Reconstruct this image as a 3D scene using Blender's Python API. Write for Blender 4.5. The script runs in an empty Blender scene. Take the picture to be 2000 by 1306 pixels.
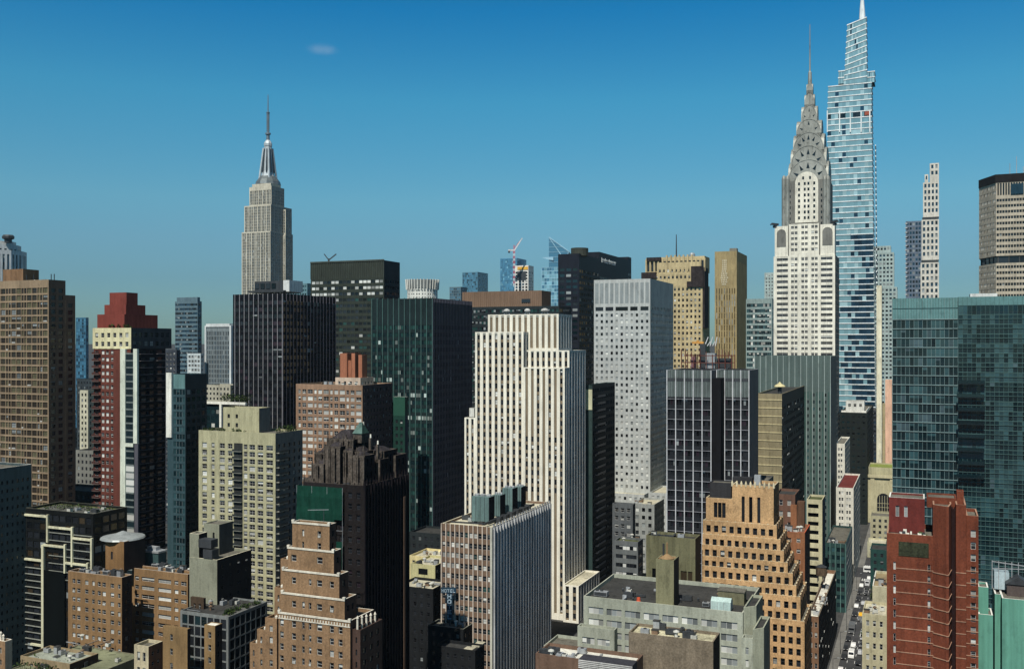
import bpy, math, random
from mathutils import Matrix, Vector
random.seed(7)
sc = bpy.context.scene
COL = sc.collection
# ------------------------------------------------------------------ camera
F = 1901.0                      # focal length in photo pixels (photo is 2000 wide)
VX, HY = 1800.0, 668.0          # where the streets vanish, eye level
H0 = 120.0                      # camera height above the street
cam_d = bpy.data.cameras.new("camera")
cam = bpy.data.objects.new("camera", cam_d)
COL.objects.link(cam)
cam_d.sensor_width = 36.0
cam_d.lens = 36.0 * F / 2000.0
cam_d.shift_y = (HY - 653.0) / 2000.0
cam_d.clip_start = 1.0
cam_d.clip_end = 60000.0
cam.location = (0, 0, H0)
cam.rotation_euler = (math.radians(90), 0, 0)
sc.camera = cam
# ------------------------------------------------------------------ city grid directions
TH = math.atan((VX - 1000.0) / F)
DX, DY = math.sin(TH), math.cos(TH)      # along the street, away from the camera
EX, EY = math.cos(TH), -math.sin(TH)     # across the street
# ------------------------------------------------------------------ sun and sky
SUN_EL, SUN_OFF = math.radians(53), math.radians(-2)
sx = -(math.cos(SUN_OFF) * DX + math.sin(SUN_OFF) * EX)
sy = -(math.cos(SUN_OFF) * DY + math.sin(SUN_OFF) * EY)
sun_dir = Vector((sx * math.cos(SUN_EL), sy * math.cos(SUN_EL), math.sin(SUN_EL)))
sl = bpy.data.lights.new("sun", 'SUN')
sl.energy = 5.0
sl.angle = math.radians(0.5)
sl.color = (1.0, 0.955, 0.87)
so = bpy.data.objects.new("sun", sl)
so.rotation_euler = sun_dir.to_track_quat('Z', 'Y').to_euler()
so.location = (0, -50, 600)
COL.objects.link(so)
w = bpy.data.worlds.new("World")
sc.world = w
w.use_nodes = True
nt = w.node_tree
bg = nt.nodes["Background"]
sky = nt.nodes.new("ShaderNodeTexSky")
sky.sky_type = 'NISHITA'
sky.sun_disc = False
sky.sun_elevation = SUN_EL
sky.sun_rotation = math.atan2(sx, sy)
sky.altitude = 0
sky.air_density = 1.0
sky.dust_density = 0.35
sky.ozone_density = 2.2
SKY_STRENGTH = 0.07
bg.inputs[1].default_value = SKY_STRENGTH
tint = nt.nodes.new("ShaderNodeMix"); tint.data_type = 'RGBA'; tint.blend_type = 'MULTIPLY'
tint.inputs[0].default_value = 1.0
nt.links.new(sky.outputs[0], tint.inputs[6])
# the deep teal blue of this clear sky: the colour cast changes with height above the horizon
tcz = nt.nodes.new("ShaderNodeTexCoord"); sxyz = nt.nodes.new("ShaderNodeSeparateXYZ")
nt.links.new(tcz.outputs['Generated'], sxyz.inputs[0])
ramp = nt.nodes.new("ShaderNodeValToRGB"); ramp.color_ramp.interpolation = 'LINEAR'
SKY_TINT = [(0.0, (.21, .34, .42)), (1.0, (.19, .20, .205)), (.0625, (.22, .37, .455)), (.102, (.265, .455, .52)), (.14, (.285, .555, .585)), (.239, (.175, .635, .705)), (.323, (.045, .52, .73)), (.45, (.09, .31, .41)), (.6, (.17, .22, .25))]
el = ramp.color_ramp.elements
el[0].position = 0.0; el[0].color = (*SKY_TINT[0][1], 1); el[1].position = 1.0; el[1].color = (*SKY_TINT[1][1], 1)
for p_, c_ in SKY_TINT[2:]:
    e_ = el.new(p_); e_.color = (*c_, 1)
nt.links.new(sxyz.outputs['Z'], ramp.inputs[0])
dbl = nt.nodes.new("ShaderNodeVectorMath"); dbl.operation = 'SCALE'; dbl.inputs['Scale'].default_value = 2.0
nt.links.new(ramp.outputs[0], dbl.inputs[0]); nt.links.new(dbl.outputs[0], tint.inputs[7])
# one small wisp of cloud, a property of the sky in its own direction
tc = nt.nodes.new("ShaderNodeTexCoord")
cdir = Vector(((630 - 1000) / F, 1.0, (HY - 97) / F)).normalized()
sub = nt.nodes.new("ShaderNodeVectorMath"); sub.operation = 'SUBTRACT'
sub.inputs[1].default_value = cdir
nt.links.new(tc.outputs['Generated'], sub.inputs[0])
mp = nt.nodes.new("ShaderNodeVectorMath"); mp.operation = 'MULTIPLY'
mp.inputs[1].default_value = (85, 85, 230)
nt.links.new(sub.outputs[0], mp.inputs[0])
ln = nt.nodes.new("ShaderNodeVectorMath"); ln.operation = 'LENGTH'
nt.links.new(mp.outputs[0], ln.inputs[0])
rmp = nt.nodes.new("ShaderNodeMapRange")
rmp.inputs[1].default_value = 0.0; rmp.inputs[2].default_value = 1.6
rmp.inputs[3].default_value = 0.30; rmp.inputs[4].default_value = 0.0
rmp.interpolation_type = 'SMOOTHSTEP'
nt.links.new(ln.outputs['Value'], rmp.inputs[0])
nz = nt.nodes.new("ShaderNodeTexNoise"); nz.inputs['Scale'].default_value = 90
nz.inputs['Detail'].default_value = 6
nt.links.new(tc.outputs['Generated'], nz.inputs['Vector'])
nm = nt.nodes.new("ShaderNodeMath"); nm.operation = 'MULTIPLY'
nt.links.new(rmp.outputs[0], nm.inputs[0]); nt.links.new(nz.outputs[0], nm.inputs[1])
cm = nt.nodes.new("ShaderNodeMix"); cm.data_type = 'RGBA'
cm.inputs[7].default_value = (9.0, 9.6, 10.2, 1)
nt.links.new(nm.outputs[0], cm.inputs[0]); nt.links.new(tint.outputs[2], cm.inputs[6])
nt.links.new(cm.outputs[2], bg.inputs[0])
sc.view_settings.view_transform = 'Standard'
sc.view_settings.look = 'None'
sc.view_settings.exposure = 0.0
sc.view_settings.gamma = 1.0
sc.cycles.max_bounces = 6
sc.cycles.diffuse_bounces = 2
sc.cycles.glossy_bounces = 3
sc.cycles.volume_bounces = 0
sc.cycles.transparent_max_bounces = 4
sc.cycles.use_adaptive_sampling = True
sc.cycles.adaptive_threshold = 0.01

# ------------------------------------------------------------------ materials
def s2l(c):
    c /= 255.0
    return c / 12.92 if c <= 0.04045 else ((c + 0.055) / 1.055) ** 2.4
def C(r, g, b, k=1.04, ds=0.10):
    q = [s2l(v) / k for v in (r, g, b)]; l = 0.25 * q[0] + 0.6 * q[1] + 0.15 * q[2]
    return tuple(min(0.82, v + (l - v) * ds) for v in q)
MATS = {}
def mat(name, rgb, rough=0.85, var=0.17, scale=0.35, metal=0.0, spec=0.16, streak=0.17, fine=0.13, ior=1.45):
    """painted / masonry surface: broad weathering, rain streaks and fine grain."""
    if name in MATS: return MATS[name]
    m = bpy.data.materials.new(name); m.use_nodes = True
    t = m.node_tree; N = t.nodes; L = t.links
    p = N["Principled BSDF"]
    p.inputs["Roughness"].default_value = rough
    p.inputs["Metallic"].default_value = metal
    p.inputs["Specular IOR Level"].default_value = spec
    p.inputs["IOR"].default_value = ior
    g = N.new("ShaderNodeNewGeometry")
    a = N.new("ShaderNodeTexNoise"); a.inputs["Scale"].default_value = scale * 0.25; a.inputs["Detail"].default_value = 5
    L.new(g.outputs["Position"], a.inputs["Vector"])
    mpp = N.new("ShaderNodeVectorMath"); mpp.operation = 'MULTIPLY'; mpp.inputs[1].default_value = (0.9, 0.9, 0.045)
    L.new(g.outputs["Position"], mpp.inputs[0])
    b = N.new("ShaderNodeTexNoise"); b.inputs["Scale"].default_value = 1.0; b.inputs["Detail"].default_value = 3
    L.new(mpp.outputs[0], b.inputs["Vector"])
    c = N.new("ShaderNodeTexNoise"); c.inputs["Scale"].default_value = 2.3; c.inputs["Detail"].default_value = 2
    L.new(g.outputs["Position"], c.inputs["Vector"])
    def lin(src, amt):
        r = N.new("ShaderNodeMapRange")
        r.inputs[1].default_value = 0.25; r.inputs[2].default_value = 0.75
        r.inputs[3].default_value = 1 - amt; r.inputs[4].default_value = 1 + amt
        L.new(src.outputs[0], r.inputs[0]); return r
    m1 = N.new("ShaderNodeMath"); m1.operation = 'MULTIPLY'
    L.new(lin(a, var).outputs[0], m1.inputs[0]); L.new(lin(b, streak).outputs[0], m1.inputs[1])
    m2 = N.new("ShaderNodeMath"); m2.operation = 'MULTIPLY'
    L.new(m1.outputs[0], m2.inputs[0]); L.new(lin(c, fine).outputs[0], m2.inputs[1])
    d = N.new("ShaderNodeTexNoise"); d.inputs["Scale"].default_value = 0.45; d.inputs["Detail"].default_value = 4; d.inputs["Roughness"].default_value = 0.7
    mq = N.new("ShaderNodeVectorMath"); mq.operation = 'MULTIPLY'; mq.inputs[1].default_value = (1, 1, 0.4)
    L.new(g.outputs["Position"], mq.inputs[0]); L.new(mq.outputs[0], d.inputs["Vector"])
    soot = N.new("ShaderNodeMapRange"); soot.interpolation_type = 'SMOOTHSTEP'
    soot.inputs[1].default_value = 0.50; soot.inputs[2].default_value = 0.68
    soot.inputs[3].default_value = 1.0; soot.inputs[4].default_value = 1.0 - min(0.45, 1.4 * var)
    L.new(d.outputs[0], soot.inputs[0])
    m3 = N.new("ShaderNodeMath"); m3.operation = 'MULTIPLY'
    L.new(m2.outputs[0], m3.inputs[0]); L.new(soot.outputs[0], m3.inputs[1]); m2 = m3
    v = N.new("ShaderNodeVectorMath"); v.operation = 'SCALE'
    v.inputs[0].default_value = rgb
    L.new(m2.outputs[0], v.inputs["Scale"])
    L.new(v.outputs[0], p.inputs["Base Color"])
    MATS[name] = m
    return m
def glass(name, rgb, rough=0.08, spec=0.5, ior=1.5, var=0.35, metal=0.0):
    """window glass: a dark pane, each pane a little different in tint and tilt."""
    if name in MATS: return MATS[name]
    m = bpy.data.materials.new(name); m.use_nodes = True
    t = m.node_tree; N = t.nodes; L = t.links
    p = N["Principled BSDF"]
    p.inputs["Roughness"].default_value = rough
    p.inputs["Metallic"].default_value = metal
    p.inputs["Specular IOR Level"].default_value = spec
    p.inputs["IOR"].default_value = ior
    g = N.new("ShaderNodeNewGeometry"); oi = N.new("ShaderNodeObjectInfo")
    ad = N.new("ShaderNodeMath"); ad.operation = 'ADD'
    L.new(g.outputs["Random Per Island"], ad.inputs[0]); L.new(oi.outputs["Random"], ad.inputs[1])
    fr = N.new("ShaderNodeMath"); fr.operation = 'FRACT'; L.new(ad.outputs[0], fr.inputs[0])
    r = N.new("ShaderNodeMapRange"); r.inputs[3].default_value = 1 - var; r.inputs[4].default_value = 1 + var
    L.new(fr.outputs[0], r.inputs[0])
    v = N.new("ShaderNodeVectorMath"); v.operation = 'SCALE'; v.inputs[0].default_value = rgb
    L.new(r.outputs[0], v.inputs["Scale"]); L.new(v.outputs[0], p.inputs["Base Color"])
    wn = N.new("ShaderNodeTexWhiteNoise"); wn.noise_dimensions = '1D'
    L.new(ad.outputs[0], wn.inputs["W"])
    sb = N.new("ShaderNodeVectorMath"); sb.operation = 'SUBTRACT'; sb.inputs[1].default_value = (0.5, 0.5, 0.5)
    L.new(wn.outputs["Color"], sb.inputs[0])
    sc_ = N.new("ShaderNodeVectorMath"); sc_.operation = 'SCALE'; sc_.inputs["Scale"].default_value = 0.05
    L.new(sb.outputs[0], sc_.inputs[0])
    a2 = N.new("ShaderNodeVectorMath"); a2.operation = 'ADD'
    L.new(g.outputs["Normal"], a2.inputs[0]); L.new(sc_.outputs[0], a2.inputs[1])
    nn = N.new("ShaderNodeVectorMath"); nn.operation = 'NORMALIZE'; L.new(a2.outputs[0], nn.inputs[0])
    L.new(nn.outputs[0], p.inputs["Normal"])
    MATS[name] = m
    return m

# ------------------------------------------------------------------ mesh helpers
class MB:
    def __init__(self):
        self.v = []; self.f = []; self.m = []; self.mats = []
    def mi(self, m):
        if m not in self.mats: self.mats.append(m)
        return self.mats.index(m)
    def quad(self, a, b, c, d, m):
        n = len(self.v); self.v += [a, b, c, d]; self.f.append((n, n + 1, n + 2, n + 3)); self.m.append(self.mi(m))
    def face(self, pts, m):
        n = len(self.v); self.v += list(pts); self.f.append(tuple(range(n, n + len(pts)))); self.m.append(self.mi(m))
    def box(self, x0, x1, y0, y1, z0, z1, m, bottom=True):
        n = len(self.v); k = self.mi(m)
        self.v += [(x0, y0, z0), (x1, y0, z0), (x1, y1, z0), (x0, y1, z0), (x0, y0, z1), (x1, y0, z1), (x1, y1, z1), (x0, y1, z1)]
        fs = [(0, 1, 5, 4), (1, 2, 6, 5), (2, 3, 7, 6), (3, 0, 4, 7), (4, 5, 6, 7)] + ([(3, 2, 1, 0)] if bottom else [])
        for q in fs: self.f.append(tuple(n + i for i in q)); self.m.append(k)
    def lathe(self, cx, cy, prof, m, seg=12, squash=1.0, rot=0.0):
        n = len(self.v); k = self.mi(m)
        for (r, z) in prof:
            for i in range(seg):
                t = rot + 2 * math.pi * i / seg
                self.v.append((cx + r * math.cos(t), cy + r * squash * math.sin(t), z))
        for j in range(len(prof) - 1):
            for i in range(seg):
                a = n + j * seg + i; b = n + j * seg + (i + 1) % seg
                self.f.append((a, b, b + seg, a + seg)); self.m.append(k)
        self.f.append(tuple(n + (len(prof) - 1) * seg + i for i in range(seg))); self.m.append(k)
        self.f.append(tuple(n + seg - 1 - i for i in range(seg))); self.m.append(k)
    def bar(self, a, b, t, m):
        a = Vector(a); b = Vector(b); d = (b - a)
        if d.length < 1e-6: return
        d.normalize(); up = Vector((0, 0, 1)) if abs(d.z) < 0.9 else Vector((1, 0, 0))
        s = d.cross(up).normalized() * t / 2; u = s.cross(d).normalized() * t / 2
        n = len(self.v); k = self.mi(m)
        for p in (a, b):
            for q in (s + u, -s + u, -s - u, s - u): self.v.append(tuple(p + q))
        for q in [(0, 1, 5, 4), (1, 2, 6, 5), (2, 3, 7, 6), (3, 0, 4, 7), (3, 2, 1, 0), (4, 5, 6, 7)]:
            self.f.append(tuple(n + i for i in q)); self.m.append(k)
    def prism(self, pts, z0, z1, m, mt=None):
        n = len(pts)
        for i in range(n):
            a = pts[i]; b = pts[(i + 1) % n]
            self.quad((a[0], a[1], z0), (b[0], b[1], z0), (b[0], b[1], z1), (a[0], a[1], z1), m)
        self.face([(p[0], p[1], z1) for p in pts], mt or m)
    def mesh(self, name):
        me = bpy.data.meshes.new(name)
        me.from_pydata(self.v, [], self.f)
        for m in self.mats: me.materials.append(m)
        me.polygons.foreach_set("material_index", self.m)
        me.update()
        return me
    def build(self, name, parent=None):
        if not self.f: return None
        o = bpy.data.objects.new(name, self.mesh(name)); COL.objects.link(o)
        if parent is not None: o.parent = parent
        return o
def tag(o, label=None, cat=None, group=None, kind=None):
    if label: o["label"] = label
    if cat: o["category"] = cat
    if group: o["group"] = group
    if kind: o["kind"] = kind
    return o
def at(px, py, D):
    return ((px - 1000.0) / F * D, D, H0 + (HY - py) * D / F)

# ------------------------------------------------------------------ windows
FRAME_W = mat("window_frame_white", (0.55, 0.55, 0.52), 0.6)
FRAME_D = mat("window_frame_dark", (0.05, 0.05, 0.055), 0.5)
FRAME_M = mat("window_frame_metal", (0.35, 0.37, 0.38), 0.4, metal=0.3)
BLIND = glass("window_blind", (0.46, 0.47, 0.44), 0.25, 0.4, var=0.6)
BLIND_G = glass("window_blind_grey", (0.20, 0.22, 0.22), 0.25, 0.4, var=0.5)
AC = mat("air_conditioner_metal", (0.42, 0.42, 0.39), 0.6)
G_DARK = glass("glass_dark", (0.012, 0.014, 0.017), var=0.9)
G_BROWN = glass("glass_brown", (0.035, 0.026, 0.016))
G_GREEN = glass("glass_green", (0.016, 0.05, 0.045))
G_TEAL = glass("glass_teal", (0.026, 0.064, 0.072), ior=1.7, rough=0.06)
G_TEALD = glass("glass_teal_dark", (0.006, 0.018, 0.022), ior=1.6)
G_BLUE = glass("glass_blue", (0.05, 0.16, 0.25), ior=1.8, rough=0.07)
G_BLUED = glass("glass_blue_dark", (0.012, 0.035, 0.06), ior=1.6)
G_SKY = glass("glass_sky", (0.16, 0.34, 0.42), ior=1.8, rough=0.1)
G_PURP = glass("glass_plum", (0.026, 0.016, 0.024))
WCACHE = {}
def wmesh(kind, ww, wh, var, gl):
    """a window unit, centred on its opening, facing -Y. gl = (dark, other, blind, frame)."""
    key = (kind, round(ww, 2), round(wh, 2), var, gl)
    if key in WCACHE: return WCACHE[key]
    B = MB(); a, h = ww / 2, wh / 2
    gd, go, gb, fr = gl
    def pane(x0, x1, z0, z1, m, y=0.0): B.quad((x0, y, z0), (x1, y, z0), (x1, y, z1), (x0, y, z1), m)
    if kind == 'dh':                          # double-hung window
        t = min(0.09, ww * 0.07)
        if var == 0: pane(-a, a, -h, h, gd)
        elif var in (1, 5, 6, 7):
            q = {1: 0.05, 5: 0.25, 6: -0.18, 7: 0.36}[var] * wh
            pane(-a, a, -h, q, gd); pane(-a, a, q, h, gb)
        elif var == 2: pane(-a, a, -h, h, gb)
        elif var == 3:
            pane(-a, a, -h, h, gd); B.box(-a * 0.75, a * 0.75, -0.38, -0.02, -h + 0.02, -h + min(0.55, wh * 0.35), AC)
        else: pane(-a, a, -h, h, go)
        for (x0, x1) in ((-a, -a + t), (a - t, a)): pane(x0, x1, -h, h, fr, -0.05)
        for (z0, z1) in ((-h, -h + t), (h - t, h), (-t / 2, t / 2)): pane(-a + t, a - t, z0, z1, fr, -0.05)
        if ww > 1.7: pane(-t / 2, t / 2, -h + t, h - t, fr, -0.055)
    elif kind == 'pl':                        # one plain light
        m = (gd, go, gb)[var % 3]
        pane(-a, a, -h, h, m)
    elif kind == 'cw':                        # curtain-wall light with a transom
        m = (gd, go, gb)[var % 3]
        if var in (3, 4):
            pane(-a, a, -h, h * 0.2, gd); pane(-a, a, h * 0.2, h, gb if var == 3 else go)
        else: pane(-a, a, -h, h, m)
        pane(-a, a, -h + wh * 0.22, -h + wh * 0.22 + 0.06, fr, -0.03)
    elif kind == 'rb':                        # ribbon of lights
        n = max(1, int(round(ww / 1.5))); s = ww / n
        R = random.Random(hash((round(ww, 2), var)) & 0xffff)
        for i in range(n):
            x0, x1 = -a + i * s, -a + (i + 1) * s
            r = R.random()
            if r < 0.42: pane(x0, x1, -h, h, gd)
            elif r < 0.72: pane(x0, x1, -h, h, go)
            else:
                q = h - wh * R.choice((0.3, 0.5, 0.8, 1.0))
                if q > -h: pane(x0, x1, -h, q, gd)
                pane(x0, x1, q, h, gb)
            if i: pane(x0 - 0.04, x0 + 0.04, -h, h, fr, -0.06)
    WCACHE[key] = B
    return B
WDATA = {}; WSUB = {}
def pick(B, name, keep):
    n = MB()
    for f, k in zip(B.f, B.m):
        if keep(B.mats[k]): n.face([B.v[i] for i in f], B.mats[k])
    return n.mesh(name) if n.f else None
SPLIT_D = [False]
def wdata(key, B):
    near = SPLIT_D[0] and key[0] == 'dh'
    k2 = (key, near)
    if k2 not in WDATA:
        if near:
            own = lambda m: m is not AC and not (m is key[4][2] and key[3] != 2)
            WDATA[k2] = pick(B, "window", own)
        else: WDATA[k2] = B.mesh("window")
    return WDATA[k2]
def wsub(key, B):
    if key not in WSUB:
        L = []
        if key[3] != 2:
            m = pick(B, "blind", lambda m: m is key[4][2])
            if m: L.append(("blind", m))
        m = pick(B, "air_conditioner", lambda m: m is AC)
        if m: L.append(("air_conditioner", m))
        WSUB[key] = L
    return WSUB[key]

# ------------------------------------------------------------------ buildings
FOOT = []; ALLB = []
class Bld:
    """A building: local x across its front, y into the block, z up; origin at the foot of its front-left corner."""
    def __init__(s, name, label, cat, xl, xc, D, group=None, corner='r', nwin=100):
        if corner == 'r':
            X = (xc - 1000) / F * D; a = (xl - 1000) / F
            wd = (X - a * D) / (EX - a * EY)
            s.lx, s.ly = X - wd * EX, D - wd * EY
        else:
            X = (xl - 1000) / F * D; a = (xc - 1000) / F
            s.lx, s.ly = X, D
            wd = (a * D - X) / (EX - a * EY)
        s.w = wd
        s.root = bpy.data.objects.new(name, None); COL.objects.link(s.root)
        s.root.empty_display_size = 1
        s.root.location = (s.lx, s.ly, 0); s.root.rotation_euler = (0, 0, -TH)
        tag(s.root, label, cat, group)
        ALLB.append(s); s.rz = None; s.name = name; s.wall = MB(); s.roof = MB(); s.wins = []; s.nwin = nwin; s.D = D
    def X(s, px, y=0.0):
        a = (px - 1000) / F
        return (a * (s.ly + y * DY) - s.lx - y * DX) / (EX - a * EY)
    def Y(s, px, x):
        a = (px - 1000) / F
        return (a * (s.ly + x * EY) - s.lx - x * EX) / (DX - a * DY)
    def Z(s, py, x=None, y=0.0):
        if x is None: x = s.w
        return max(0.3, H0 + (HY - py) * (s.ly + x * EY + y * DY) / F)
    # one wall with openings; A->B runs with the outside on its right-hand side
    def facade(s, A, B, z0, z1, sp):
        dx, dy = B[0] - A[0], B[1] - A[1]; L = math.hypot(dx, dy)
        if L < 0.05 or z1 - z0 < 0.05: return
        ux, uy = dx / L, dy / L; nx, ny = uy, -ux
        ang = math.atan2(uy, ux)
        W = s.wall
        def P(u, z, dpt): return (A[0] + ux * u - nx * dpt, A[1] + uy * u - ny * dpt, z)
        wm = sp['wall']
        fh = sp.get('fh', 3.6); zt = sp.get('zt', 1.2); zb = sp.get('zb', 0.0); mx = sp.get('mx', 0.6)
        if sp.get('blank') or L < 2 * mx + 0.8 or z1 - z0 - zt - zb < fh * 0.8:
            W.quad(P(0, z0, 0), P(L, z0, 0), P(L, z1, 0), P(0, z1, 0), wm); return
        # openings across
        if 'cols' in sp: ops = [(a, b) for a, b in sp['cols'] if a > 0 and b < L]
        elif 'pat' in sp:                     # repeating pattern of (pier, window, pier, window ...)
            pat = sp['pat']; tot = sum(pat); n = max(1, round((L - 2 * mx) / tot)); k = (L - 2 * mx) / (n * tot)
            ops = []; u = mx
            for i in range(n):
                for j, q in enumerate(pat):
                    if j % 2: ops.append((u, u + q * k))
                    u += q * k
        elif sp.get('ribbon'): ops = [(mx, L - mx)]
        else:
            n = max(1, round((L - 2 * mx) / sp.get('bay', 3.0))); bw = (L - 2 * mx) / n
            q = bw * (1 - sp.get('wf', 0.5)) / 2
            ops = [(mx + i * bw + q, mx + (i + 1) * bw - q) for i in range(n)]
        rows = max(1, int((z1 - zt - zb - z0) / fh + 0.02)); top = z1 - zt
        hf = sp.get('hf', 0.55); r1 = sp.get('r1', 0.0); r2 = sp.get('r2', 0.3)
        sm = sp.get('span', wm); cap = sp.get('cap', wm)
        gl = sp.get('gl', (G_DARK, G_DARK, BLIND, FRAME_W)); kind = sp.get('wk', 'dh'); mix = sp.get('mix', (0.55, 0.2, 0.15, 0.1))
        zlow = top - rows * fh
        skip = sp.get('skip')
        sky_rows = sp.get('mech', ())         # rows left as louvred plant floors
        u = 0.0
        for (a, b) in ops:
            W.quad(P(u, z0, 0), P(a, z0, 0), P(a, z1, 0), P(u, z1, 0), wm); u = b
        W.quad(P(u, z0, 0), P(L, z0, 0), P(L, z1, 0), P(u, z1, 0), wm)
        for ci, (a, b) in enumerate(ops):
            W.quad(P(a, top, 0), P(b, top, 0), P(b, z1, 0), P(a, z1, 0), cap)
            if zlow > z0 + 0.01: W.quad(P(a, z0, 0), P(b, z0, 0), P(b, zlow, 0), P(a, zlow, 0), wm)
            W.quad(P(a, zlow, r2), P(a, zlow, 0), P(a, top, 0), P(a, top, r2), wm)
            W.quad(P(b, zlow, 0), P(b, zlow, r2), P(b, top, r2), P(b, top, 0), wm)
            W.quad(P(a, top, r2), P(a, top, 0), P(b, top, 0), P(b, top, r2), cap)
            if r1 > 0: W.quad(P(a, zlow, 0), P(a, zlow, r2), P(b, zlow, r2), P(b, zlow, 0), wm)
            for j in range(rows):
                zz = top - (j + 1) * fh
                hh = fh * hf
                zs = zz + (fh - hh) * sp.get('sill', 0.6); ze = zs + hh
                if skip and skip(ci, j, len(ops), rows) or (j in sky_rows):
                    W.quad(P(a, zz, r1 + 0.02), P(b, zz, r1 + 0.02), P(b, zz + fh, r1 + 0.02), P(a, zz + fh, r1 + 0.02), sp.get('mechm', sm)); continue
                W.quad(P(a, zz, r1), P(b, zz, r1), P(b, zs, r1), P(a, zs, r1), sm)
                if ze < zz + fh - 0.01: W.quad(P(a, ze, r1), P(b, ze, r1), P(b, zz + fh, r1), P(a, zz + fh, r1), sm)
                if r2 > r1 + 0.01:
                    W.quad(P(a, zs, r1), P(b, zs, r1), P(b, zs, r2), P(a, zs, r2), sm)
                    W.quad(P(a, ze, r2), P(b, ze, r2), P(b, ze, r1), P(a, ze, r1), sm)
                rr = random.random(); acc = 0; var = 0
                for vi, q in enumerate(mix):
                    acc += q
                    if rr < acc: var = vi; break
                if kind == 'rb': var = random.randrange(7)
                if kind == 'dh' and var == 1: var = random.choice((1, 5, 6, 7))
                if sp.get('vf'):
                    q = sp['vf'](ci, j, len(ops), rows)
                    if q is not None: var = q
                s.wins.append((P((a + b) / 2, (zs + ze) / 2, r2), ang, b - a, hh, kind, var, gl, ny < 0.5 and nx > -0.5))
    def poly(s, pts, z0, z1, specs, par=0.9, roof=None, cop=None):
        """a block on a convex plan (anticlockwise), one wall spec per side."""
        n = len(pts)
        roof = roof or ROOF_G
        for i in range(n):
            s.facade(pts[i], pts[(i + 1) % n], z0, z1, specs[i % len(specs)])
        wm = specs[0]['wall']; cop = cop or specs[0].get('cop', wm)
        if par < 0.05:
            s.roof.face([(p[0], p[1], z1) for p in pts], roof); return
        def inset(q):
            out = []
            for i in range(n):
                p0, p1, p2 = Vector(pts[i - 1]), Vector(pts[i]), Vector(pts[(i + 1) % n])
                a = (p1 - p0).normalized(); b = (p2 - p1).normalized()
                na = Vector((-a.y, a.x)); nb = Vector((-b.y, b.x))
                k = max(0.2, 1 + na.dot(nb)); v = (na + nb) / k
                out.append((p1.x + v.x * q, p1.y + v.y * q))
            return out
        ins = inset(0.35); zr = z1 - par
        for i in range(n):
            j = (i + 1) % n
            s.wall.quad((*pts[i], z1), (*pts[j], z1), (*ins[j], z1), (*ins[i], z1), cop)
            s.wall.quad((*ins[i], z1), (*ins[j], z1), (*ins[j], zr), (*ins[i], zr), wm)
        s.roof.face([(p[0], p[1], zr) for p in ins], roof)
    def box(s, x0, x1, y0, y1, z0, z1, fr, ri=None, le=None, par=0.9, roof=None, cop=None):
        bl = dict(wall=fr['wall'], blank=True)
        s.poly([(x0, y0), (x1, y0), (x1, y1), (x0, y1)], z0, z1, [fr, ri or fr, bl, le or bl], par, roof, cop)
        if s.rz is None: s.rz = z1 - (par if par >= .05 else 0)
        FOOT.append((s.name, x0, x1, y0, y1, s.root.location.copy()))
    def world(s, x, y, z=0):
        return (s.lx + x * EX + y * DX, s.ly + x * EY + y * DY, z)
    def reps(s, name, zs, shape, most=100):
        """one part per storey, all on the same mesh; shape(mb) draws it at height 0."""
        m = MB(); shape(m); me = m.mesh(name)
        for z in zs[:most]:
            o = bpy.data.objects.new(name, me); COL.objects.link(o); o.parent = s.root; o.location = (0, 0, z)
    def part(s, name, mb): 
        return mb.build(name, s.root)
    def finish(s):
        if s.wall.f: s.part("wall", s.wall)
        if s.roof.f: s.part("roof", s.roof)
        order = sorted(range(len(s.wins)), key=lambda i: (not s.wins[i][7], -s.wins[i][0][2] - (0 if abs(s.wins[i][1]) < 0.3 else -6) + random.random() * 2))
        solo = set(order[:s.nwin]); SPLIT_D[0] = s.D < 360
        rest = MB()
        for i, (p, ang, ww, hh, kind, var, gl, vis) in enumerate(s.wins):
            B = wmesh(kind, ww, hh, var, gl)
            if i in solo:
                key = (kind, round(ww, 2), round(hh, 2), var, gl)
                o = bpy.data.objects.new("window", wdata(key, B)); COL.objects.link(o)
                o.parent = s.root; o.location = p; o.rotation_euler = (0, 0, ang)
                if s.D < 360 and kind == 'dh':
                    for nm, me in wsub(key, B):
                        k = bpy.data.objects.new(nm, me); COL.objects.link(k); k.parent = o
            else:
                c, sn = math.cos(ang), math.sin(ang); n = len(rest.v)
                rest.v += [(p[0] + x * c - y * sn, p[1] + x * sn + y * c, p[2] + z) for x, y, z in B.v]
                rest.f += [tuple(n + k for k in f) for f in B.f]
                rest.m += [rest.mi(B.mats[k]) for k in B.m]
        if rest.f:
            o = rest.build("window", s.root); o["kind"] = "stuff"
        return s
ROOF_G = mat("roof_gravel", C(108, 105, 94), 0.95, var=0.3, fine=0.25)
ROOF_D = mat("roof_tar", C(62, 62, 60), 0.9, var=0.35, fine=0.25)
ROOF_L = mat("roof_pale", C(192, 186, 160), 0.9, var=0.3, fine=0.2)
ROOF_W = mat("roof_white", C(222, 220, 205), 0.85, var=0.2, fine=0.2)
STEEL = mat("galvanised_steel", (0.42, 0.44, 0.45), 0.45, metal=0.4)
STEEL_D = mat("dark_steel", (0.06, 0.065, 0.07), 0.5, metal=0.3)
def sp(wall, **k):
    k['wall'] = wall; return k
def simple(name, label, xl, xc, xr, yt, D, fr, ri=None, dep=None, cat="office tower", nwin=100, par=0.9, roof=None, group=None, fin=True, z0=0.0, cop=None):
    b = Bld(name, label, cat, xl, xc, D, group, nwin=nwin)
    if dep is None: dep = b.Y(xr, b.w)
    b.dep = dep; b.h = b.Z(yt)
    b.box(0, b.w, 0, dep, z0, b.h, fr, ri, par=par, roof=roof, cop=cop)
    if fin: b.finish()
    return b
NOW = 0
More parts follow.
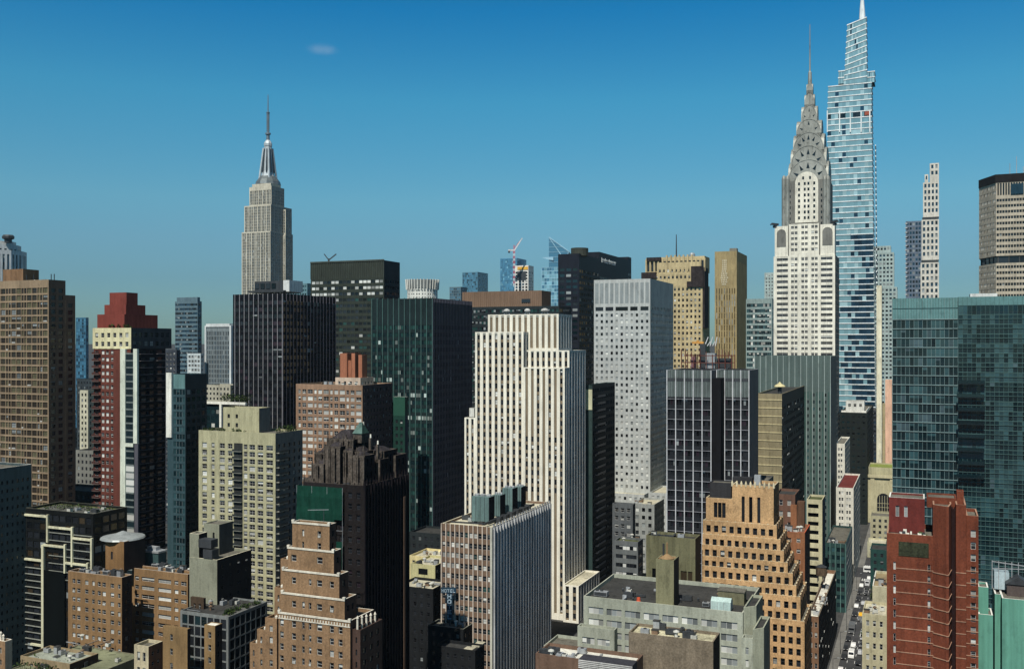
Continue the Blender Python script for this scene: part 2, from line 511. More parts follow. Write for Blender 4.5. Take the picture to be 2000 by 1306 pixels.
# ================================================================== far skyline
def far_left_silver():
    wm = mat("silver_panel", C(196, 200, 200), 0.5, metal=0.2)
    f = sp(wm, fh=3.6, bay=4.2, wf=0.5, hf=1.0, r1=0.6, r2=0.61, wk='pl', gl=(G_BLUED, G_DARK, BLIND_G, FRAME_M), mix=(.5, .3, .2), zt=4)
    b = Bld("high_rise", "silver ribbed high-rise with rounded stepped crown behind the brown gridded tower", "skyscraper", -40, 46, 900, nwin=0)
    # drum-like shaft: many-sided plan, fins all round, steps down to the east
    def drum(px0, px1, yt, yc):
        cx = b.X((px0 + px1) / 2, yc); r = (px1 - px0) / 2 / F * (b.ly + cx * EY + yc * DY) * .97
        pts = [(cx + r * math.cos(t), yc + r * math.sin(t)) for t in [2 * math.pi * i / 12 + 0.3 for i in range(12)]]
        b.poly(pts, 0, b.Z(yt, cx, yc - r), [f], par=0.4)
    drum(-56, 48, 487, 22); drum(-44, 38, 476, 22); drum(-30, 29, 470, 22)
    b.finish()
    m = MB(); cx = b.X(16, 16); z = b.Z(474, cx, 16)
    m.lathe(cx, 16, [(3.4, z), (3.4, b.Z(468, cx, 16)), (5.4, b.Z(466, cx, 16)), (5.6, b.Z(462, cx, 16)), (4.4, b.Z(459, cx, 16))], STEEL_D, 10)
    b.part("crown", m)
far_left_silver()
simple("glass_tower", "narrow blue glass slab beside the brown gridded tower", 148, 168, 173, 620, 1150,
       sp(mat("blue_panel", C(48, 100, 128), 0.4), fh=3.9, bay=3, wf=.85, hf=.8, r2=.1, wk='pl', gl=(G_BLUED, G_BLUE, G_BLUE, FRAME_M), mix=(.4, .4, .2)), nwin=30, cat="tower")
b = simple("office_tower", "blue grey banded tower with chamfered top above the teal glass block", 342, 386, 394, 588, 860,
       sp(mat("bluegrey_band", C(88, 112, 122), 0.6), fh=3.9, ribbon=True, mx=.3, hf=.5, r2=.2, wk='rb', gl=(G_BLUED, G_DARK, BLIND_G, FRAME_D)), fin=False, cat="tower")
b.box(1, b.w - 1, 1, b.dep - 1, b.h - .5, b.Z(580), sp(mat("bluegrey_band", 0), blank=True), par=0.3)
b.finish()
simple("apartment_block", "dark stepped block between red brick tower and blue grey tower", 322, 345, 352, 683, 640,
       sp(mat("dark_slate", C(60, 66, 74)), fh=3.2, bay=3, wf=.5, hf=.55), nwin=40)
simple("office_block", "small white gridded office block below the blue grey banded tower", 366, 392, 398, 690, 760,
       sp(mat("white_grid", C(190, 200, 200)), fh=3.4, bay=3.4, wf=.7, hf=.6, gl=(G_DARK, G_BLUED, BLIND, FRAME_W)), nwin=60, roof=ROOF_L)
# grey fluted slab with a white frame
b = Bld("office_tower", "grey fluted slab inside a white concrete frame", "office tower", 402, 448, 760)
wm = mat("white_frame", C(205, 210, 208)); b.h = b.Z(638)
b.box(0, b.w, .6, 30, 0, b.h, sp(mat("grey_flute", C(120, 130, 132)), fh=3.7, bay=1.6, wf=.5, hf=.75, r1=.25, r2=.3, zt=3.5, wk='pl', gl=(G_DARK, G_BLUED, BLIND_G, FRAME_M), mix=(.6, .3, .1)))
m = MB()
m.box(-1.2, 0, 0, 30, 0, b.h + 1, wm); m.box(b.w, b.w + 1.6, 0, 30, 0, b.h + 1, wm); m.box(0, b.w, 0, 30.6, b.h + .01, b.h + 2.5, wm)
b.part("frame", m); b.finish()
# teal block beside the big spire tower
simple("office_block", "pale teal glass block behind the black ribbed tower", 556, 600, 608, 553, 980,
       sp(mat("teal_grey", C(96, 132, 140)), fh=4, bay=3, wf=.7, hf=.5, wk='pl', gl=(G_TEALD, G_TEAL, G_BLUED, FRAME_M), mix=(.4, .4, .2)), nwin=40)
# round crowned tower
def round_tower():
    b = Bld("round_tower", "round white finned tower top peeking over the dark green tower", "round tower", 793, 857, 1000, nwin=60)
    r = 33 / F * 1016; cx = b.X(825, r); wm = mat("white_concrete", C(215, 215, 205))
    f = sp(wm, fh=3.6, bay=3.2, wf=.5, hf=.55, r2=.3, zt=1)
    pts = [(cx + (r - 1.6) * math.cos(t), r + (r - 1.6) * math.sin(t)) for t in [2 * math.pi * i / 16 for i in range(16)]]
    z1 = b.Z(562, r, 0); z2 = b.Z(545, r, 0)
    b.poly(pts, 0, z1, [f]); b.finish()
    m = MB(); dk = mat("louvre_grey", C(120, 124, 122))
    m.lathe(cx, r, [(r - 1.2, z1), (r - .3, z2 - 1), (r - .3, z2)], dk, 32)
    b.part("drum", m)
    m = MB()
    for i in range(32):
        t = 2 * math.pi * i / 32; c, s_ = math.cos(t), math.sin(t)
        m.bar((cx + (r - .7) * c, r + (r - .7) * s_, z1 - 1), (cx + r * c, r + r * s_, z2 + .6), .8, wm)
    b.part("fin", m)
round_tower()
gb = (G_BLUED, G_BLUE, G_BLUE, FRAME_M)
simple("glass_tower", "squat blue glass tower with a darker north side beside the crane tower", 903, 933, 953, 531, 1900,
       sp(mat("blue_mullion", C(86, 128, 146)), fh=4.2, bay=3, wf=.9, hf=.85, r2=.05, wk='pl', gl=gb, mix=(.3, .5, .2)), nwin=0, cat="tower")
simple("office_block", "low blue grey block beside the brown topped slab", 878, 900, 912, 560, 1400,
       sp(mat("bluegrey_band", 0), fh=4, bay=3, wf=.7, hf=.6, wk='pl', gl=gb, mix=(.5, .3, .2)), nwin=0, roof=ROOF_L)
simple("glass_tower", "bright blue glass tower with a straight flat top next to the crane", 977, 1010, 1028, 504, 2150,
       sp(mat("blue_clear", C(64, 130, 172)), fh=4.2, bay=3, wf=.92, hf=.9, r2=.05, wk='pl', gl=(G_BLUE, G_BLUE, G_SKY, FRAME_M), mix=(.6, .3, .1)), nwin=0, cat="tower")
# tower under construction with crane
def construction():
    b = Bld("unfinished_tower", "white concrete tower under construction with yellow safety band", "tower", 1005, 1032, 1500, nwin=40)
    wm = mat("raw_concrete_white", C(225, 222, 212)); b.h = b.Z(518)
    f = sp(wm, fh=4.5, bay=6, wf=.62, hf=.7, zt=9, wk='pl', gl=(G_DARK, G_BLUED, BLIND, FRAME_W), mix=(.6, .2, .2))
    b.box(0, b.w, 0, 22, 0, b.h, f); b.finish()
    m = MB(); y = mat("safety_yellow", C(225, 170, 40))
    m.box(5, b.w - .5, -.6, -.05, b.Z(527, 9), b.Z(521, 9), y); b.part("safety_band", m)
    m = MB(); m.box(4.5, b.w - 4, -.5, -.06, b.Z(547, 9), b.Z(530, 9), STEEL_D); b.part("scaffold", m)
    c = bpy.data.objects.new("tower_crane", None); COL.objects.link(c)
    tag(c, "red and white luffing tower crane above the unfinished white tower", "crane")
    px, _, _ = at(1004, 500, 1480); c.location = (px, 1480, 0)
    zt = at(0, 490, 1480)[2]
    m = MB(); red = mat("crane_red", C(190, 60, 70)); wh = mat("crane_white", C(205, 205, 205))
    for i in range(14):
        z0, z1 = b.Z(560) + (zt - b.Z(560)) * i / 14, b.Z(560) + (zt - b.Z(560)) * (i + 1) / 14
        k = red if i % 2 else wh
        for q in ((-1.2, -1.2), (1.2, -1.2), (1.2, 1.2), (-1.2, 1.2)): m.bar((*q, z0), (*q, z1), .7, k)
        m.bar((-1.2, -1.2, z0), (1.2, -1.2, z1), .5, k); m.bar((1.2, -1.2, z0), (-1.2, -1.2, z1), .5, k)
    o = m.build("mast", c)
    m = MB(); tip = (at(1020, 465, 1480)[0] - px, 0, at(0, 465, 1480)[2])
    m.bar((0, 0, zt), tip, 1.5, wh); m.bar((0, 0, zt + 4), tip, .5, red); m.bar((0, 0, zt), (0, 0, zt + 9), 1.2, red)
    m.build("jib", c)
    m = MB(); m.box(-9, 0, -1.4, 1.4, zt, zt + 2, wh); m.box(-9, -6, -1.5, 1.5, zt - 3, zt, STEEL_D); m.build("counterweight", c)
construction()
def edge_tower():
    b = Bld("glass_skyscraper", "pale blue glass skyscraper with sloped triangular top and jutting deck", "skyscraper", 1058, 1112, 2200, nwin=60)
    zs = b.Z(522, 20, 0); wm = mat("pale_mullion", C(150, 195, 215), .4)
    f = sp(wm, fh=8, bay=6, wf=.93, hf=.86, r2=.06, wk='pl', gl=(G_BLUE, G_SKY, G_SKY, FRAME_M), mix=(.35, .45, .2), zt=.3)
    b.box(0, b.w, 0, 45, 0, zs, f, par=.01)
    # sheared top
    W = MB(); g = G_BLUE
    x0, x1 = b.X(1072, 0), b.X(1111, 0); zl, zr = b.Z(463, x0), b.Z(491, x1)
    A = [(x0, 0, zs), (x1, 0, zs), (x1, 0, zr), (x0, 0, zl)]; Bk = [(x, 40, z - 12 * (z > zs)) for x, y, z in A]
    W.quad(*A, g); W.quad(A[1], Bk[1], Bk[2], A[2], G_BLUED); W.quad(Bk[0], A[0], A[3], Bk[3], g); W.quad(A[3], A[2], Bk[2], Bk[3], G_SKY); W.quad(Bk[1], Bk[0], Bk[3], Bk[2], g)
    b.part("crown", W)
    m = MB()
    m.bar(A[3], A[2], 1.8, wm); m.bar(A[3], (x1 - 9, -.5, zs + 14), 1.6, wm); m.bar((x1 - 9, -.5, zs + 14), A[2], 1.2, wm)
    for i in range(1, 6):
        z = zs + (zl - zs) * i / 6; xr = x1 if z < zr else x1 - (x1 - x0) * (z - zr) / (zl - zr)
        m.bar((x0, -.3, z), (xr, -.3, z), .6, wm)
    b.part("frame", m)
    m = MB(); zd = b.Z(500 + 2, x0)
    m.face([(x0 - 17, 4, zd), (x0, -1, zd), (x0 + 12, -3, zd), (x0 + 12, 16, zd), (x0, 16, zd)], wm)
    m.face([(x0, 16, zd - 1), (x0 + 12, 16, zd - 8), (x0 + 12, -3, zd - 8), (x0, -1, zd - 6), (x0 - 17, 4, zd - 1)], G_BLUED)
    m.quad((x0 - 17, 4, zd - 1), (x0, -1, zd - 6), (x0, -1, zd), (x0 - 17, 4, zd), wm)
    m.quad((x0, -1, zd - 6), (x0 + 12, -3, zd - 8), (x0 + 12, -3, zd), (x0, -1, zd), wm)
    b.part("observation_deck", m)
    b.finish()
edge_tower()
# two slender towers north of the tall glass tower
def slender():
    b = Bld("slender_tower", "very slender cream tower with dark belt courses and stepped top", "skyscraper", 1798, 1834, 1300, nwin=100)
    wm = mat("cream_stone_far", C(205, 200, 186))
    f = sp(wm, fh=8.3, bay=5.2, wf=.55, hf=.6, r2=.8, wk='pl', gl=(G_BLUED, G_DARK, BLIND_G, FRAME_M), mix=(.6, .25, .15), zt=.6)
    lou = sp(mat("dark_louvre", C(70, 74, 74)), blank=True)
    ys = [580, 512, 507, 428, 423, 355]
    b.box(0, b.w, 0, 24, 0, b.Z(512), f, par=.01)
    b.box(1, b.w - .5, .6, 23, b.Z(512), b.Z(507), lou, par=.01)
    b.box(1.2, b.w, .3, 23.6, b.Z(507), b.Z(428), f, par=.01)
    b.box(2, b.w - .6, 1, 23, b.Z(428), b.Z(423), lou, par=.01)
    b.box(3, b.w, .5, 23.4, b.Z(423), b.Z(355), f, par=.01)
    b.box(b.X(1806), b.X(1813), .7, 20, b.Z(355), b.Z(339), f, par=.3)
    b.box(b.X(1816), b.w, .6, 21, b.Z(355), b.Z(318), f, par=.3)
    b.finish()
slender()
b = simple("lattice_tower", "dark blue grey tower with stubby balconies beside the slender cream tower", 1769, 1800, None, 431, 1420,
       sp(mat("slate_blue", C(98, 112, 128)), fh=6.5, bay=4, wf=.7, hf=.6, wk='pl', gl=(G_BLUED, G_DARK, BLIND_G, FRAME_M), mix=(.5, .3, .2)), dep=25, nwin=60, fin=False, cat="skyscraper")
b.reps("balcony", [b.h - 4 - i * 6.5 for i in range(26)], lambda m: m.box(-.9, 2.2, -.8, 3, 0, 1.6, mat("pale_slab", C(170, 175, 176)))); b.finish()
# pale tower right behind the glass tower, and a slim cream party wall
def pale_tower():
    b = Bld("office_tower", "pale grey green tower with ornate arched crown right of the tall glass tower", "office tower", 1690, 1752, 980, nwin=100)
    wm = mat("pale_green_stone", C(160, 178, 174))
    f = sp(wm, fh=4.2, bay=3.4, wf=.6, hf=.5, r1=.2, r2=.4, wk='pl', gl=(G_DARK, G_BLUED, BLIND_G, FRAME_M), mix=(.5, .3, .2))
    b.box(0, b.w, 0, 26, 0, b.Z(560), f)
    b.box(2, b.w - 3, 1, 24, b.Z(560), b.Z(492), f)
    b.box(4, b.w - 6, 2, 22, b.Z(492), b.Z(479), f)
    b.finish()
pale_tower()
simple("party_wall_tower", "slim cream windowless party wall tower beside the tall glass tower", 1712, 1722, None, 557, 760,
       sp(mat("cream_plaster", C(226, 220, 190)), blank=True), dep=14, cat="tower")
# ================================================================== stone spire skyscraper with mast
def empire():
    b = Bld("mast_skyscraper", "tall setback limestone skyscraper crowned by a silver mast and antenna", "skyscraper", 472, 528, 1271, nwin=100)
    st = mat("limestone_grey", C(196, 190, 170)); spn = mat("aluminium_spandrel", C(120, 122, 118), .6, metal=.2)
    f = sp(st, fh=3.75, pat=(.9, 1.5, .5, 1.5, .9, 1.5, .7), hf=.55, r1=.35, r2=.45, span=spn, wk='pl', gl=(G_DARK, G_BLUED, BLIND_G, FRAME_M), mix=(.6, .3, .1), zt=1.5)
    dep = b.Y(572, b.w); w = b.w; ya = b.Y(553, w)
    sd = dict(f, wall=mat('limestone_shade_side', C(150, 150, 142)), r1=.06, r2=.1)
    z1, z1b, z2, z2b, z3 = b.Z(451), b.Z(455), b.Z(399), b.Z(404), b.Z(362)
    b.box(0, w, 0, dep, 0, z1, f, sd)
    p = 3.6
    b.box(-p, w + p, ya, b.Y(571.5, w + p), 0, z1b, f, sd)
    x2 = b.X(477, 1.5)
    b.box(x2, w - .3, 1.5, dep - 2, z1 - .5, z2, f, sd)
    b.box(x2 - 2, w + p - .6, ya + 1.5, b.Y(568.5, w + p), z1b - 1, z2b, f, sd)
    f2 = dict(f); f2.update(zt=5)
    x3 = b.X(487, 3)
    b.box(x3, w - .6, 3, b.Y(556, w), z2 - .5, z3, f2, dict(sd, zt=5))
    b.box(x3 + 3, w - 3, 5, b.Y(552, w), z3 - .5, z3 + 4, f2)
    b.finish()
    cx, cy = b.X(523.5, 22), 22
    Z = lambda py: b.Z(py, cx, cy)
    m = MB(); dk = mat("mast_base_metal", C(120, 128, 128), .4, metal=.5)
    m.lathe(cx, cy, [(17, Z(362)), (16, Z(356)), (14, Z(352)), (11, Z(347)), (10, Z(345))], dk, 12)
    b.part("mast_base", m)
    al = mat("mast_aluminium", C(176, 186, 190), .55, metal=.2)
    m = MB(); m.lathe(cx, cy, [(11, Z(349)), (8.6, Z(344)), (7.2, Z(335)), (5.6, Z(300)), (4.9, Z(287)), (5.4, Z(286)), (5.4, Z(281)), (4.6, Z(278)), (2.6, Z(274))], al, 8)
    for i in range(4):
        t = math.pi / 4 + i * math.pi / 2
        m.bar((cx + 11 * math.cos(t), cy + 11 * math.sin(t), Z(350)), (cx + 5.6 * math.cos(t), cy + 5.6 * math.sin(t), Z(290)), 2.2, al)
    b.part("mast", m)
    m = MB(); wg = mat("mast_window", (.03, .04, .05), .3)
    for i in range(8):
        t = math.pi / 8 + i * math.pi / 4; c, s_ = math.cos(t), math.sin(t)
        m.bar((cx + 8.1 * c, cy + 8.1 * s_, Z(338)), (cx + 4.9 * c, cy + 4.9 * s_, Z(292)), 1.3, wg)
    b.part("mast_window", m)
    m = MB(); an = mat("antenna_grey", C(110, 125, 135), .5, metal=.3)
    m.lathe(cx, cy, [(2.4, Z(276)), (2.2, Z(264)), (3.6, Z(263)), (3.6, Z(260)), (1.7, Z(259)), (1.7, Z(222)), (2.4, Z(221)), (2.4, Z(219.5)), (.8, Z(219)), (.5, Z(187)), (.2, Z(184))], an, 8)
    for i in range(9):
        z = Z(256 - i * 4); m.box(cx - 2.6, cx + 2.6, cy - .3, cy + .3, z, z + .8, an); m.box(cx - .3, cx + .3, cy - 2.6, cy + 2.6, z, z + .8, an)
    b.part("antenna", m)
empire()
# ================================================================== steel-crowned skyscraper
def chrysler():
    b = Bld("steel_crowned_skyscraper", "white brick skyscraper with arched steel crown and needle spire", "skyscraper", 1511, 1631, 622, nwin=100)
    wh = mat("white_brick", C(226, 222, 204)); gr = mat("grey_brick", C(118, 118, 112)); dk = mat("black_brick_trim", C(66, 64, 60))
    w = b.w; dep = 34
    cols = [(b.X(p0), b.X(p1)) for p0, p1 in ((1517, 1539), (1545, 1550.5), (1552, 1557.5), (1565, 1570.5), (1572, 1577.5), (1584.5, 1590), (1591.5, 1597), (1603, 1626))]
    gl = (G_DARK, G_BROWN, BLIND, FRAME_W)
    fh = 3.62
    f = sp(wh, fh=fh, cols=cols, hf=.5, r1=.12, r2=.4, wk='dh', gl=gl, mix=(.82, .12, .04, .02), zt=.4, sill=.5)
    ri = sp(gr, fh=fh, bay=3.2, wf=.5, hf=.5, r2=.35, gl=gl)
    z1 = b.Z(497)
    b.box(0, w, 0, dep, 0, z1, f, ri)
    # bay section rises between the corner blocks
    c2 = [(b.X(p0, .0) - b.X(1541), b.X(p1) - b.X(1541)) for p0, p1 in ((1545, 1550.5), (1552, 1557.5), (1565, 1570.5), (1572, 1577.5), (1584.5, 1590), (1591.5, 1597))]
    f2 = dict(f); f2['cols'] = c2
    b.box(b.X(1541), b.X(1600), .02, dep - 1, z1 - .9, b.Z(434), f2, ri, par=.3)
    cb = sp(wh, blank=True)
    zc = b.Z(434); m = MB()
    for (a, q) in ((1513, 1539), (1602, 1630)):
        b.box(b.X(a), b.X(q), .5, 12, z1 - .9, b.Z(437), cb, par=.3)
        # round-headed relief on each corner block
        x0, x1 = b.X(a + 4), b.X(q - 4); zb = b.Z(478); xm = (x0 + x1) / 2; r = (x1 - x0) / 2
        pts = [(x0, zb)] + [(x1, zb)] + [(xm + r * math.cos(t * math.pi / 8), b.Z(452) + r * math.sin(t * math.pi / 8)) for t in range(0, 9)]
        m.face([(x, .3, z) for x, z in pts], gr)
        for i in range(len(pts)):
            u, v = pts[i], pts[(i + 1) % len(pts)]
            m.quad((u[0], .5, u[1]), (v[0], .5, v[1]), (v[0], .3, v[1]), (u[0], .3, u[1]), wh)
        b.part("corner_relief", m); m = MB()
    # eagle gargoyles
    stl = mat("stainless_steel", C(150, 152, 144), .6, metal=.45, var=.3)
    for (px, sx_) in ((1513, -1), (1630, 1)):
        m = MB(); x = b.X(px); z = b.Z(433)
        m.bar((x - sx_ * 2, 2, z), (x + sx_ * 1.6, -1.2, z + .3), 1.3, STEEL_D); m.bar((x + sx_ * 1.4, -1.1, z + .4), (x + sx_ * 2.4, -1.8, z - .3), .8, STEEL_D)
        m.box(x - 1.2, x + 1.2, .2, 3, z - 2, z - .6, STEEL_D)
        b.part("eagle_gargoyle", m)
    # upper shaft
    cx = (b.X(1529, 4) + b.X(1619, 4)) / 2
    xa, xb = b.X(1529, 4), b.X(1619, 4); hw = (xb - xa) / 2; cy = 4 + hw
    fu = sp(gr, fh=fh, cols=[(2.3, 3.0), (4.2, 5.0), (2 * hw - 5.0, 2 * hw - 4.2), (2 * hw - 3.0, 2 * hw - 2.3)], hf=.5, r2=.3, zt=5, gl=gl, wk='pl', mix=(.8, .1, .1))
    b.box(xa, xb, 4, 4 + 2 * hw, z1 - .9, b.Z(352, cx, 4), fu, fu, par=.3)
    b.finish()
    # rounded buttress heads on the upper shaft corners
    m = MB()
    for px in (1531, 1538, 1611, 1617):
        x = b.X(px, 3.4); m.lathe(x, 4.1, [(1.5, z1), (1.5, b.Z(350, x, 4)), (1.2, b.Z(346, x, 4)), (.5, b.Z(343, x, 4))], stl, 10)
    b.part("buttress", m)
    cx += 1.2
    # crown of nested arches, each a cross vault
    px2m = (622 + cy * DY) / F
    Z = lambda py, y=cy: b.Z(py, cx, y)
    tiers = [(311, 37.0, 355, 22), (284, 33.0, 330, 22), (258, 28.5, 305, 20), (232, 23.0, 278, 18), (205, 14.6, 250, 17), (183, 9.6, 222, 14), (163, 6.2, 196, 10)]
    for k, (yt, hp, yb, rise) in enumerate(tiers):
        a = hp * px2m; zt, zb = Z(yt, cy - a), Z(yb, cy - a)
        m = MB(); n = 14; prof = []
        zs = zt - min((zt - zb) * .96, a * (1.25 if k < 4 else 2.2))
        prof.append((-a, zb))
        for i in range(n + 1):
            t = math.pi * (1 - i / n); prof.append((a * math.cos(t), zs + (zt - zs) * math.sin(t) ** (.9)))
        prof.append((a, zb))
        for ax in (0, 1):
            def P(u, v, z): return (cx + u, cy + v, z) if ax == 0 else (cx - v, cy + u, z)
            L = a
            m.face([P(u, -L, z) for u, z in reversed(prof)][::-1], stl); m.face([P(u, L, z) for u, z in reversed(prof)], stl)
            for i in range(len(prof) - 1):
                u, v = prof[i], prof[i + 1]
                m.quad(P(u[0], L, u[1]), P(v[0], L, v[1]), P(v[0], -L, v[1]), P(u[0], -L, u[1]), stl)
            if k < 5:                          # raised rib round the arch
                for i in range(1, len(prof) - 2):
                    u, v = prof[i], prof[i + 1]
                    for sd in (-1, 1): m.bar(P(u[0] * .97, sd * L, u[1] - .2), P(v[0] * .97, sd * L, v[1] - .2), .42, stl)
        crown = b.part("crown", m)
        if k < 5:
            tri = 5 if k < 3 else 3; S = (.28 * a if k < 4 else .3 * a)
            for ax in (0, 1):
                for i in range(tri):
                    if ax == 1 and i < tri // 2: continue
                    t = math.pi * (.16 + .68 * i / (tri - 1)); g = MB()
                    ux, uz = math.cos(t), math.sin(t)
                    c0, c1 = a * .58 * ux, zs + (zt - zs) * .58 * uz; e0, e1 = a * .86 * ux, zs + (zt - zs) * .86 * uz
                    tx, tz = -(e1 - c1), (e0 - c0); q = math.hypot(tx, tz); tx, tz = tx / q * S * .30, tz / q * S * .30
                    tri3 = [(c0 - tx, c1 - tz), (e0, e1), (c0 + tx, c1 + tz)]
                    if ax == 0: pts = [(cx + u, cy - a - .06, z) for u, z in tri3]
                    else: pts = [(cx + a + .06, cy + u, z) for u, z in tri3]
                    g.face(pts, G_DARK); g.build("crown_window", crown)
    m = MB(); m.lathe(cx, cy, [(4.4 * px2m, Z(172)), (3.4 * px2m, Z(142)), (1.6 * px2m, Z(139)), (1.3 * px2m, Z(110)), (.6 * px2m, Z(48))], stl, 8, rot=math.pi / 8)
    b.part("spire", m)
    # tall round-headed white bay in front of the upper shaft
    cx -= 1.2
    m = MB(); x0, x1 = b.X(1553, 3.2), b.X(1598, 3.2); xm = (x0 + x1) / 2; r = (x1 - x0) / 2
    zb, zs = b.Z(434.5, xm, 3.2), b.Z(358, xm, 3.2)
    pts = [(x0, zb), (x1, zb)] + [(xm + r * math.cos(math.pi * i / 12), zs + r * 1.05 * math.sin(math.pi * i / 12)) for i in range(13)]
    m.face([(x, 3.2, z) for x, z in pts], wh)
    for i in range(len(pts)):
        u, v = pts[i], pts[(i + 1) % len(pts)]
        m.quad((u[0], 4, u[1]), (v[0], 4, v[1]), (v[0], 3.2, v[1]), (u[0], 3.2, u[1]), wh)
    b.part("arched_bay", m)
    rows = 7
    for j in range(rows + 1):
        z = b.Z(425, xm, 3.1) + j * fh * 1.02
        for u in ((-.66, -.16, .16, .66) if j < rows else (-.3, .3)):
            g = MB(); ww, hh = 1.25, 1.9
            g.box(xm + u * r - ww / 2, xm + u * r + ww / 2, 3.13, 3.3, z - hh / 2, z + hh / 2, G_DARK); b.part("window", g)
chrysler()
# ================================================================== tapered glass tower
def vanderbilt():
    b = Bld("tapered_glass_tower", "tall tapering blue glass tower with white floor bands and slanted spire top", "skyscraper", 1634, 1711, 850, nwin=0)
    tc = mat("white_terracotta", C(222, 230, 230), .45); w = b.w
    gl = (glass('glass_tower_blue', (.17, .31, .35), .1, ior=1.7, var=.14), glass('glass_tower_pale', (.30, .45, .48), .1, ior=1.7, var=.2), G_BLUED)
    Wm = MB(); wn = [0]
    def tier(bx, tx, by, ty, z0, z1, fh, slant=0.0, darkp=.0, z1l=None):
        """bx,tx: x range at foot and head; by,ty: y range; floors are glass strips with a proud white band."""
        n = max(1, round((z1 - z0) / fh))
        def R(t):
            x0, x1 = [bx[i] + (tx[i] - bx[i]) * t for i in (0, 1)]; y0, y1 = [by[i] + (ty[i] - by[i]) * t for i in (0, 1)]
            return [(x0, y0), (x1, y0), (x1, y1), (x0, y1)]
        def H(q, t): return z0 + (z1 - z0) * t + slant * ((q[0] - tx[0]) / max(.1, tx[1] - tx[0]) - .5) * min(1, t * 3)
        for k in range(n):
            t0, t1, t2 = k / n, (k + .83) / n, (k + 1) / n
            for s_ in range(4):
                r0, r1, r2 = R(t0), R(t1), R(t2); j = (s_ + 1) % 4
                g = MB(); a0, a1, c0, c1 = r0[s_], r0[j], r1[s_], r1[j]
                nseg = 12 if s_ in (0, 2) else 7
                for q in range(nseg):
                    l = lambda u, v, f_: (u[0] + (v[0] - u[0]) * f_, u[1] + (v[1] - u[1]) * f_)
                    p0, p1 = l(a0, a1, q / nseg), l(a0, a1, (q + 1) / nseg); p2, p3 = l(c0, c1, (q + 1) / nseg), l(c0, c1, q / nseg)
                    zr = z0 + (z1 - z0) * t0
                    dk = darkp + (.88 if (s_ == 0 and zr < 215 and q >= 5 + round(1.6 * math.sin(k * .55)) + int(zr > 150) * 3) else 0)
                    gm = (G_BLUED if darkp < .1 else G_DARK) if random.random() < dk else gl[random.choices((0, 1, 2), (.72, .22, .06))[0]]
                    g.quad((*p0, H(p0, t0)), (*p1, H(p1, t0)), (*p2, H(p2, t1)), (*p3, H(p3, t1)), gm)
                if s_ in (0, 1) and wn[0] < 100 and k > n * .1: o = g.build("window", b.root); wn[0] += 1
                else:
                    off = len(REST.v); REST.v += g.v; REST.f += [tuple(off + i for i in f) for f in g.f]; REST.m += [REST.mi(g.mats[i]) for i in g.m]
                # proud white band
                def out(q, r):
                    mx_, my_ = (r[0][0] + r[2][0]) / 2, (r[0][1] + r[2][1]) / 2
                    return (q[0] + .35 * (1 if q[0] > mx_ else -1), q[1] + .35 * (1 if q[1] > my_ else -1))
                o1a, o1b, o2a, o2b = out(r1[s_], r1), out(r1[j], r1), out(r2[s_], r2), out(r2[j], r2)
                Wm.quad((*o1a, H(r1[s_], t1)), (*o1b, H(r1[j], t1)), (*o2b, H(r2[j], t2)), (*o2a, H(r2[s_], t2)), tc)
                Wm.quad((*r1[s_], H(r1[s_], t1)), (*r1[j], H(r1[j], t1)), (*o1b, H(r1[j], t1)), (*o1a, H(r1[s_], t1)), tc)
                Wm.quad((*o2a, H(r2[s_], t2)), (*o2b, H(r2[j], t2)), (*r2[j], H(r2[j], t2)), (*r2[s_], H(r2[s_], t2)), tc)
        r = R(1); b.roof.face([(*q, H(q, 1)) for q in r], ROOF_G)
    REST = MB()
    d0 = b.Y(1719, w)
    x0b, x0t = b.X(1634), b.X(1617, 3)
    # main shaft, slightly wider at the foot on the corner side
    tier((b.X(1622), w), (b.X(1616, 2), b.X(1702, 2)), (0, 34), (2, 30), 0, b.Z(226, w - 2, 2), 4.9)
    # open floors of unfinished cladding
    dk = mat("open_floor_shadow", C(60, 60, 58)); xa, xb = b.X(1616, 2.4), b.X(1702, 2.4)
    zA, zB = b.Z(258, xb, 2), b.Z(216, xb, 2)
    tier((xa, xb), (xa, xb), (2.4, 29), (2.4, 29), b.Z(226, w - 2, 2), b.Z(214, w - 2, 2), 4.5, darkp=.6)
    tier((xa, xb), (b.X(1618, 3), b.X(1702, 3)), (2.6, 29), (3, 28), b.Z(214, w - 2, 3), b.Z(160, w - 2, 3), 4.9)
    tier((b.X(1637, 6), b.X(1650, 6)), (b.X(1638, 6), b.X(1650, 6)), (6, 20), (6, 20), b.Z(160, 20, 6), b.Z(134, 20, 6), 4.9)
    tier((b.X(1691, 8), b.X(1708, 8)), (b.X(1693, 8), b.X(1708, 8)), (8, 26), (8, 25), b.Z(160, w, 8), b.Z(138, w, 8), 4.9)
    tier((b.X(1648, 5), b.X(1693, 5)), (b.X(1655, 9), b.X(1692, 9)), (5, 24), (9, 20), b.Z(160, w - 5, 5), b.Z(37, w - 5, 8), 4.9, slant=5)
    if REST.f: REST.build("window", b.root)["kind"] = "stuff"
    Wm.build("floor_trim", b.root)
    m = MB()
    for px in (1616, 1640, 1661, 1682, 1699):
        x = b.X(px, 2); 
        m.bar((x, 1.4 if px not in (1616, 1699) else 1.6, b.Z(258, x, 1)), (x, 1.6, b.Z(216, x, 1)), .9, tc)
    b.part("mullion", m)
    m = MB()                                   # zig-zag corner on the north side
    for i in range(48):
        z = 60 + i * 4.9; y = 34 - i * .08 - 4
        m.bar((w + .5 - i * .035, 18, z), (w + .5 - i * .035, 25, z + 2.4), .8, tc); m.bar((w + .5 - i * .035, 25, z + 2.4), (w + .5 - i * .035, 18, z + 4.9), .8, tc)
    b.part("zigzag_trim", m)
    cx, cy = b.X(1684, 14), 14
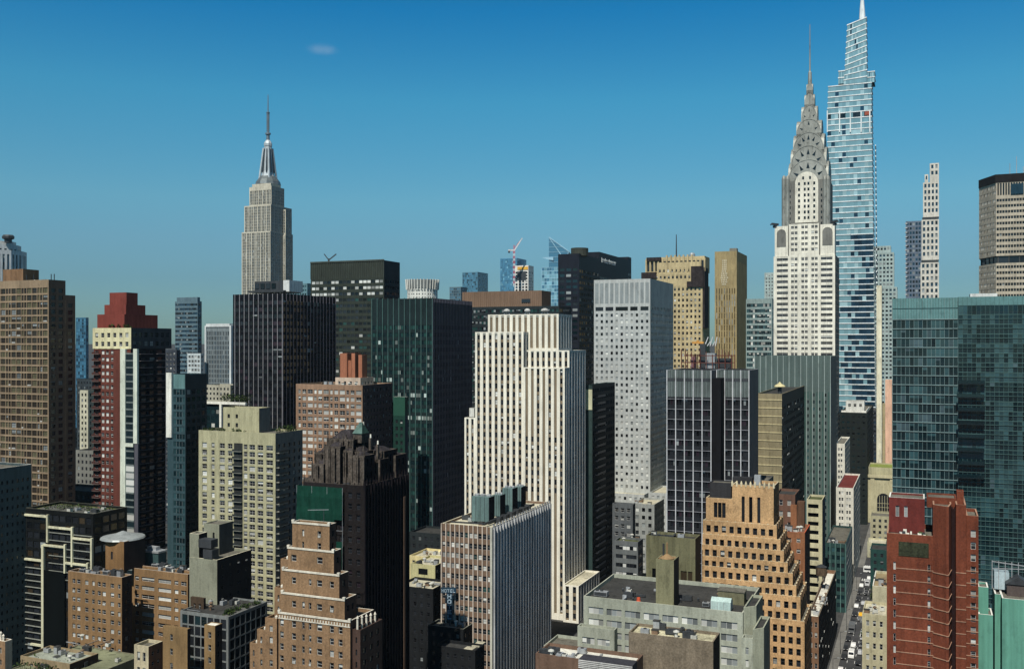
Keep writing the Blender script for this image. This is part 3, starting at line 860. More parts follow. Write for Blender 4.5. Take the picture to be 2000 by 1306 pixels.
    m = MB(); Z = lambda py: b.Z(py, cx, cy)
    m.lathe(cx, cy, [(3.0, Z(60)), (2.6, Z(36)), (2.2, Z(20)), (1.2, Z(-6)), (.3, Z(-28))], tc, 8)
    b.part("spire", m)
    m = MB(); m.box(b.X(1689, 2), b.X(1699, 2), 1.2, 1.9, b.Z(224, w - 2, 2), b.Z(217, w - 2, 2), mat("orange_hoist", C(165, 84, 62))); b.part("hoist_screen", m)
    b.roof.f and b.part("roof", b.roof)
vanderbilt()
# ================================================================== octagonal slab at the frame edge
def metlife():
    b = Bld("octagonal_tower", "broad octagonal precast office slab with black penthouse band", "office tower", 1945, 2060, 730, corner='l', nwin=100)
    st = mat("precast_beige", C(178, 168, 148)); x0 = b.X(1912, 24)
    gl = (G_DARK, G_BROWN, BLIND_G, FRAME_D)
    f = sp(st, fh=4.3, bay=1.9, wf=.8, hf=.48, r2=.7, wk='pl', gl=gl, mix=(.75, .2, .05), zt=1, mx=.3)
    c = sp(st, fh=4.3, bay=2.4, wf=.68, hf=.55, r2=.22, wk='pl', gl=(G_BROWN, BLIND_G, BLIND, FRAME_D), mix=(.2, .5, .3), zt=1, mx=.3)
    pts = [(0, 0), (b.w, 0), (b.w - x0, 24), (b.w - x0 - 4, 60), (x0 + 4.5, 60), (x0, 24)]
    bl = sp(st, blank=True)
    S = [f, bl, bl, bl, f, c]
    def P(q): return [(x + (q if x < 20 else -q), y + q * .6) for x, y in pts]
    b.poly(P(0), 0, b.Z(514, 0), S, par=.01)
    dkm = sp(mat("dark_louvre", 0), fh=6, bay=7, wf=.9, hf=.9, r2=.4, zt=.2, wk='pl', gl=gl, mix=(1,))
    b.poly(P(1.2), b.Z(514, 0), b.Z(500, 0), [dkm], par=.01)
    b.poly(P(.05), b.Z(500, 0), b.Z(384, 0), S, par=.01)
    lou = sp(st, fh=9.5, bay=1.8, wf=.6, hf=.96, r2=.6, zt=.3, wk='pl', gl=(G_BROWN, G_DARK, BLIND_G, FRAME_D), mix=(.5, .5, 0))
    b.poly(P(.1), b.Z(384, 0), b.Z(357, 0), [lou, bl, bl, bl, f, c], par=.01)
    b.poly(P(-.3), b.Z(357, 0), b.Z(341, 0), [sp(mat("black_fascia", C(34, 32, 32)), blank=True)], par=1)
    b.finish()
    m = MB(); xs, xe = b.X(1974), b.X(1999)
    m.box(xs, xe, -.7, -.1, b.Z(381, 0), b.Z(361, 0), mat("sign_board_dark", C(28, 62, 78), .4)); b.part("sign_board", m)
    for i in range(5):
        o = MB(); x = 10 + i * 4.5; z = b.Z(341, 0); h_ = (9, 14, 6, 12, 8)[i]
        o.lathe(x, 8, [(.25, z - 1.2), (.2, z + h_)], STEEL, 6); ob = o.build("antenna")
        tag(ob, "thin whip antenna on the roof of the octagonal beige slab", "antenna", "whip antennas on the octagonal slab")
        ob.location = b.root.location; ob.rotation_euler = b.root.rotation_euler
metlife()
# ================================================================== middle distance
# dark green office with ribbed crown
b = Bld("office_tower", "dark olive office slab with blank ribbed crown and lit windows", "office tower", 607, 750, 620, nwin=100)
ol = mat("olive_dark", C(52, 58, 50), .6); dep = b.Y(781, b.w); b.h = b.Z(508)
fr = sp(ol, fh=3.85, bay=3.0, wf=.85, hf=.5, r2=.2, zt=11.5, wk='pl', gl=(G_DARK, G_GREEN, BLIND, FRAME_D), mix=(.62, .28, .10),
        vf=lambda c, r, n, R: (2 if random.random() < .55 else 0) if r in (0, 1, 2) else (None if random.random() < .5 else 0))
b.box(0, b.w, 0, dep, 0, b.h, fr, sp(mat("charcoal", C(38, 40, 44), .6), fh=3.85, bay=3, wf=.8, hf=.5, r2=.2, zt=11.5, wk='pl', gl=(G_DARK, G_DARK, G_PURP, FRAME_D), mix=(.7, .2, .1)))
b.finish()
m = MB(); rb = mat("rib_metal", C(74, 80, 72), .5)
n = 34
for i in range(n + 1): m.box(b.w * i / n - .12, b.w * i / n + .12, -.35, -.01, b.h - 11, b.h - .3, rb)
m.box(-.2, b.w + .2, -.5, -.02, b.h - .3, b.h + .6, rb)
b.part("rib", m)
o = MB(); px, py_, pz = b.world(b.X(632), 6, b.h)
o.bar((0, 0, -1), (0, 0, 3), 1.0, STEEL_D); o.bar((0, 0, 2), (5, 0, 6), .7, STEEL_D); o.bar((0, 0, 2), (-3, 0, 6), .6, STEEL_D)
ob = o.build("davit_crane"); ob.location = (px, py_, pz); tag(ob, "small black window cleaning davit on the dark olive slab roof", "crane")
# white finned tower, brown-topped slab
b = Bld("office_slab", "dark banded office slab topped by a brown ribbed penthouse", "office slab", 900, 1092, 640, nwin=100)
f = sp(mat("charcoal_green", C(42, 50, 52), .5), fh=3.9, ribbon=True, hf=.5, r2=.2, wk='rb', gl=(G_DARK, G_GREEN, BLIND_G, FRAME_D))
b.box(0, b.w, 0, b.Y(1120, b.w), 0, b.Z(597), f)
bw = mat("brown_metal_panel", C(122, 98, 78), .6, var=.05)
x0, x1 = b.X(903, 3), b.X(1058, 3)
b.box(x0, x1, 3, b.Y(1076, x1), b.Z(597), b.Z(567, x1, 3), sp(bw, blank=True), par=.5)
b.finish()
m = MB()
for i in range(40): x = x0 + (x1 - x0) * i / 40; m.box(x, x + .25, 2.7, 2.98, b.Z(597), b.Z(568, x1, 3), mat("brown_rib", C(140, 116, 96), .6))
b.part("rib", m)
m = MB(); m.box(b.X(1019, 3), b.X(1036, 3), 2.5, 2.69, b.Z(590, x1, 3), b.Z(583, x1, 3), G_DARK); b.part("louvre_vent", m)
# black tower with illegible lit sign
b = Bld("office_tower", "black office slab with a white lettered sign high on its north wall", "office tower", 1090, 1131, 660, nwin=100)
bk = mat("black_panel", C(30, 34, 44), .5); dep = b.Y(1233, b.w); b.h = b.Z(491)
f = sp(bk, fh=3.9, bay=4.2, wf=.75, hf=.5, r2=.15, wk='pl', gl=(G_DARK, G_TEALD, BLIND_G, FRAME_D), mix=(.6, .32, .08), zt=9)
b.h = b.Z(495)
b.box(0, b.w, 0, dep * .35, 0, b.h, f, dict(f, zt=10)); b.box(.4, b.w + .02, dep * .35, dep * .93, 0, b.Z(497.5, b.w, dep * .55), dict(f, blank=True), dict(f, zt=17)); b.box(.4, b.w + .01, dep * .93, dep, 0, b.Z(502, b.w, dep * .95), dict(f, blank=True), dict(f, zt=12)); b.finish()
m = MB(); z = b.Z(497, b.w, 3); m.lathe(b.w - 3, 10, [(6, b.h - 1), (6, b.h + 4.5)], mat("olive_tank", C(62, 66, 58)), 14); b.part("roof_drum", m)
m = MB(); ya, yb = b.Y(1175, b.w), b.Y(1202, b.w); zc = b.Z(512, b.w, (ya + yb) / 2); R = random.Random(3)
lw = mat("sign_white", (.75, .78, .75), .5)
y = ya
while y < yb:                                  # a line of small raised letters, too far to read
    q = R.uniform(1.6, 2.6); h_ = R.choice((2.6, 2.6, 3.4))
    m.box(b.w + .05, b.w + .3, y, y + .6, zc - 1.3, zc - 1.3 + h_, lw); m.box(b.w + .05, b.w + .3, y + .6, y + q, zc + .7, zc + 1.3, lw)
    if R.random() < .6: m.box(b.w + .05, b.w + .3, y + .6, y + q, zc - 1.3, zc - .7, lw)
    y += q + .9
b.part("sign_lettering", m)
# tan buttressed tower
def chanin():
    b = Bld("buttressed_tower", "tan brick tower with buttressed crown and dark wrapped corners", "tower", 1306, 1372, 650, nwin=100)
    tn = mat("tan_brick", C(190, 172, 128)); dkb = mat("netting_black", C(52, 46, 46), var=.4, fine=.5, scale=2)
    gl = (G_DARK, G_BROWN, BLIND, FRAME_D); w = b.w
    f = sp(tn, fh=3.7, bay=2.75, wf=.48, hf=.5, r1=.12, r2=.35, gl=gl, mix=(.6, .2, .12, .08), zt=1)
    dep = b.Y(1386, w)
    b.box(-b.w * .75, w, 0, 24, 0, b.Z(556), f, f)
    b.box(-b.w * .70, w - 1.4, .6, 23, b.Z(556), b.Z(532), f, f)
    x0, x1 = b.X(1283, 1.5), b.X(1372, 1.5)
    b.box(x0, x1 - 2, 1.6, 21, b.Z(532), b.Z(510), dict(f, zt=4), f)
    b.box(b.X(1262, 3), b.X(1376, 3), 3, 20, b.Z(530), b.Z(499), sp(tn, blank=True), None)
    b.finish()
    m = MB(); xa, xb = b.X(1262, 2), b.X(1376, 2); n = 14
    for i in range(n + 1):
        x = xa + (xb - xa) * i / n
        m.box(x - .55, x + .55, 1.9, 3.0, b.Z(529), b.Z(500) + (1.5 if 4 < i < 12 else -1), tn)
        m.box(x - .4, x + .4, 1.4, 1.9, b.Z(529), b.Z(508), tn)
    b.part("buttress", m)
    m = MB(); xa, xb = b.X(1262, 2), b.X(1376, 2)
    for i in range(n):
        x = xa + (xb - xa) * (i + .5) / n; m.box(x - .75, x + .75, 2.7, 2.99, b.Z(526), b.Z(507), G_DARK)
    b.part("louvre_vent", m)
    m = MB()
    m.box(b.X(1253), b.X(1282), -.8, 2, b.Z(541), b.Z(529), dkb); m.box(b.X(1262), b.X(1290), 1, 2.4, b.Z(506), b.Z(499), dkb)
    m.box(b.X(1342), w + .5, -1, 8, b.Z(560), b.Z(549), dkb); m.box(b.X(1350), w + .4, -.7, 8, b.Z(549), b.Z(527), dkb); m.box(w, w + 1.2, 1, 14, b.Z(640), b.Z(522), dkb)
    m.box(b.X(1350, 2), b.X(1372, 2), 1.2, 1.9, b.Z(530), b.Z(519), dkb)
    b.part("scaffold_wrap", m)
    m = MB(); x = b.X(1321, 10); m.lathe(x, 10, [(.5, b.Z(500)), (.25, b.Z(458, x, 10))], STEEL_D, 6); b.part("antenna", m)
    m = MB(); x = b.X(1352, 8); m.lathe(x, 8, [(2, b.Z(500)), (2, b.Z(494)), (1.2, b.Z(491))], STEEL, 10); b.part("roof_tank", m)
chanin()
b = Bld("stone_slab_tower", "plain tan slab tower with white carved panel near its top", "tower", 1396, 1439, 790, nwin=60)
tn = mat("tan_plain", C(160, 142, 98), fine=.18); dep = b.Y(1459, b.w); b.h = b.Z(490)
f = sp(tn, fh=5, bay=2.2, wf=.3, hf=.9, r2=.25, r1=.1, zt=30, wk='pl', gl=(G_BROWN, BLIND_G, G_DARK, FRAME_D), mix=(.6, .3, .1))
b.box(0, b.w, 0, dep, 0, b.h, f, dict(f, zt=8))
b.box(b.X(1424), b.w - .4, 2, 8, b.h - 1, b.Z(484), sp(mat("bulkhead_grey", C(130, 126, 112)), blank=True), par=.3)
b.finish()
m = MB(); cr = mat("carved_white", C(205, 196, 168)); xm = b.X(1416)
for j in range(12):
    q = 5.2 - abs(j - 3) * .45 if j < 8 else 3.2
    for i in range(int(q)):
        x = xm + (i - q / 2) * 1.3; m.box(x, x + .7, -.35, -.01, b.Z(556) + j * 1.75, b.Z(556) + j * 1.75 + 1.35, cr)
b.part("carved_panel", m)
simple("office_block", "grey green banded office block left of the steel crowned tower", 1457, 1508, 1514, 583, 730,
       sp(mat("greygreen_band", C(138, 158, 156), .5), fh=4.1, ribbon=True, hf=.62, r2=.2, wk='rb', gl=(G_TEALD, G_TEAL, BLIND, FRAME_M), zt=3), nwin=30)
simple("apartment_tower", "thin pale green apartment tower peeking beside the steel crowned tower", 1493, 1512, None, 532, 1000,
       sp(mat("pale_green_stone", 0), fh=3.5, bay=3, wf=.5, hf=.5), dep=14, nwin=30)
# black ribbed tower
def ribbed_black():
    b = Bld("office_tower", "black office tower with thin pale vertical ribs and roof plant box", "office tower", 455, 552, 520, nwin=100)
    bk = mat("black_anodised", C(17, 17, 23), .5); rb = mat("pale_rib", C(150, 148, 150), .4)
    w = b.w; dep = b.Y(655, w); b.h = b.Z(573)
    f = sp(bk, fh=3.7, bay=w / 10.5, wf=.9, hf=.58, r2=.12, mx=.1, zt=3, wk='cw', gl=(G_DARK, G_PURP, BLIND_G, FRAME_D), mix=(.82, .155, .005, .02))
    b.box(0, w, 0, dep, 0, b.h, f, dict(f, bay=3.1)); b.finish()
    m = MB()
    for i in range(11): x = w * (i + .5) / 10.5; m.box(x - .14, x + .14, -.4, -.01, 0, b.h + .02, rb)
    m2 = MB(); n = int(dep / 3.1)
    for i in range(n + 1): y = dep * i / n; m2.box(w + .01, w + .4, y - .1, y + .1, 0, b.h + .02, mat("grey_rib", C(84, 82, 92), .4))
    b.part("mullion", m); b.part("mullion", m2)
    m = MB(); z0, z1 = b.h, b.Z(546); xa, xb = b.X(497, 8), b.X(552, 8)
    wh = mat("plant_white", C(205, 208, 205)); 
    m.box(xa, xb, 8, 20, z0 + 2.2, z1, STEEL_D); m.box(xb, xb + 4, 8.5, 21, z0 + 1.5, z1 + .3, wh); m.box(xa - 3, xb + 2, 6, 22, z0 + 1.2, z0 + 2.2, STEEL_D)
    for i in range(4): m.box(xa + .5 + i * 3.7, xa + 3.2 + i * 3.7, 7.7, 7.99, z0 + 3.4, z1 - 1.2, G_DARK)
    for i in range(5): m.box(xa + i * 4, xa + .6 + i * 4, 9, 9.6, z0 - 1, z0 + 1.2, wh)
    b.part("plant_room", m)
ribbed_black()
# green-black ribbed tower with lit windows
def green_black():
    b = Bld("office_tower", "dark green glass office tower with vertical mullions and scattered lit windows", "office tower", 727, 845, 475, nwin=100)
    gm = mat("green_black_panel", C(31, 44, 45), .4); rb = mat("green_mullion", C(72, 104, 100), .4); gr = mat("grey_mullion", C(74, 76, 90), .4)
    w = b.w; dep = b.Y(921, w); b.h = b.Z(582)
    L = {(4, 2): 1, (4, 4): 1, (5, 2): 1}
    def lit(c, r, n, R):
        p = .03
        if 5 <= r <= 19: p = .10
        if r in (9, 12): p = .6
        return 2 if random.random() < p else None
    f = sp(gm, fh=3.7, bay=w / 21, wf=.86, hf=.55, r2=.15, mx=.1, zt=12.5, wk='pl', gl=(G_TEALD, G_GREEN, glass('lit_blind_soft', (.30, .36, .34), .25, .4, var=.7), FRAME_D), mix=(.5, .47, .03), vf=lit)
    ri = dict(f, bay=1.7, gl=(G_DARK, G_TEALD, BLIND_G, FRAME_D), mix=(.7, .27, .03), vf=None)
    b.box(0, w, 0, dep, 0, b.h, f, ri); b.finish()
    m = MB()
    for i in range(12): x = w * i / 11; m.box(x - .16, x + .16, -.45, -.01, 0, b.h + .3, rb)
    m2 = MB(); n = int(dep / 1.7)
    for i in range(n + 1): y = dep * i / n; m2.box(w + .01, w + .35, y - .09, y + .09, 0, b.h + .02, gr)
    b.part("mullion", m); b.part("mullion", m2)
green_black()
# stepped white limestone tower
def news():
    b = Bld("stepped_white_tower", "stepped white tower with bright vertical piers and dark window stripes", "office tower", 903, 1103, 420, nwin=100)
    wb = mat("white_pier_brick", C(232, 227, 208), var=.08); spn = mat("brown_spandrel", C(128, 114, 92)); gl = (G_DARK, G_BROWN, BLIND, FRAME_D)
    w = b.w; pit = 2.72
    f = sp(wb, fh=3.65, bay=pit, wf=.47, hf=.62, r1=.55, r2=.75, span=spn, wk='dh', gl=gl, mix=(.78, .14, .05, .03), zt=.5, mx=.25, zb=0)
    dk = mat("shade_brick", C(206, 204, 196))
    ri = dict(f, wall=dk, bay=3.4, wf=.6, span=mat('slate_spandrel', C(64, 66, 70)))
    yb = b.Y(1144, w)
    blank_top = dict(f, zt=.6, skip=lambda c, r, n, R: r < 4, mechm=spn)
    # front bay and its continuation
    b.box(b.X(1022), w, 0, 6.2, 0, b.Z(718), dict(f, skip=lambda c, r, n, R: (c in (0, 1, 3, 5) and (r < 8 or r > 14)) or (c == 3), mechm=spn), ri, par=.5)
    # main body, left part
    b.box(b.X(928, 2), b.X(1022.3, 2), 2, yb, 0, b.Z(648, 20, 2), f, ri, par=1.2)
    b.box(0, b.X(928.5, 2.2), 2.2, yb - 2, 0, b.Z(815, 0, 2), f, ri, par=.8)
    b.box(.6, b.X(926, 6), 6, yb - 8, b.Z(815, 0, 2), b.Z(797, 0, 4), sp(mat("bulkhead_pale", C(205, 205, 196)), blank=True), par=.3)
    # right wing
    b.box(b.X(1022.6, 6), w - .02, 6, yb, 0, b.Z(684, w, 6), f, ri, par=1)
    # tower
    xt0, xt1 = b.X(953, 8), b.X(1091, 8)
    b.box(xt0, xt1, 8, b.Y(1117, xt1), b.Z(684, w, 6) - 1, b.Z(613, 40, 8), dict(f, skip=lambda c, r, n, R: r < 4 or c % 3 == 1 and r < 9, mechm=spn), dict(ri, skip=lambda c, r, n, R: r < 4, mechm=spn), par=1.2)
    # low front extension
    xe0, xe1 = b.X(1103.5, 3), b.X(1130, -2)
    b.box(w + .02, xe1, -2, b.Y(1171, xe1), 0, b.Z(1141, w, -2), dict(f, bay=3), ri, par=.8, roof=ROOF_L)
    b.finish()
    m = MB(); z = b.Z(613, 40, 8)
    for px, r in ((990, 2.2), (1030, 2), (1064, 2.6)):
        x = b.X(px, 12); m.lathe(x, 12, [(.3, z - 1), (.3, z + .8), (r * .5, z + 1.0), (r * .7, z + 1.6), (r * .62, z + 2.2), (r * .2, z + 2.7)], mat("dish_grey", C(190, 190, 184)), 12)
        m.bar((x - r, 12, z - 1), (x, 12, z + 2), .3, STEEL); m.bar((x + r, 12, z - 1), (x, 12, z + 2), .3, STEEL)
    b.part("satellite_dish", m)
news()
# silver tower with square windows
def silver():
    b = Bld("office_tower", "silver grey office tower with small square windows and tall louvred top", "office tower", 1160, 1270, 540, nwin=100)
    al = mat("silver_aluminium", C(178, 182, 178), .6, var=.08); lo = mat("louvre_silver", C(140, 148, 148), .5)
    w = b.w; dep = b.Y(1315, w); b.h = b.Z(544)
    f = sp(al, fh=3.55, bay=w / 11, wf=.46, hf=.48, r2=.3, mx=.3, zt=18.5, wk='pl', gl=(G_DARK, BLIND_G, BLIND, FRAME_M), mix=(.34, .34, .32))
    ri = sp(mat("silver_side", C(150, 160, 160), .6), fh=3.55, bay=3, wf=.75, hf=.52, r2=.15, zt=18.5, wk='pl', gl=(G_TEALD, G_DARK, BLIND_G, FRAME_M), mix=(.5, .35, .15))
    b.box(0, w, 0, dep, 0, b.h, f, ri, par=1)
    # base blocks
    b.box(w + .02, w + 9.5, -1, dep * .5, 0, b.Z(962, w + 5, -1), dict(f, zt=1), dict(ri, zt=1), roof=ROOF_L)
    b.box(-14, w - 1, -9, -.02, 0, b.Z(966, w, -9), dict(f, zt=1), dict(ri, zt=1), roof=ROOF_L)
    xe = b.X(1285, -7)
    b.finish()
    m = MB(); n = 11
    for i in range(n): x = .3 + (w - .6) * (i + .5) / n; m.box(x - 1.0, x + 1.0, -.02, .02, b.h - 13.5, b.h - 2, lo)
    b.part("louvre_vent", m)
    m = MB()
    for a, q in ((.03, .17), (.21, .35), (.39, .61), (.65, .78), (.83, .97)): m.box(w * a, w * q, -.03, .02, b.h - 17.6, b.h - 15.4, G_DARK)
    b.part("louvre_vent", m)
    m = MB()
    for i in range(16): y = dep * (i + .3) / 16; m.box(w - .02, w + .03, y, y + dep / 32, b.h - 17.2, b.h - 15.2, G_DARK)
    b.part("louvre_vent", m)
silver()
b = simple("office_block", "small silver annex with square windows and pale flat roof", 1236, 1278, 1297, 985, 470,
       sp(mat("silver_annex", C(150, 154, 150), .5), fh=3.7, bay=3.0, wf=.5, hf=.5, r2=.3, wk='pl', gl=(G_DARK, BLIND_G, BLIND, FRAME_M), mix=(.4, .3, .3)), roof=ROOF_L, nwin=60)
# thin dark tower between
b = Bld("apartment_tower", "dark narrow apartment tower with balconies beside the stepped white tower", "apartment tower", 1140, 1157, 450, nwin=100)
dkb = mat("dark_bronze", C(40, 42, 46), .6); dep = b.Y(1201, b.w); b.h = b.Z(752)
f = sp(mat("teal_strip_wall", C(48, 66, 64)), blank=True)
b.box(.02, b.w - .02, -.3, 1, b.Z(800), b.h - 2, sp(mat("cream_strip", C(196, 196, 160)), blank=True), par=.2)
b.box(0, b.w, 0, dep, 0, b.h, f, sp(dkb, fh=3.3, bay=3.2, wf=.6, hf=.55, r2=.4, gl=(G_DARK, G_PURP, BLIND_G, FRAME_D), mix=(.7, .2, .06, .04)))
b.finish()
def bal(m): m.box(b.w + .02, b.w + 1.4, dep * .12, dep * .45, 0, .2, dkb); m.box(b.w + 1.3, b.w + 1.4, dep * .12, dep * .45, .2, 1.1, mat("balcony_glass", (.05, .06, .08), .3))
b.reps("balcony", [b.h - 6 - i * 3.3 for i in range(30)], bal)
# blocks below it
simple("office_block", "dark low office block under the silver tower", 1196, 1236, 1241, 985, 440, sp(mat("grey_dark_block", C(92, 96, 98)), fh=3.6, bay=3, wf=.6, hf=.5), nwin=40)
simple("office_block", "grey low block with white window strips and mossy roof behind the concrete block", 1200, 1246, 1256, 1058, 400, sp(mat("grey_low_block", C(100, 104, 104)), fh=3.6, ribbon=True, hf=.45, r2=.2, wk='rb', gl=(G_DARK, BLIND, BLIND, FRAME_D)), nwin=20, roof=mat("roof_moss", C(92, 98, 60), .95, var=.4))
# twin gridded dark towers
def grid_pair():
    wl = mat("white_mullion", C(196, 198, 200), .4); dk = mat("dark_panel", C(40, 42, 46), .5); gp = mat("grey_green_glass_panel", C(96, 106, 104), .3)
    for (xl, xc, nb, lab) in ((1303, 1389, 5, "black gridded office tower with white mullions and grey glass crown, wider half of the pair"), (1400, 1463, 4, "black gridded office tower with white mullions, narrower half of the pair")):
        b = Bld("office_tower", lab, "office tower", xl, xc, 365 if nb == 5 else 368, group="paired gridded towers", nwin=100)
        w = b.w; dep = b.Y(1390 + 9 if nb == 5 else 1481, w); b.h = b.Z(723); zt = b.h - b.Z(776)
        f = sp(dk, fh=3.85, bay=w / nb / 3, wf=.84, hf=.62, r2=.2, mx=.1, zt=zt, cap=gp, wk='cw', gl=(G_DARK, G_PURP, BLIND_G, FRAME_D), mix=(.8, .12, .02, .04, .02))
        if nb == 5: dep = 26
        b.box(0, w, 0, dep, 0, b.h, f, sp(mat("slate_side", C(72, 76, 86), .5), blank=True), cop=wl)
        b.finish()
        m = MB()
        for i in range(nb + 1): x = w * i / nb; m.box(x - .17, x + .17, -.4, -.01, 0, b.h + .03, wl)
        b.part("mullion", m)
        m = MB(); z = b.h - zt
        while z > 4: m.box(.2, w - .2, -.28, -.005, z - .90, z - .75, mat("grey_transom", C(150, 152, 158), .4)); z -= 3.85
        b.part("floor_trim", m)
        m = MB()
        for i in range(nb): m.box(w * i / nb + .25, w * (i + 1) / nb - .25, -.06, -.004, b.h - zt * .42, b.h - zt * .30, STEEL_D)
        b.part("louvre_vent", m)
        if nb == 5:
            m = MB(); m.box(w + .02, w + 3.4, 1, 25, 0, b.h - 3, mat("slot_black", C(22, 22, 26))); b.part("dark_gap_filler", m)  # black box filling the gap, standing in for the shade between the towers
grid_pair()
# roof steelwork seen above the gridded pair
def brown_frame():
    b = Bld("rooftop_frame_building", "block with open brown steel roof framing behind the gridded pair", "building", 1330, 1428, 430, nwin=30)
    br = mat("brown_block", C(92, 78, 66)); b.h = b.Z(722)
    b.box(0, b.w, 0, 20, 0, b.h, sp(br, fh=3.6, bay=3, wf=.5, hf=.5), roof=ROOF_D)
    rd = mat("red_oxide_steel", C(104, 62, 52)); m = MB(); z1 = b.Z(682)
    for i in range(9):
        x = b.w * i / 8
        for y in (1, 9): m.bar((x, y, b.h - 1), (x, y, z1 - (i % 3) * 1.2), .35, rd)
    for z in (b.h + 3, b.h + 6.2):
        for y in (1, 9): m.bar((0, y, z), (b.w, y, z), .35, rd)
    b.part("roof_frame", m)
    m = MB(); m.box(b.X(1376, 4), b.X(1396, 4), 4, 8, b.h - .8, b.Z(690), STEEL); m.box(b.X(1400, 3), b.X(1426, 3), 3, 9, b.h - .8, b.Z(700), STEEL_D); m.box(b.X(1350, 3), b.X(1358, 3), 3, 6, b.h - .8, b.Z(697), mat("cab_mauve", C(120, 86, 92)))
    b.part("plant_room", m)
    b.finish()
    o = bpy.data.objects.new("boom_lift", None); COL.objects.link(o); o.location = b.world(b.X(1372, 4), 4, b.h); o.rotation_euler = (0, 0, -TH)
    tag(o, "orange yellow boom crane parked on the brown framed roof", "crane")
    y = mat("crane_orange", C(205, 145, 60)); m = MB(); z = b.Z(671) - b.h
    m.box(-4.6, .6, -.6, .6, z, z + .9, y); m.box(-2.6, -1.6, -.6, .6, z + .9, z + 1.5, y); m.build("boom", o)
    m = MB(); m.box(-1, 1.4, -1, 1, -1, z, STEEL_D); m.build("mast", o)
    m = MB(); wh = mat("crane_white", 0)
    for i in range(5): m.bar((1 + i * 1.2, 0, z - 1), (2.6 + i * 1.0, 0, z + 3 - i % 2 * 2), .35, wh)
    m.build("lattice", o)
brown_frame()
# wide grey green tower
b = Bld("office_tower", "wide grey green office tower with thin vertical fins below the steel crowned tower", "office tower", 1474, 1622, 520, nwin=100)
gg = mat("grey_green_panel", C(84, 100, 96), .5, var=.08); w = b.w; dep = b.Y(1634, w); b.h = b.Z(696)
f = sp(gg, fh=3.75, bay=w / 26, wf=.5, hf=.45, r2=.2, mx=.2, zt=19, wk='pl', gl=(G_DARK, G_TEALD, G_TEAL, FRAME_D), mix=(.65, .3, .05), skip=lambda c, r, n, R: (c % 2 == 1) or (r < 1 and c % 4), mechm=mat("grey_green_deep", C(64, 92, 86), .5))
b.box(0, w, 0, dep, 0, b.h, f, sp(mat("grey_stone_side", C(110, 108, 100)), blank=True)); b.finish()
m = MB()
for i in range(14): x = w * i / 13; m.box(x - .16, x + .16, -.4, -.01, 0, b.h + .3, mat("fin_pale", C(150, 164, 160), .5))
b.part("mullion", m)
# tan / black block with conical vent
b = Bld("office_block", "block with tan banded end wall and black window side", "office block", 1478, 1527, 440, nwin=80)
w = b.w; dep = b.Y(1578, w); b.h = b.Z(769)
tw = mat("tan_panel", C(140, 130, 100), var=.2); bk = mat("black_brown", C(42, 40, 38), .6)
b.box(0, w, 0, dep, 0, b.h, sp(tw, blank=True), sp(bk, fh=3.7, bay=4.5, wf=.7, hf=.5, r2=.2, zt=5, gl=(G_DARK, G_BROWN, BLIND, FRAME_D), mix=(.6, .2, .15, .05)), roof=ROOF_D)
b.finish()
b.reps("floor_trim", [b.h - 3 - i * 3.7 for i in range(22)], lambda m: m.box(-.1, w + .1, -.22, -.01, 0, .45, mat("cream_band", C(196, 184, 140))))
m = MB(); xv = w + 0; m.lathe(w - 3, 16, [(2.6, b.h + 2.6), (2.2, b.h + 3.2), (.8, b.h + 4), (.15, b.h + 4.8)], mat("vent_cream", C(200, 190, 140)), 12); m.lathe(w - 3, 16, [(.9, b.h - 1), (.9, b.h + 2.7)], STEEL_D, 10); b.part("conical_vent", m)
# buildings along the canyon street, south side
f = sp(mat("white_street_brick", C(216, 212, 196)), fh=3.2, pat=(.9, 1.1, .5, 1.1, .9), hf=.5, r2=.3, gl=(G_DARK, G_DARK, BLIND, FRAME_W), mix=(.75, .15, .1))
b = simple("office_block", "white loft block with red painted roof on the canyon street", 1633, 1667, 1680, 953, 489, f, sp(mat("grey_street_side", C(150, 148, 138)), fh=3.2, bay=2.4, wf=.5, hf=.5), roof=mat("roof_red", C(110, 48, 42), .9, var=.2), nwin=60)
b = simple("office_block", "tall thin cream loft block behind the red roofed block", 1632, 1650, 1660, 866, 560, dict(f, zt=2), sp(mat("grey_street_side", 0), fh=3.2, bay=2.4, wf=.5, hf=.5), nwin=60)
b = simple("office_tower", "black tower with white roof rail standing over the canyon street", 1640, 1694, 1706, 806, 640, sp(mat("black_green", C(32, 38, 36), .7), fh=3.7, bay=3, wf=.5, hf=.3, r2=.12, wk='pl', gl=(G_DARK, G_TEALD, G_DARK, FRAME_D), mix=(.6, .3, .1)), nwin=60, fin=False)
b.box(b.X(1652, 6), b.X(1688, 6), 6, 16, b.h - 1, b.Z(784), sp(mat("bulkhead_pale", 0), fh=4, bay=3, wf=.5, hf=.5), par=.3); b.finish()
m = MB(); wh = mat("rail_white", C(225, 222, 210))
m.box(1, b.w - 1, .3, .6, b.h + .02, b.h + 1.2, wh); m.box(b.w - 1, b.w - .7, .6, b.dep * .5, b.h + .02, b.h + 1.4, wh)
b.part("roof_rail", m)
b = simple("tenement", "slim white apartment block with balconies behind the black canyon tower", 1634, 1643, 1646, 795, 700, sp(mat("white_street_brick", 0), fh=3.2, bay=2.5, wf=.5, hf=.5), nwin=40, cat="apartment block")
b = simple("office_block", "low teal glass block with pale fins beside the canyon street", 1611, 1652, 1665, 1062, 432,
           sp(mat("teal_panel", C(46, 74, 72), .5), fh=3.5, pat=(.7, 1.7, .4, 1.7), hf=.55, r2=.2, wk='pl', gl=(G_TEALD, G_DARK, G_TEAL, FRAME_M), mix=(.6, .3, .1)), sp(mat("grey_street_side", 0), fh=3.5, bay=3, wf=.4, hf=.5), nwin=60, roof=ROOF_G)
m = MB()
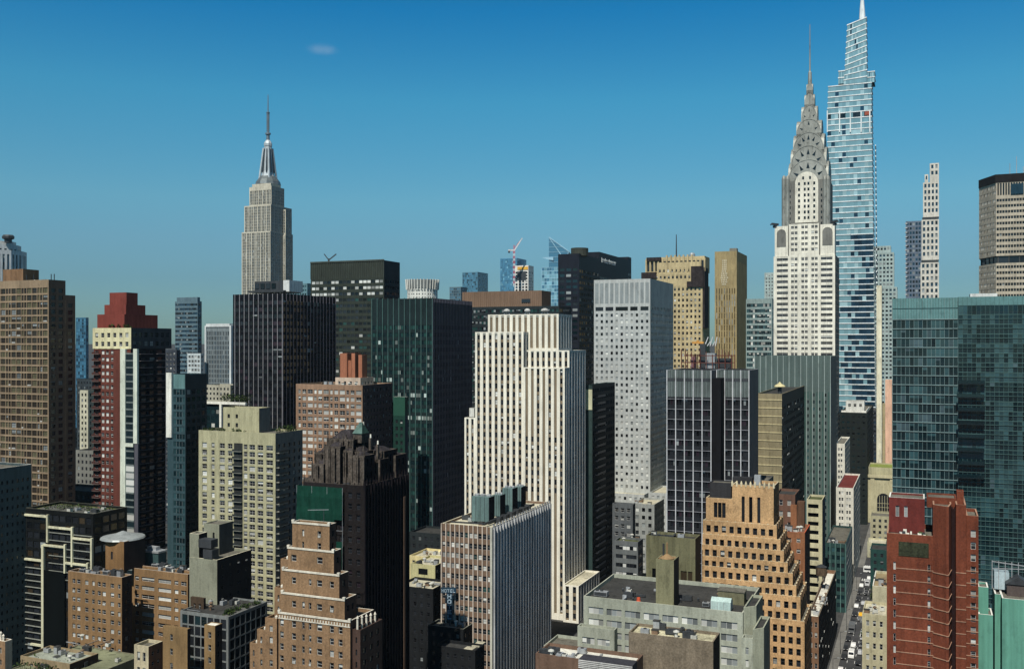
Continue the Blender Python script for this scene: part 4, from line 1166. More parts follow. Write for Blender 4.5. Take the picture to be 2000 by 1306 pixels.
for i in range(5): x = b.w * i / 4; m.box(x - .13, x + .13, -.35, -.01, 0, b.h, mat("fin_teal", C(92, 130, 124), .5))
b.part("mullion", m)
b = simple("apartment_block", "cream apartment slab with deep open balconies above the old brick roofs", 1576, 1606, 1612, 976, 400,
           sp(mat("cream_slab", C(190, 184, 148)), fh=3.6, cols=[(.4, 4.6)], hf=.5, r2=1.2, wk='pl', gl=(G_DARK, G_BROWN, BLIND_G, FRAME_D), mix=(.7, .2, .1)), sp(mat("dark_slate", 0), blank=True), nwin=30, roof=mat("roof_moss", 0))
# right of the canyon street: beaux-arts terminal at the far end, mid-block fillers
def terminal():
    b = Bld("railway_terminal", "cream stone terminal front with tall arched window at the end of the street", "station", 1693, 1760, 640, nwin=0)
    cr = mat("terminal_stone", C(186, 178, 140)); w = b.w; h = b.Z(930)
    b.box(0, w, 0, 30, 0, h, sp(cr, blank=True), roof=mat("roof_moss", 0))
    b.box(1, w - 1, 2, 28, h - 1, b.Z(915), sp(mat("pale_stone_band", C(170, 165, 130)), blank=True), roof=mat("lawn_green_roof", C(128, 140, 60), .95))
    b.finish()
    m = MB(); x0, x1 = b.X(1713), b.X(1738); zb, zt = b.Z(1046), b.Z(965); xm = (x0 + x1) / 2; r = (x1 - x0) / 2
    pts = [(x0, zb), (x1, zb)] + [(xm + r * math.cos(math.pi * i / 10), zt - r + r * math.sin(math.pi * i / 10)) for i in range(11)]
    m.face([(x, -.05, z) for x, z in pts], G_DARK); b.part("arched_window", m)
    m = MB()
    for i in range(1, 5): x = x0 + (x1 - x0) * i / 5; m.box(x - .12, x + .12, -.2, -.06, zb, zt - 1.5, cr)
    for i in range(1, 6): z = zb + (zt - r - zb) * i / 6; m.box(x0, x1, -.18, -.06, z - .1, z + .1, cr)
    b.part("muntin", m)
    m = MB(); m.box(-.8, w + .5, -1.2, -.02, h - 1.6, h + .4, cr); m.box(-.8, w + .5, -.8, -.02, b.Z(1056), b.Z(1052), cr)
    for px in (1704, 1742): x = b.X(px); m.box(x - 1.2, x + 1.2, -.7, -.02, b.Z(1050), h - 1.6, cr)
    b.part("cornice", m)
terminal()
simple("office_block", "tan masonry block with small windows behind the terminal", 1716, 1745, None, 790, 800, sp(mat("tan_masonry", C(170, 158, 118)), fh=3.6, bay=3, wf=.4, hf=.5), dep=20, nwin=40)
simple("party_wall_block", "pink plastered stair head beside the green glass tower", 1729, 1742, None, 742, 780, sp(mat("pink_plaster", C(226, 180, 150)), blank=True), dep=12, nwin=0)
simple("office_block", "dark glass sliver block beyond the black canyon tower", 1702, 1712, None, 800, 780, sp(mat("dark_slate", 0), fh=3.6, ribbon=True, hf=.5, wk='rb', gl=(G_DARK, G_BLUED, BLIND_G, FRAME_D)), dep=20, nwin=20)
simple("viaduct_block", "low pale street block with awning in front of the arched terminal", 1694, 1730, None, 1062, 540, sp(mat("pale_block", C(176, 172, 140)), fh=4, bay=3, wf=.5, hf=.5), dep=16, nwin=20, roof=ROOF_L)
# ================================================================== nearer blocks, west side of the view
# brown gridded apartment tower
b = Bld("apartment_tower", "tall brown brick apartment tower with dense beige window grid at the frame edge", "apartment tower", -60, 95, 400, nwin=100)
br = mat("beige_brown_brick", C(146, 126, 100)); w = b.w; dep = b.Y(147, w); b.h = b.Z(560)
f = sp(br, fh=2.95, pat=(.3, 2.7, .3, 1.3, .28, 1.3, .3, 2.7), hf=.76, r2=.3, wk='dh', gl=(G_BROWN, mat("olive_reflection_pane", C(96, 92, 66)), BLIND_G, FRAME_D), mix=(.52, .10, .04, .06, .28), zt=3.0)  # olive panes carry a reflected tone in their flat colour
ri = sp(mat("brown_brick_shade_side", C(100, 84, 70)), fh=2.95, bay=3.4, wf=.6, hf=.6, r2=.3, gl=(G_DARK, G_PURP, BLIND_G, FRAME_D), mix=(.8, .15, .03, .02), zt=3)  # side brick is a darker copy, shade put into the colour
ya = b.Y(128, w)
b.box(0, w, 0, ya, 0, b.h + 3, f, ri, par=1.2); b.box(1, w + .02, ya, dep, 0, b.Z(576, w, ya), f, ri)
xa, xb = b.X(6, 8), b.X(45, 8); cbm = mat("brown_stucco", C(128, 98, 70), streak=.3)
b.box(xa, xb, 8, b.Y(76, xb), b.h, b.Z(525, xb, 8), sp(cbm, blank=True), par=.4)
b.finish()
m = MB()
for px in (52, 66, 100, 106): x = b.X(px, 3); m.bar((x, 3, b.h + 1.5), (x, 3, b.h + 5.5), .25, STEEL_D)
b.part("roof_rail", m)
# dark teal grey slab in the near corner
b = Bld("office_slab", "dark slate slab with small windows whose shaded side fills the frame edge", "office slab", -220, -14, 345, nwin=100)
sm_ = mat("slate_teal", C(68, 84, 86), .7); w = b.w; dep = b.Y(62, w)
ri = sp(sm_, fh=3.1, bay=2.2, wf=.42, hf=.42, r2=.25, wk='pl', gl=(G_DARK, G_TEALD, G_DARK, FRAME_D), mix=(.8, .2, 0), zt=4)
b.box(0, w, 0, dep, 0, b.Z(911, w, dep * .5), ri, ri, cop=mat("white_coping", C(225, 225, 215)))
b.finish()
# red and cream tower
def red_tower():
    b = Bld("apartment_tower", "tall red brick apartment tower with cream top storeys, white pilasters and stepped red penthouse", "apartment tower", 182, 256, 410, nwin=100)
    rd = mat("red_brick", C(102, 56, 46)); cr = mat("cream_render", C(214, 208, 164)); pw = mat("pilaster_white", C(206, 214, 196)); dk = mat("cream_render_shade_side", C(56, 60, 64))  # dark side colour paints shade on the cream top storeys
    gl = (G_DARK, G_BROWN, BLIND, FRAME_W)
    w = b.w; dep = b.Y(335, w); db = b.Y(325, w); zt, zc = b.Z(640), b.Z(681)
    xr = b.X(237)
    f = sp(rd, fh=2.93, cols=[(.7, 2.7), (4.4, 6.0), (6.9, 8.5), (9.6, 11.0)], hf=.55, r2=.3, gl=gl, mix=(.22, .36, .38, .04), zt=.3, vf=lambda c, r, n, R: 0 if c == 0 else (2 if c in (1, 2) and random.random() < .55 else None))
    ri = sp(mat("red_brick_shade_side", C(36, 30, 34)), fh=2.93, bay=4.6, wf=.7, hf=.6, r2=.5, gl=(G_DARK, G_PURP, BLIND_G, FRAME_D), mix=(.8, .17, .03), zt=.3)  # side of the red shaft, near black with shade painted in
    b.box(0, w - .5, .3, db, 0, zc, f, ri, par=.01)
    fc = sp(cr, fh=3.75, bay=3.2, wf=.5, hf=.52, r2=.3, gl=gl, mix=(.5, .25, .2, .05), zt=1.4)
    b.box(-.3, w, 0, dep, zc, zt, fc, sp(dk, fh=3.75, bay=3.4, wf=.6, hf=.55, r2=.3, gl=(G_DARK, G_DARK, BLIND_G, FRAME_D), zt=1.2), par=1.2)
    rp = sp(mat("red_penthouse", C(126, 60, 50)), blank=True)
    x1 = b.X(270, 6)
    b.box(b.X(190, 3), b.X(243, 3), 3, b.Y(308, b.X(243, 3)), zt - 1, b.Z(613, w, 3), rp, par=.5)
    b.box(b.X(204, 5), b.X(246, 5), 5, b.Y(284, b.X(246, 5)), zt - 1, b.Z(594, w, 5), rp, par=.4)
    b.box(b.X(214, 7), b.X(247, 7), 7, b.Y(269, b.X(247, 7)), zt - 1, b.Z(570, w, 7), rp, par=.4)
    b.finish()
    m = MB(); za = b.Z(865)
    m.box(b.X(237), b.X(247), -.7, .28, 0, zc, pw); m.box(b.X(262.5), b.X(270), -.7, .28, za, zc, pw); m.box(b.X(247.2), b.X(262.3), -.75, -.1, za - 1.5, za, pw)
    m.box(b.X(264), b.X(271), -.5, .28, 0, za - .02, mat("pilaster_grey", C(84, 84, 92)))
    b.part("pilaster", m)
    m = MB(); gd = glass("bay_glass_dark", (.01, .02, .025)); x0, x1 = b.X(247.1), b.X(262.4)
    z = 10
    while z < zc - 2:
        m.box(x0, x1, -.25, .25, z, z + 2.3, gd if random.random() < .75 or z > za else BLIND); m.box(x0, x1, -.35, .25, z + 2.3, z + 2.93, mat("bay_band", C(110, 120, 118))); z += 2.93
    b.part("bay_window", m)
    bc = mat("balcony_pale", C(112, 96, 90)); zs = [zc - 2.4 - i * 2.93 for i in range(33)]
    def fb(m): m.box(.02, b.X(196), -.9, .3, 0, .2, bc); m.box(.02, b.X(196), -.9, -.8, .22, 1.0, mat("balcony_dark", C(70, 46, 44)))
    b.reps("balcony", zs, fb)
    for (p, q) in ((.2, .5), (.62, .86)): b.reps("balcony", zs, lambda m: m.box(w - .48, w + .7, dep * p, dep * q, 0, .2, mat("balcony_grey", C(120, 112, 112))))
    return b, zt
RT, RTz = red_tower()
# teal glass block with white fin
b = Bld("apartment_tower", "slim teal glass apartment tower with white corner fin beside the red brick tower", "apartment tower", 327, 362, 406, nwin=100)
tl = mat("teal_spandrel", C(54, 78, 84), .4); w = b.w; dep = b.Y(404, w)
f = sp(tl, fh=3.1, cols=[(b.X(339), b.X(361))], hf=.66, r2=.15, zt=6, cap=mat('teal_crown', C(96, 134, 134), .4), wk='rb', gl=(G_TEALD, G_TEAL, G_TEAL, FRAME_M), mx=.1)
b.box(0, w, 0, dep, 0, b.Z(731), f, sp(mat("teal_dark_side", C(30, 48, 54), .4), fh=3.1, bay=3, wf=.7, hf=.6, r2=.2, wk='pl', gl=(G_DARK, G_TEALD, BLIND_G, FRAME_D), mix=(.6, .35, .05), zt=6)); b.finish()
m = MB(); m.box(-.1, b.X(337), -.7, -.01, b.Z(855), b.Z(728), mat("fin_white", C(226, 226, 214))); b.part("corner_fin", m)
b = Bld("apartment_tower", "dark teal glass block with white roof frame and scattered lit windows", "apartment tower", 382, 432, 440, nwin=80)
w = b.w; dep = b.Y(463, w); b.h = b.Z(789)
tk = mat("teal_black", C(22, 40, 46), .3)
f = sp(tk, fh=3.1, bay=2.6, wf=.7, hf=.6, r2=.12, wk='pl', gl=(G_TEALD, G_TEAL, BLIND, FRAME_D), mix=(.68, .22, .10), zt=2)
b.box(0, w, 0, dep, 0, b.h, f, f); b.finish()
m = MB(); wh = mat("fin_white", 0)
m.box(-4, w + .8, -.9, .2, b.h + .02, b.h + 1.1, wh); m.box(w - .3, w + .8, -.9, -.05, b.Z(835), b.h + .01, wh); m.box(w + .81, w + 14, -.9, .2, b.h + .02, b.h + 1.1, wh)
b.part("roof_frame", m); TEALROOF = b
# cream apartment block
def cream():
    b = Bld("apartment_block", "cream brick apartment slab with recessed dark balcony stripe and roof hedge", "apartment block", 388, 538, 385, nwin=100)
    cr = mat("cream_brick", C(172, 168, 132)); w = b.w; dep = b.Y(591, w); b.h = b.Z(846)
    X = b.X; k = lambda *p: [(X(a), X(q)) for a, q in p]
    gl = (G_DARK, G_GREEN, BLIND, FRAME_W)
    f = sp(cr, fh=2.9, cols=k((395, 404), (413, 419), (429, 439), (445, 454), (457, 474), (476, 483), (487, 498), (503, 514), (520, 533)), hf=.7, r2=.35, gl=gl, mix=(.36, .36, .16, .12), zt=4.6,
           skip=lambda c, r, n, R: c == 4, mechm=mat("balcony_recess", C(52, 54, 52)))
    ri = sp(mat("cream_brick_shade_side", C(92, 96, 96)), fh=2.9, bay=3.2, wf=.5, hf=.55, r2=.4, gl=(G_DARK, G_DARK, BLIND_G, FRAME_D), mix=(.8, .1, .05, .05), zt=4)  # darker copy of the cream brick, painted with its shade
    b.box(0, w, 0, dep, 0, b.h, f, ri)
    xa, xb = X(436, 6), X(506, 6)
    b.box(xa, xb, 6, b.Y(528, xb), b.h - 1, b.Z(797, xb, 6), sp(cr, fh=3.6, cols=[(2.2, 3.4), (6.3, 7.5)], hf=.45, r2=.3, zt=2, gl=(G_DARK, G_DARK, G_DARK, FRAME_D)), sp(mat("cream_brick_shade_side", 0), blank=True), par=.5)
    b.finish()
    bs = mat("balcony_slab_grey", C(130, 132, 122)); zs = [b.h - 8 - i * 2.9 for i in range(25)]
    def fb(m): m.box(X(456), X(474), -.9, -.02, 0, .25, bs); m.box(X(456), X(474), -.9, -.8, .25, 1.0, mat("balcony_rail_dark", (.03, .035, .035), .4))
    def sb(m): m.box(w + .02, w + 1.5, .5, dep * .35, 0, .25, bs); m.box(w + 1.4, w + 1.5, .5, dep * .35, .25, 1.1, mat("balcony_rail_dark", 0))
    b.reps("balcony", zs, fb); b.reps("balcony", zs, sb)
    return b
CR = cream()
# pink brown brick apartments with roof chimneys
def pink():
    b = Bld("apartment_block", "pink brown brick apartment block with bright white windows behind the gothic tower", "apartment block", 578, 708, 450, nwin=100)
    pk = mat("pink_brick", C(148, 118, 94)); w = b.w; dep = b.Y(766, w); b.h = b.Z(752)
    f = sp(pk, fh=3.2, pat=(.8, 1.4, 1.0, 2.2, .9, 3.0), hf=.62, r2=.3, gl=(G_DARK, G_BROWN, BLIND, FRAME_W), mix=(.22, .22, .5, .06), zt=2)
    b.box(0, w, 0, dep, 0, b.h, f, sp(mat("pink_brick_shade_side", C(74, 62, 64)), fh=3.2, bay=3, wf=.5, hf=.5, r2=.3, gl=(G_DARK, G_PURP, BLIND_G, FRAME_D), mix=(.7, .2, .1)), cop=mat("pale_coping", C(190, 170, 150)))  # right wall: pink brick recoloured dark to stand in for shade
    ch = sp(mat("chimney_brick", C(158, 100, 72), streak=.25), blank=True)
    xa, xb = b.X(664, 12), b.X(700, 12)
    b.box(b.X(655, 10), b.X(704, 10), 10, 22, b.h - 1, b.Z(738, w, 10), sp(mat("pale_coping", 0), fh=3, bay=3, wf=.4, hf=.5), par=.4)
    b.box(xa, b.X(678, 12), 12, 18, b.h - 1, b.Z(690, w, 12), ch, par=.3); b.box(b.X(686, 12), b.X(693, 12), 12.2, 18, b.h - 1, b.Z(690, w, 12), ch, par=.3); b.box(b.X(678.2, 13), b.X(686, 13), 13, 17, b.h - 1, b.Z(704, w, 12), ch, par=.2); b.box(b.X(699, 12), b.X(706, 12), 12.5, 17, b.h - 1, b.Z(693, w, 12), ch, par=.3)
    b.finish()
    return b
pink()
b = simple("bulkhead_tower", "dark stair tower with green panelled head beside the pink brick block", 768, 791, 797, 812, 452, sp(mat("green_panel_dark", C(26, 60, 50), .6), fh=3.3, bay=2.5, wf=.5, hf=.5, gl=(G_DARK, G_TEALD, G_DARK, FRAME_D)), sp(mat("dark_slate", 0), blank=True), nwin=30, cat="tower", fin=False)
b.box(.02, b.w - .02, .02, b.dep - .02, b.h - 1, b.Z(775), sp(mat("green_panel", C(36, 78, 62), .6, streak=.05, var=.08), blank=True), sp(mat("green_panel_dark", 0), blank=True), cop=mat("white_coping", 0)); b.finish()
# dark gothic crowned tower
def gothic():
    b = Bld("gothic_tower", "near black brick tower with gothic gabled crown and copper green roof cap", "apartment tower", 592, 712, 262, nwin=100)
    bk = mat("gothic_dark_brick", C(34, 30, 30), spec=.15, var=.3); st = mat("gothic_stone", C(86, 78, 70), var=.6, fine=.5, scale=1.6); sh = mat("gothic_shade_side", C(27, 22, 26), var=.3)  # front brick near black; side colour darker still with shade painted in
    w = b.w; dep = b.Y(797, w); z0 = b.Z(948)
    gl = (G_DARK, G_BROWN, G_PURP, FRAME_D)
    f = sp(bk, fh=3.0, bay=2.6, wf=.45, hf=.5, r2=.3, gl=gl, mix=(.8, .15, .05), zt=1.5)
    ri = sp(sh, fh=3.0, pat=(1.4, 1.1, .8, 1.1, 1.4, .9), hf=.5, r1=.1, r2=.35, gl=gl, mix=(.85, .1, .05), zt=1.5)
    b.box(0, w, 0, dep, 0, z0, f, ri, roof=ROOF_D, cop=st)
    gf = sp(st, fh=3.4, bay=1.9, wf=.42, hf=.6, r2=.5, r1=.15, span=bk, gl=gl, mix=(.95, .05, 0), zt=.6)
    gr_ = sp(sh, fh=3.4, bay=2.2, wf=.45, hf=.6, r2=.5, gl=gl, mix=(.95, .05, 0), zt=.6)
    za, zb = b.Z(880, w, 3), b.Z(846, w, 6)
    slate = mat("slate_roof_dark", C(52, 48, 50), var=.5, fine=.5, scale=1.5)
    RG = random.Random(17); roofs = MB()
    def hip(x0, x1, y0, y1, z, h, m_, k=.32):
        q = [(x0, y0), (x1, y0), (x1, y1), (x0, y1)]; mx_, my_ = (x1 - x0) * k, (y1 - y0) * k
        t = [(x0 + mx_, y0 + my_), (x1 - mx_, y0 + my_), (x1 - mx_, y1 - my_), (x0 + mx_, y1 - my_)]
        for i in range(4):
            j = (i + 1) % 4; roofs.quad((*q[i], z), (*q[j], z), (*t[j], z + h), (*t[i], z + h), m_)
        roofs.face([(*p, z + h) for p in t], m_)
    # shoulders and turrets at many heights: (pixel left, pixel right, front y, back y, pixel top, roof height)
    TU = [(594, 612, .6, 7, 934, 1.4), (610, 632, 1.2, 9, 906, 1.8), (616, 640, 3.2, 12, 884, 2.2), (634, 664, 2.0, 12, 872, 1.6), (640, 690, 5.0, 13, 858, 2.6), (664, 688, 3.4, 9, 880, 1.4), (688, 711, 1.4, 7, 890, 1.2), (684, 709, 4.5, 10, 882, 1.5)]
    for (pl, pr, y0, y1, pt, rh) in TU:
        x0, x1 = b.X(pl, y0), b.X(pr, y0); zt = b.Z(pt, x1, y0)
        b.box(x0, x1, y0, y1, z0 - 1, zt, gf, gr_, par=.4, roof=ROOF_D, cop=st); hip(x0 + .5, x1 - .5, y0 + .5, y1 - .5, zt - .38, rh, slate)
    # the longer wing running back along the shaded side
    for (ya, yb, h_, ins) in ((9, dep * .58, -1.2, .5), (dep * .5, dep * .8, 1.6, 1.0), (dep * .72, dep - .3, .2, .3)):
        zt = b.Z(888 - h_ * 6, w, (ya + yb) / 2); b.box(w - 9, w - ins, ya, yb, z0 - 1, zt, gf, gr_, par=.5, roof=ROOF_D, cop=st); hip(w - 8.5, w - ins - .5, ya + .5, yb - .5, zt - .5, 1.4, slate)
    b.finish()
    roofs.build("slate_roof", b.root)
    m = MB()                                   # gables, dormers, finials and buttresses broken up all over the crown
    def gable(x, y, z, ww, h):
        m.face([(x - ww / 2, y, z), (x + ww / 2, y, z), (x, y, z + h)], st); m.face([(x + ww / 2, y + .6, z), (x - ww / 2, y + .6, z), (x, y + .6, z + h)], st)
        m.quad((x + ww / 2, y, z), (x + ww / 2, y + .6, z), (x, y + .6, z + h), (x, y, z + h), st); m.quad((x, y, z + h), (x, y + .6, z + h), (x - ww / 2, y + .6, z), (x - ww / 2, y, z), st)
    for (pl, pr, y0, y1, pt, rh) in TU:
        x0, x1 = b.X(pl, y0), b.X(pr, y0); zt = b.Z(pt, x1, y0); n = max(2, int((x1 - x0) / 1.5))
        for i in range(n):
            if RG.random() < .7: gable(x0 + (x1 - x0) * (i + .5) / n, y0 - .06, zt - RG.uniform(.2, 2.5), RG.uniform(.7, 1.4), RG.uniform(.9, 2.0))
        for i in range(n + 1):
            x = x0 + (x1 - x0) * i / n; m.box(x - .16, x + .16, y0 - .3, y0 - .01, z0 - RG.uniform(0, 3), zt + RG.uniform(-.6, .3), st)
            if RG.random() < .6: m.lathe(x, y0 + .1, [(.2, zt - .3), (.18, zt + RG.uniform(.2, .9)), (.02, zt + RG.uniform(1.1, 2.0))], st, 6)
    for i in range(16):
        y = dep * i / 15; m.box(w + .01, w + .35, y - .2, y + .2, 0, z0 + RG.uniform(-1, 1.2), sh); m.lathe(w - .2, y, [(.22, z0 - .5), (.2, z0 + RG.uniform(.3, 1)), (.02, z0 + 1.9)], sh, 6)
    for i in range(40): x, y = RG.uniform(0, w), RG.uniform(0, 3); z = z0 + RG.uniform(-1, .4); m.box(x, x + RG.uniform(.2, .9), y, y + .5, z0 - 1, z, (st, STEEL_D)[i % 2])
    b.part("pinnacle", m)["kind"] = "stuff"
    m = MB(); cg = mat("copper_verdigris", C(84, 112, 104), .7, var=.5); cd = mat("copper_shade_face", C(44, 70, 62), .7, var=.4)  # second copper is the same roof with shade mixed into its colour
    x0, x1, y0, y1, z = b.X(688, 7), b.X(707, 7), 7, 11, zb - 3; zt = b.Z(844, w, 7); zr = b.Z(826, w, 8)
    m.box(x0 + .3, x1 - .3, y0 + .3, y1 - .3, z, zt - .6, st)
    q = [(x0, y0), (x1, y0), (x1, y1), (x0, y1)]; xm = (x0 + x1) / 2; ym = (y0 + y1) / 2; t = [(xm - .4, ym), (xm + .4, ym)]
    m.quad((*q[0], zt - .6), (*q[1], zt - .6), (*t[1], zr), (*t[0], zr), cg); m.face([(*q[1], zt - .6), (*q[2], zt - .6), (*t[1], zr)], cd); m.face([(*q[3], zt - .6), (*q[0], zt - .6), (*t[0], zr)], cd); m.quad((*q[2], zt - .6), (*q[3], zt - .6), (*t[0], zr), (*t[1], zr), cd)
    b.part("copper_roof", m)
    m = MB()
    for px, py in ((676, 846), (708, 832), (722, 856), (741, 868)): x = min(b.X(px, 9), w - 1.5); m.box(x - .3, x + .3, 9, 9.8, z0 - 1, b.Z(py, w, 9), st); m.lathe(x, 9.5, [(.25, b.Z(py, w, 9) - .1), (.2, b.Z(py, w, 9) + 1.0)], ROOF_W, 8)
    b.part("chimney", m)["kind"] = "stuff"
    m = MB(); m.box(w + .36, w + .6, dep * .86, dep * .9, 6, z0 - 6, mat("soot_pier", C(92, 72, 58))); b.part("pier", m)
    # green debris netting hung over the lower part of the front
    o = MB(); ng = mat("debris_netting_green", C(17, 60, 48), .95, spec=.05, var=.2, streak=.2, fine=.05)
    xa, xb, za, zb2 = b.X(580, -1), b.X(669, -1), b.Z(1215, 0, -1), b.Z(947, 0, -1)
    nx, nz = 18, 26
    def P(i, j): return ((xb - xa) * i / nx, -.12 * math.sin(i * 2.1 + j * .7) - .08 * math.sin(j * 1.9), (zb2 - za) * j / nz)
    for i in range(nx):
        for j in range(nz):
            if i >= nx - 3 and nz * .58 < j < nz * .76: continue
            o.quad(P(i, j), P(i + 1, j), P(i + 1, j + 1), P(i, j + 1), ng)
    for i in range(0, nx + 1, 6): o.box((xb - xa) * i / nx - .04, (xb - xa) * i / nx + .04, .1, .2, 0, zb2 - za, STEEL)
    for j in range(0, nz + 1, 3): o.box(0, xb - xa, .1, .2, (zb2 - za) * j / nz - .04, (zb2 - za) * j / nz + .04, STEEL)
    ob = o.build("debris_netting"); ob.location = b.world(xa, -1.2, za); ob.rotation_euler = (0, 0, -TH)
    tag(ob, "dark green debris netting on scaffold wrapping the gothic tower front", "scaffold netting")
    o = MB(); ob = None
gothic()
# stepped brick tower with white copings
def brick_steps():
    b = Bld("stepped_brick_tower", "stepped orange brown brick apartment tower with white copings and patterned white belt", "apartment tower", 540, 684, 234, nwin=100)
    bk = mat("orange_brown_brick", C(140, 111, 80), fine=.25, var=.2); wt = mat("white_glazed_trim", C(214, 208, 190))
    gl = (G_DARK, G_BROWN, BLIND, FRAME_W); w = b.w; X = b.X; Z = b.Z
    k = lambda off, y, *p: [(X(a, y) - off, X(q, y) - off) for a, q in p]
    def F(off, y, *p, **kw): return sp(bk, fh=2.95, cols=k(off, y, *p), hf=.55, r2=.3, gl=gl, mix=(.45, .28, .22, .05), zt=1.3, **kw)
    sd = sp(mat("stepped_brick_shade_side", C(76, 58, 50)), fh=2.95, bay=2.8, wf=.45, hf=.5, r2=.3, gl=(G_DARK, G_DARK, BLIND_G, FRAME_D), mix=(.8, .1, .1))  # same brick, its colour darkened to imitate the shaded side
    dep = b.Y(732, w)
    P = [(544, 684, 0, 1212), (550, 673, .9, 1170), (552, 662.5, 1.7, 1122), (562, 652, 2.4, 1076), (571, 643.5, 3, 1024)]
    C_ = {0: ((547, 554), (570, 578), (590, 595), (603, 608), (619, 629), (644, 652), (661, 669)), 1: ((570, 578), (590, 595), (603, 608), (619, 629), (644, 652)), 2: ((570, 578), (603, 608), (619, 629), (644, 652)), 3: ((569, 579), (619, 630)), 4: ((590, 594), (620, 627))}
    zprev = 0; m = MB()
    for i, (pl, pr, y, yt) in enumerate(P):
        x0, x1 = X(pl, y), X(pr, y); zt = Z(yt, x1, y)
        b.box(x0, x1, y, y + (11, 5.4, 4.2, 3.4, 3.0)[i], zprev, zt, F(x0, y, *C_[i]), sd, par=.9, cop=wt)
        m.box(x0 - .12, x1 + .12, y - .16, y - .01, zt - .38, zt + .06, wt)
        m.box(x0 - .15, x0 + .55, y - .2, y + .4, zt + .06, zt + .5, wt); m.box(x1 - .55, x1 + .15, y - .2, y + .4, zt + .06, zt + .5, wt)
        if i == 0:
            n = 26
            for q in range(n): x = x0 + (x1 - x0) * (q + .5) / n; m.box(x - .18, x + .18, -.12, -.01, zt - 1.35, zt - .75, wt)
            m.box(x0, x1, -.14, -.01, zt - 1.6, zt - 1.38, wt)
        zprev = zt - .9; b.part("coping", m); m = MB()
    for i, (pl, pr, y, yt) in enumerate([(518, 541, 4, 1208), (502, 519, 6.5, 1230), (488, 503, 8, 1256), (536, 552, 5.5, 1148), (548, 563, 6.5, 1092)]):
        x0, x1 = X(pl, y), X(pr, y) - .02; zt = Z(yt, x1, y)
        b.box(x0, x1, y, y + 7, 0, zt, sp(bk, fh=2.95, bay=2.6, wf=.42, hf=.55, r2=.3, gl=gl, mix=(.5, .25, .2, .05), zt=1.3), sd, par=.7, cop=bk)
        m.lathe(x1 - .5, y + .5, [(.32, zt - .1), (.38, zt + .45), (.15, zt + .8)], wt, 8); b.part("finial", m); m = MB()
    m = MB()
    for i in range(5):
        y = dep * (i + .4) / 5 * .9; m.lathe(w + .9, y + 1, [(.26, Z(1230, w, y)), (.24, Z(1209 - i * 2, w, y)), (.36, Z(1208 - i * 2, w, y)), (.06, Z(1203 - i * 2, w, y))], wt, 8)
    b.part("pinnacle", m)
    b.box(w + .02, w + 2.2, 1, dep, 0, Z(1226, w, 2), sd, sd)
    b.finish()
    m = MB(); m.bar((0, 0, 0), (0, 0, 3.2), .12, STEEL_D); m.bar((-4, 0, 3.2), (1.2, 0, 3.3), .12, STEEL)
    o = m.build("roof_antenna"); o.location = b.world(X(628, 5), 6, Z(1024, w, 3) - .9); tag(o, "thin T shaped aerial on top of the stepped brick tower", "antenna")
brick_steps()
# blank olive grey block with stair tower
b = Bld("party_wall_block", "pale olive grey windowless block with shaded side wall and stair tower", "building", 370, 424, 305, nwin=20)
og = mat("olive_grey_render", C(138, 140, 120), streak=.08); w = b.w; dep = b.Y(491, w); b.h = b.Z(1093)
X, Z = b.X, b.Z
blk = sp(mat("olive_grey_shade_side", C(30, 30, 34), .7), fh=3.3, bay=4, wf=.25, hf=.3, r2=.2, gl=(G_DARK, G_DARK, G_DARK, FRAME_D))  # side walls repeat the render with shade put into the colour
b.box(0, w, 0, dep, 0, b.h, sp(og, blank=True), blk, cop=mat("cream_coping", C(222, 214, 184)))
b.box(0, X(388), .1, 4, b.h - 1, Z(1046), sp(og, blank=True), sp(mat("olive_grey_shade_side", 0), blank=True), par=.3, cop=mat("cream_coping", 0))
x0, x1 = X(398, 9), X(428, 9)
b.box(x0, x1, 9, b.Y(455, x1), b.h - 1, Z(1024, x1, 9), sp(og, fh=5, cols=[(3.6, 4.4)], hf=.4, r2=.3, zt=1.5, gl=(G_DARK,) * 3 + (FRAME_D,)), sp(mat("olive_grey_shade_mid", C(72, 74, 72)), blank=True), par=.3)
b.finish()
m = MB(); m.box(X(387, -.3), X(412, -.3), -.2, 3, Z(1068, 4), Z(1052, 4), STEEL_D); m.box(X(396, -.3), X(414, -.3), -.2, 3, Z(1088, 4), Z(1071, 4), STEEL_D); b.part("roof_vent", m)
# low black glass grid block with green roof edge
b = Bld("office_block", "low dark glass block with pale grid and planted green roof edge", "office block", 352, 446, 290, nwin=100)
w = b.w; dep = b.Y(522, w); b.h = b.Z(1204)
gd = mat("black_frame", C(34, 36, 40), .5); pg = mat("pale_grid", C(120, 124, 122), .5)
f = sp(pg, fh=3.2, bay=2.4, wf=.84, hf=.86, r2=.15, wk='pl', gl=(G_DARK, G_TEALD, G_DARK, FRAME_D), mix=(.7, .25, .05), zt=.8)
b.box(0, w, 0, dep, 0, b.h, f, f, par=.5, roof=ROOF_D, cop=pg); b.finish(); GREENB = b
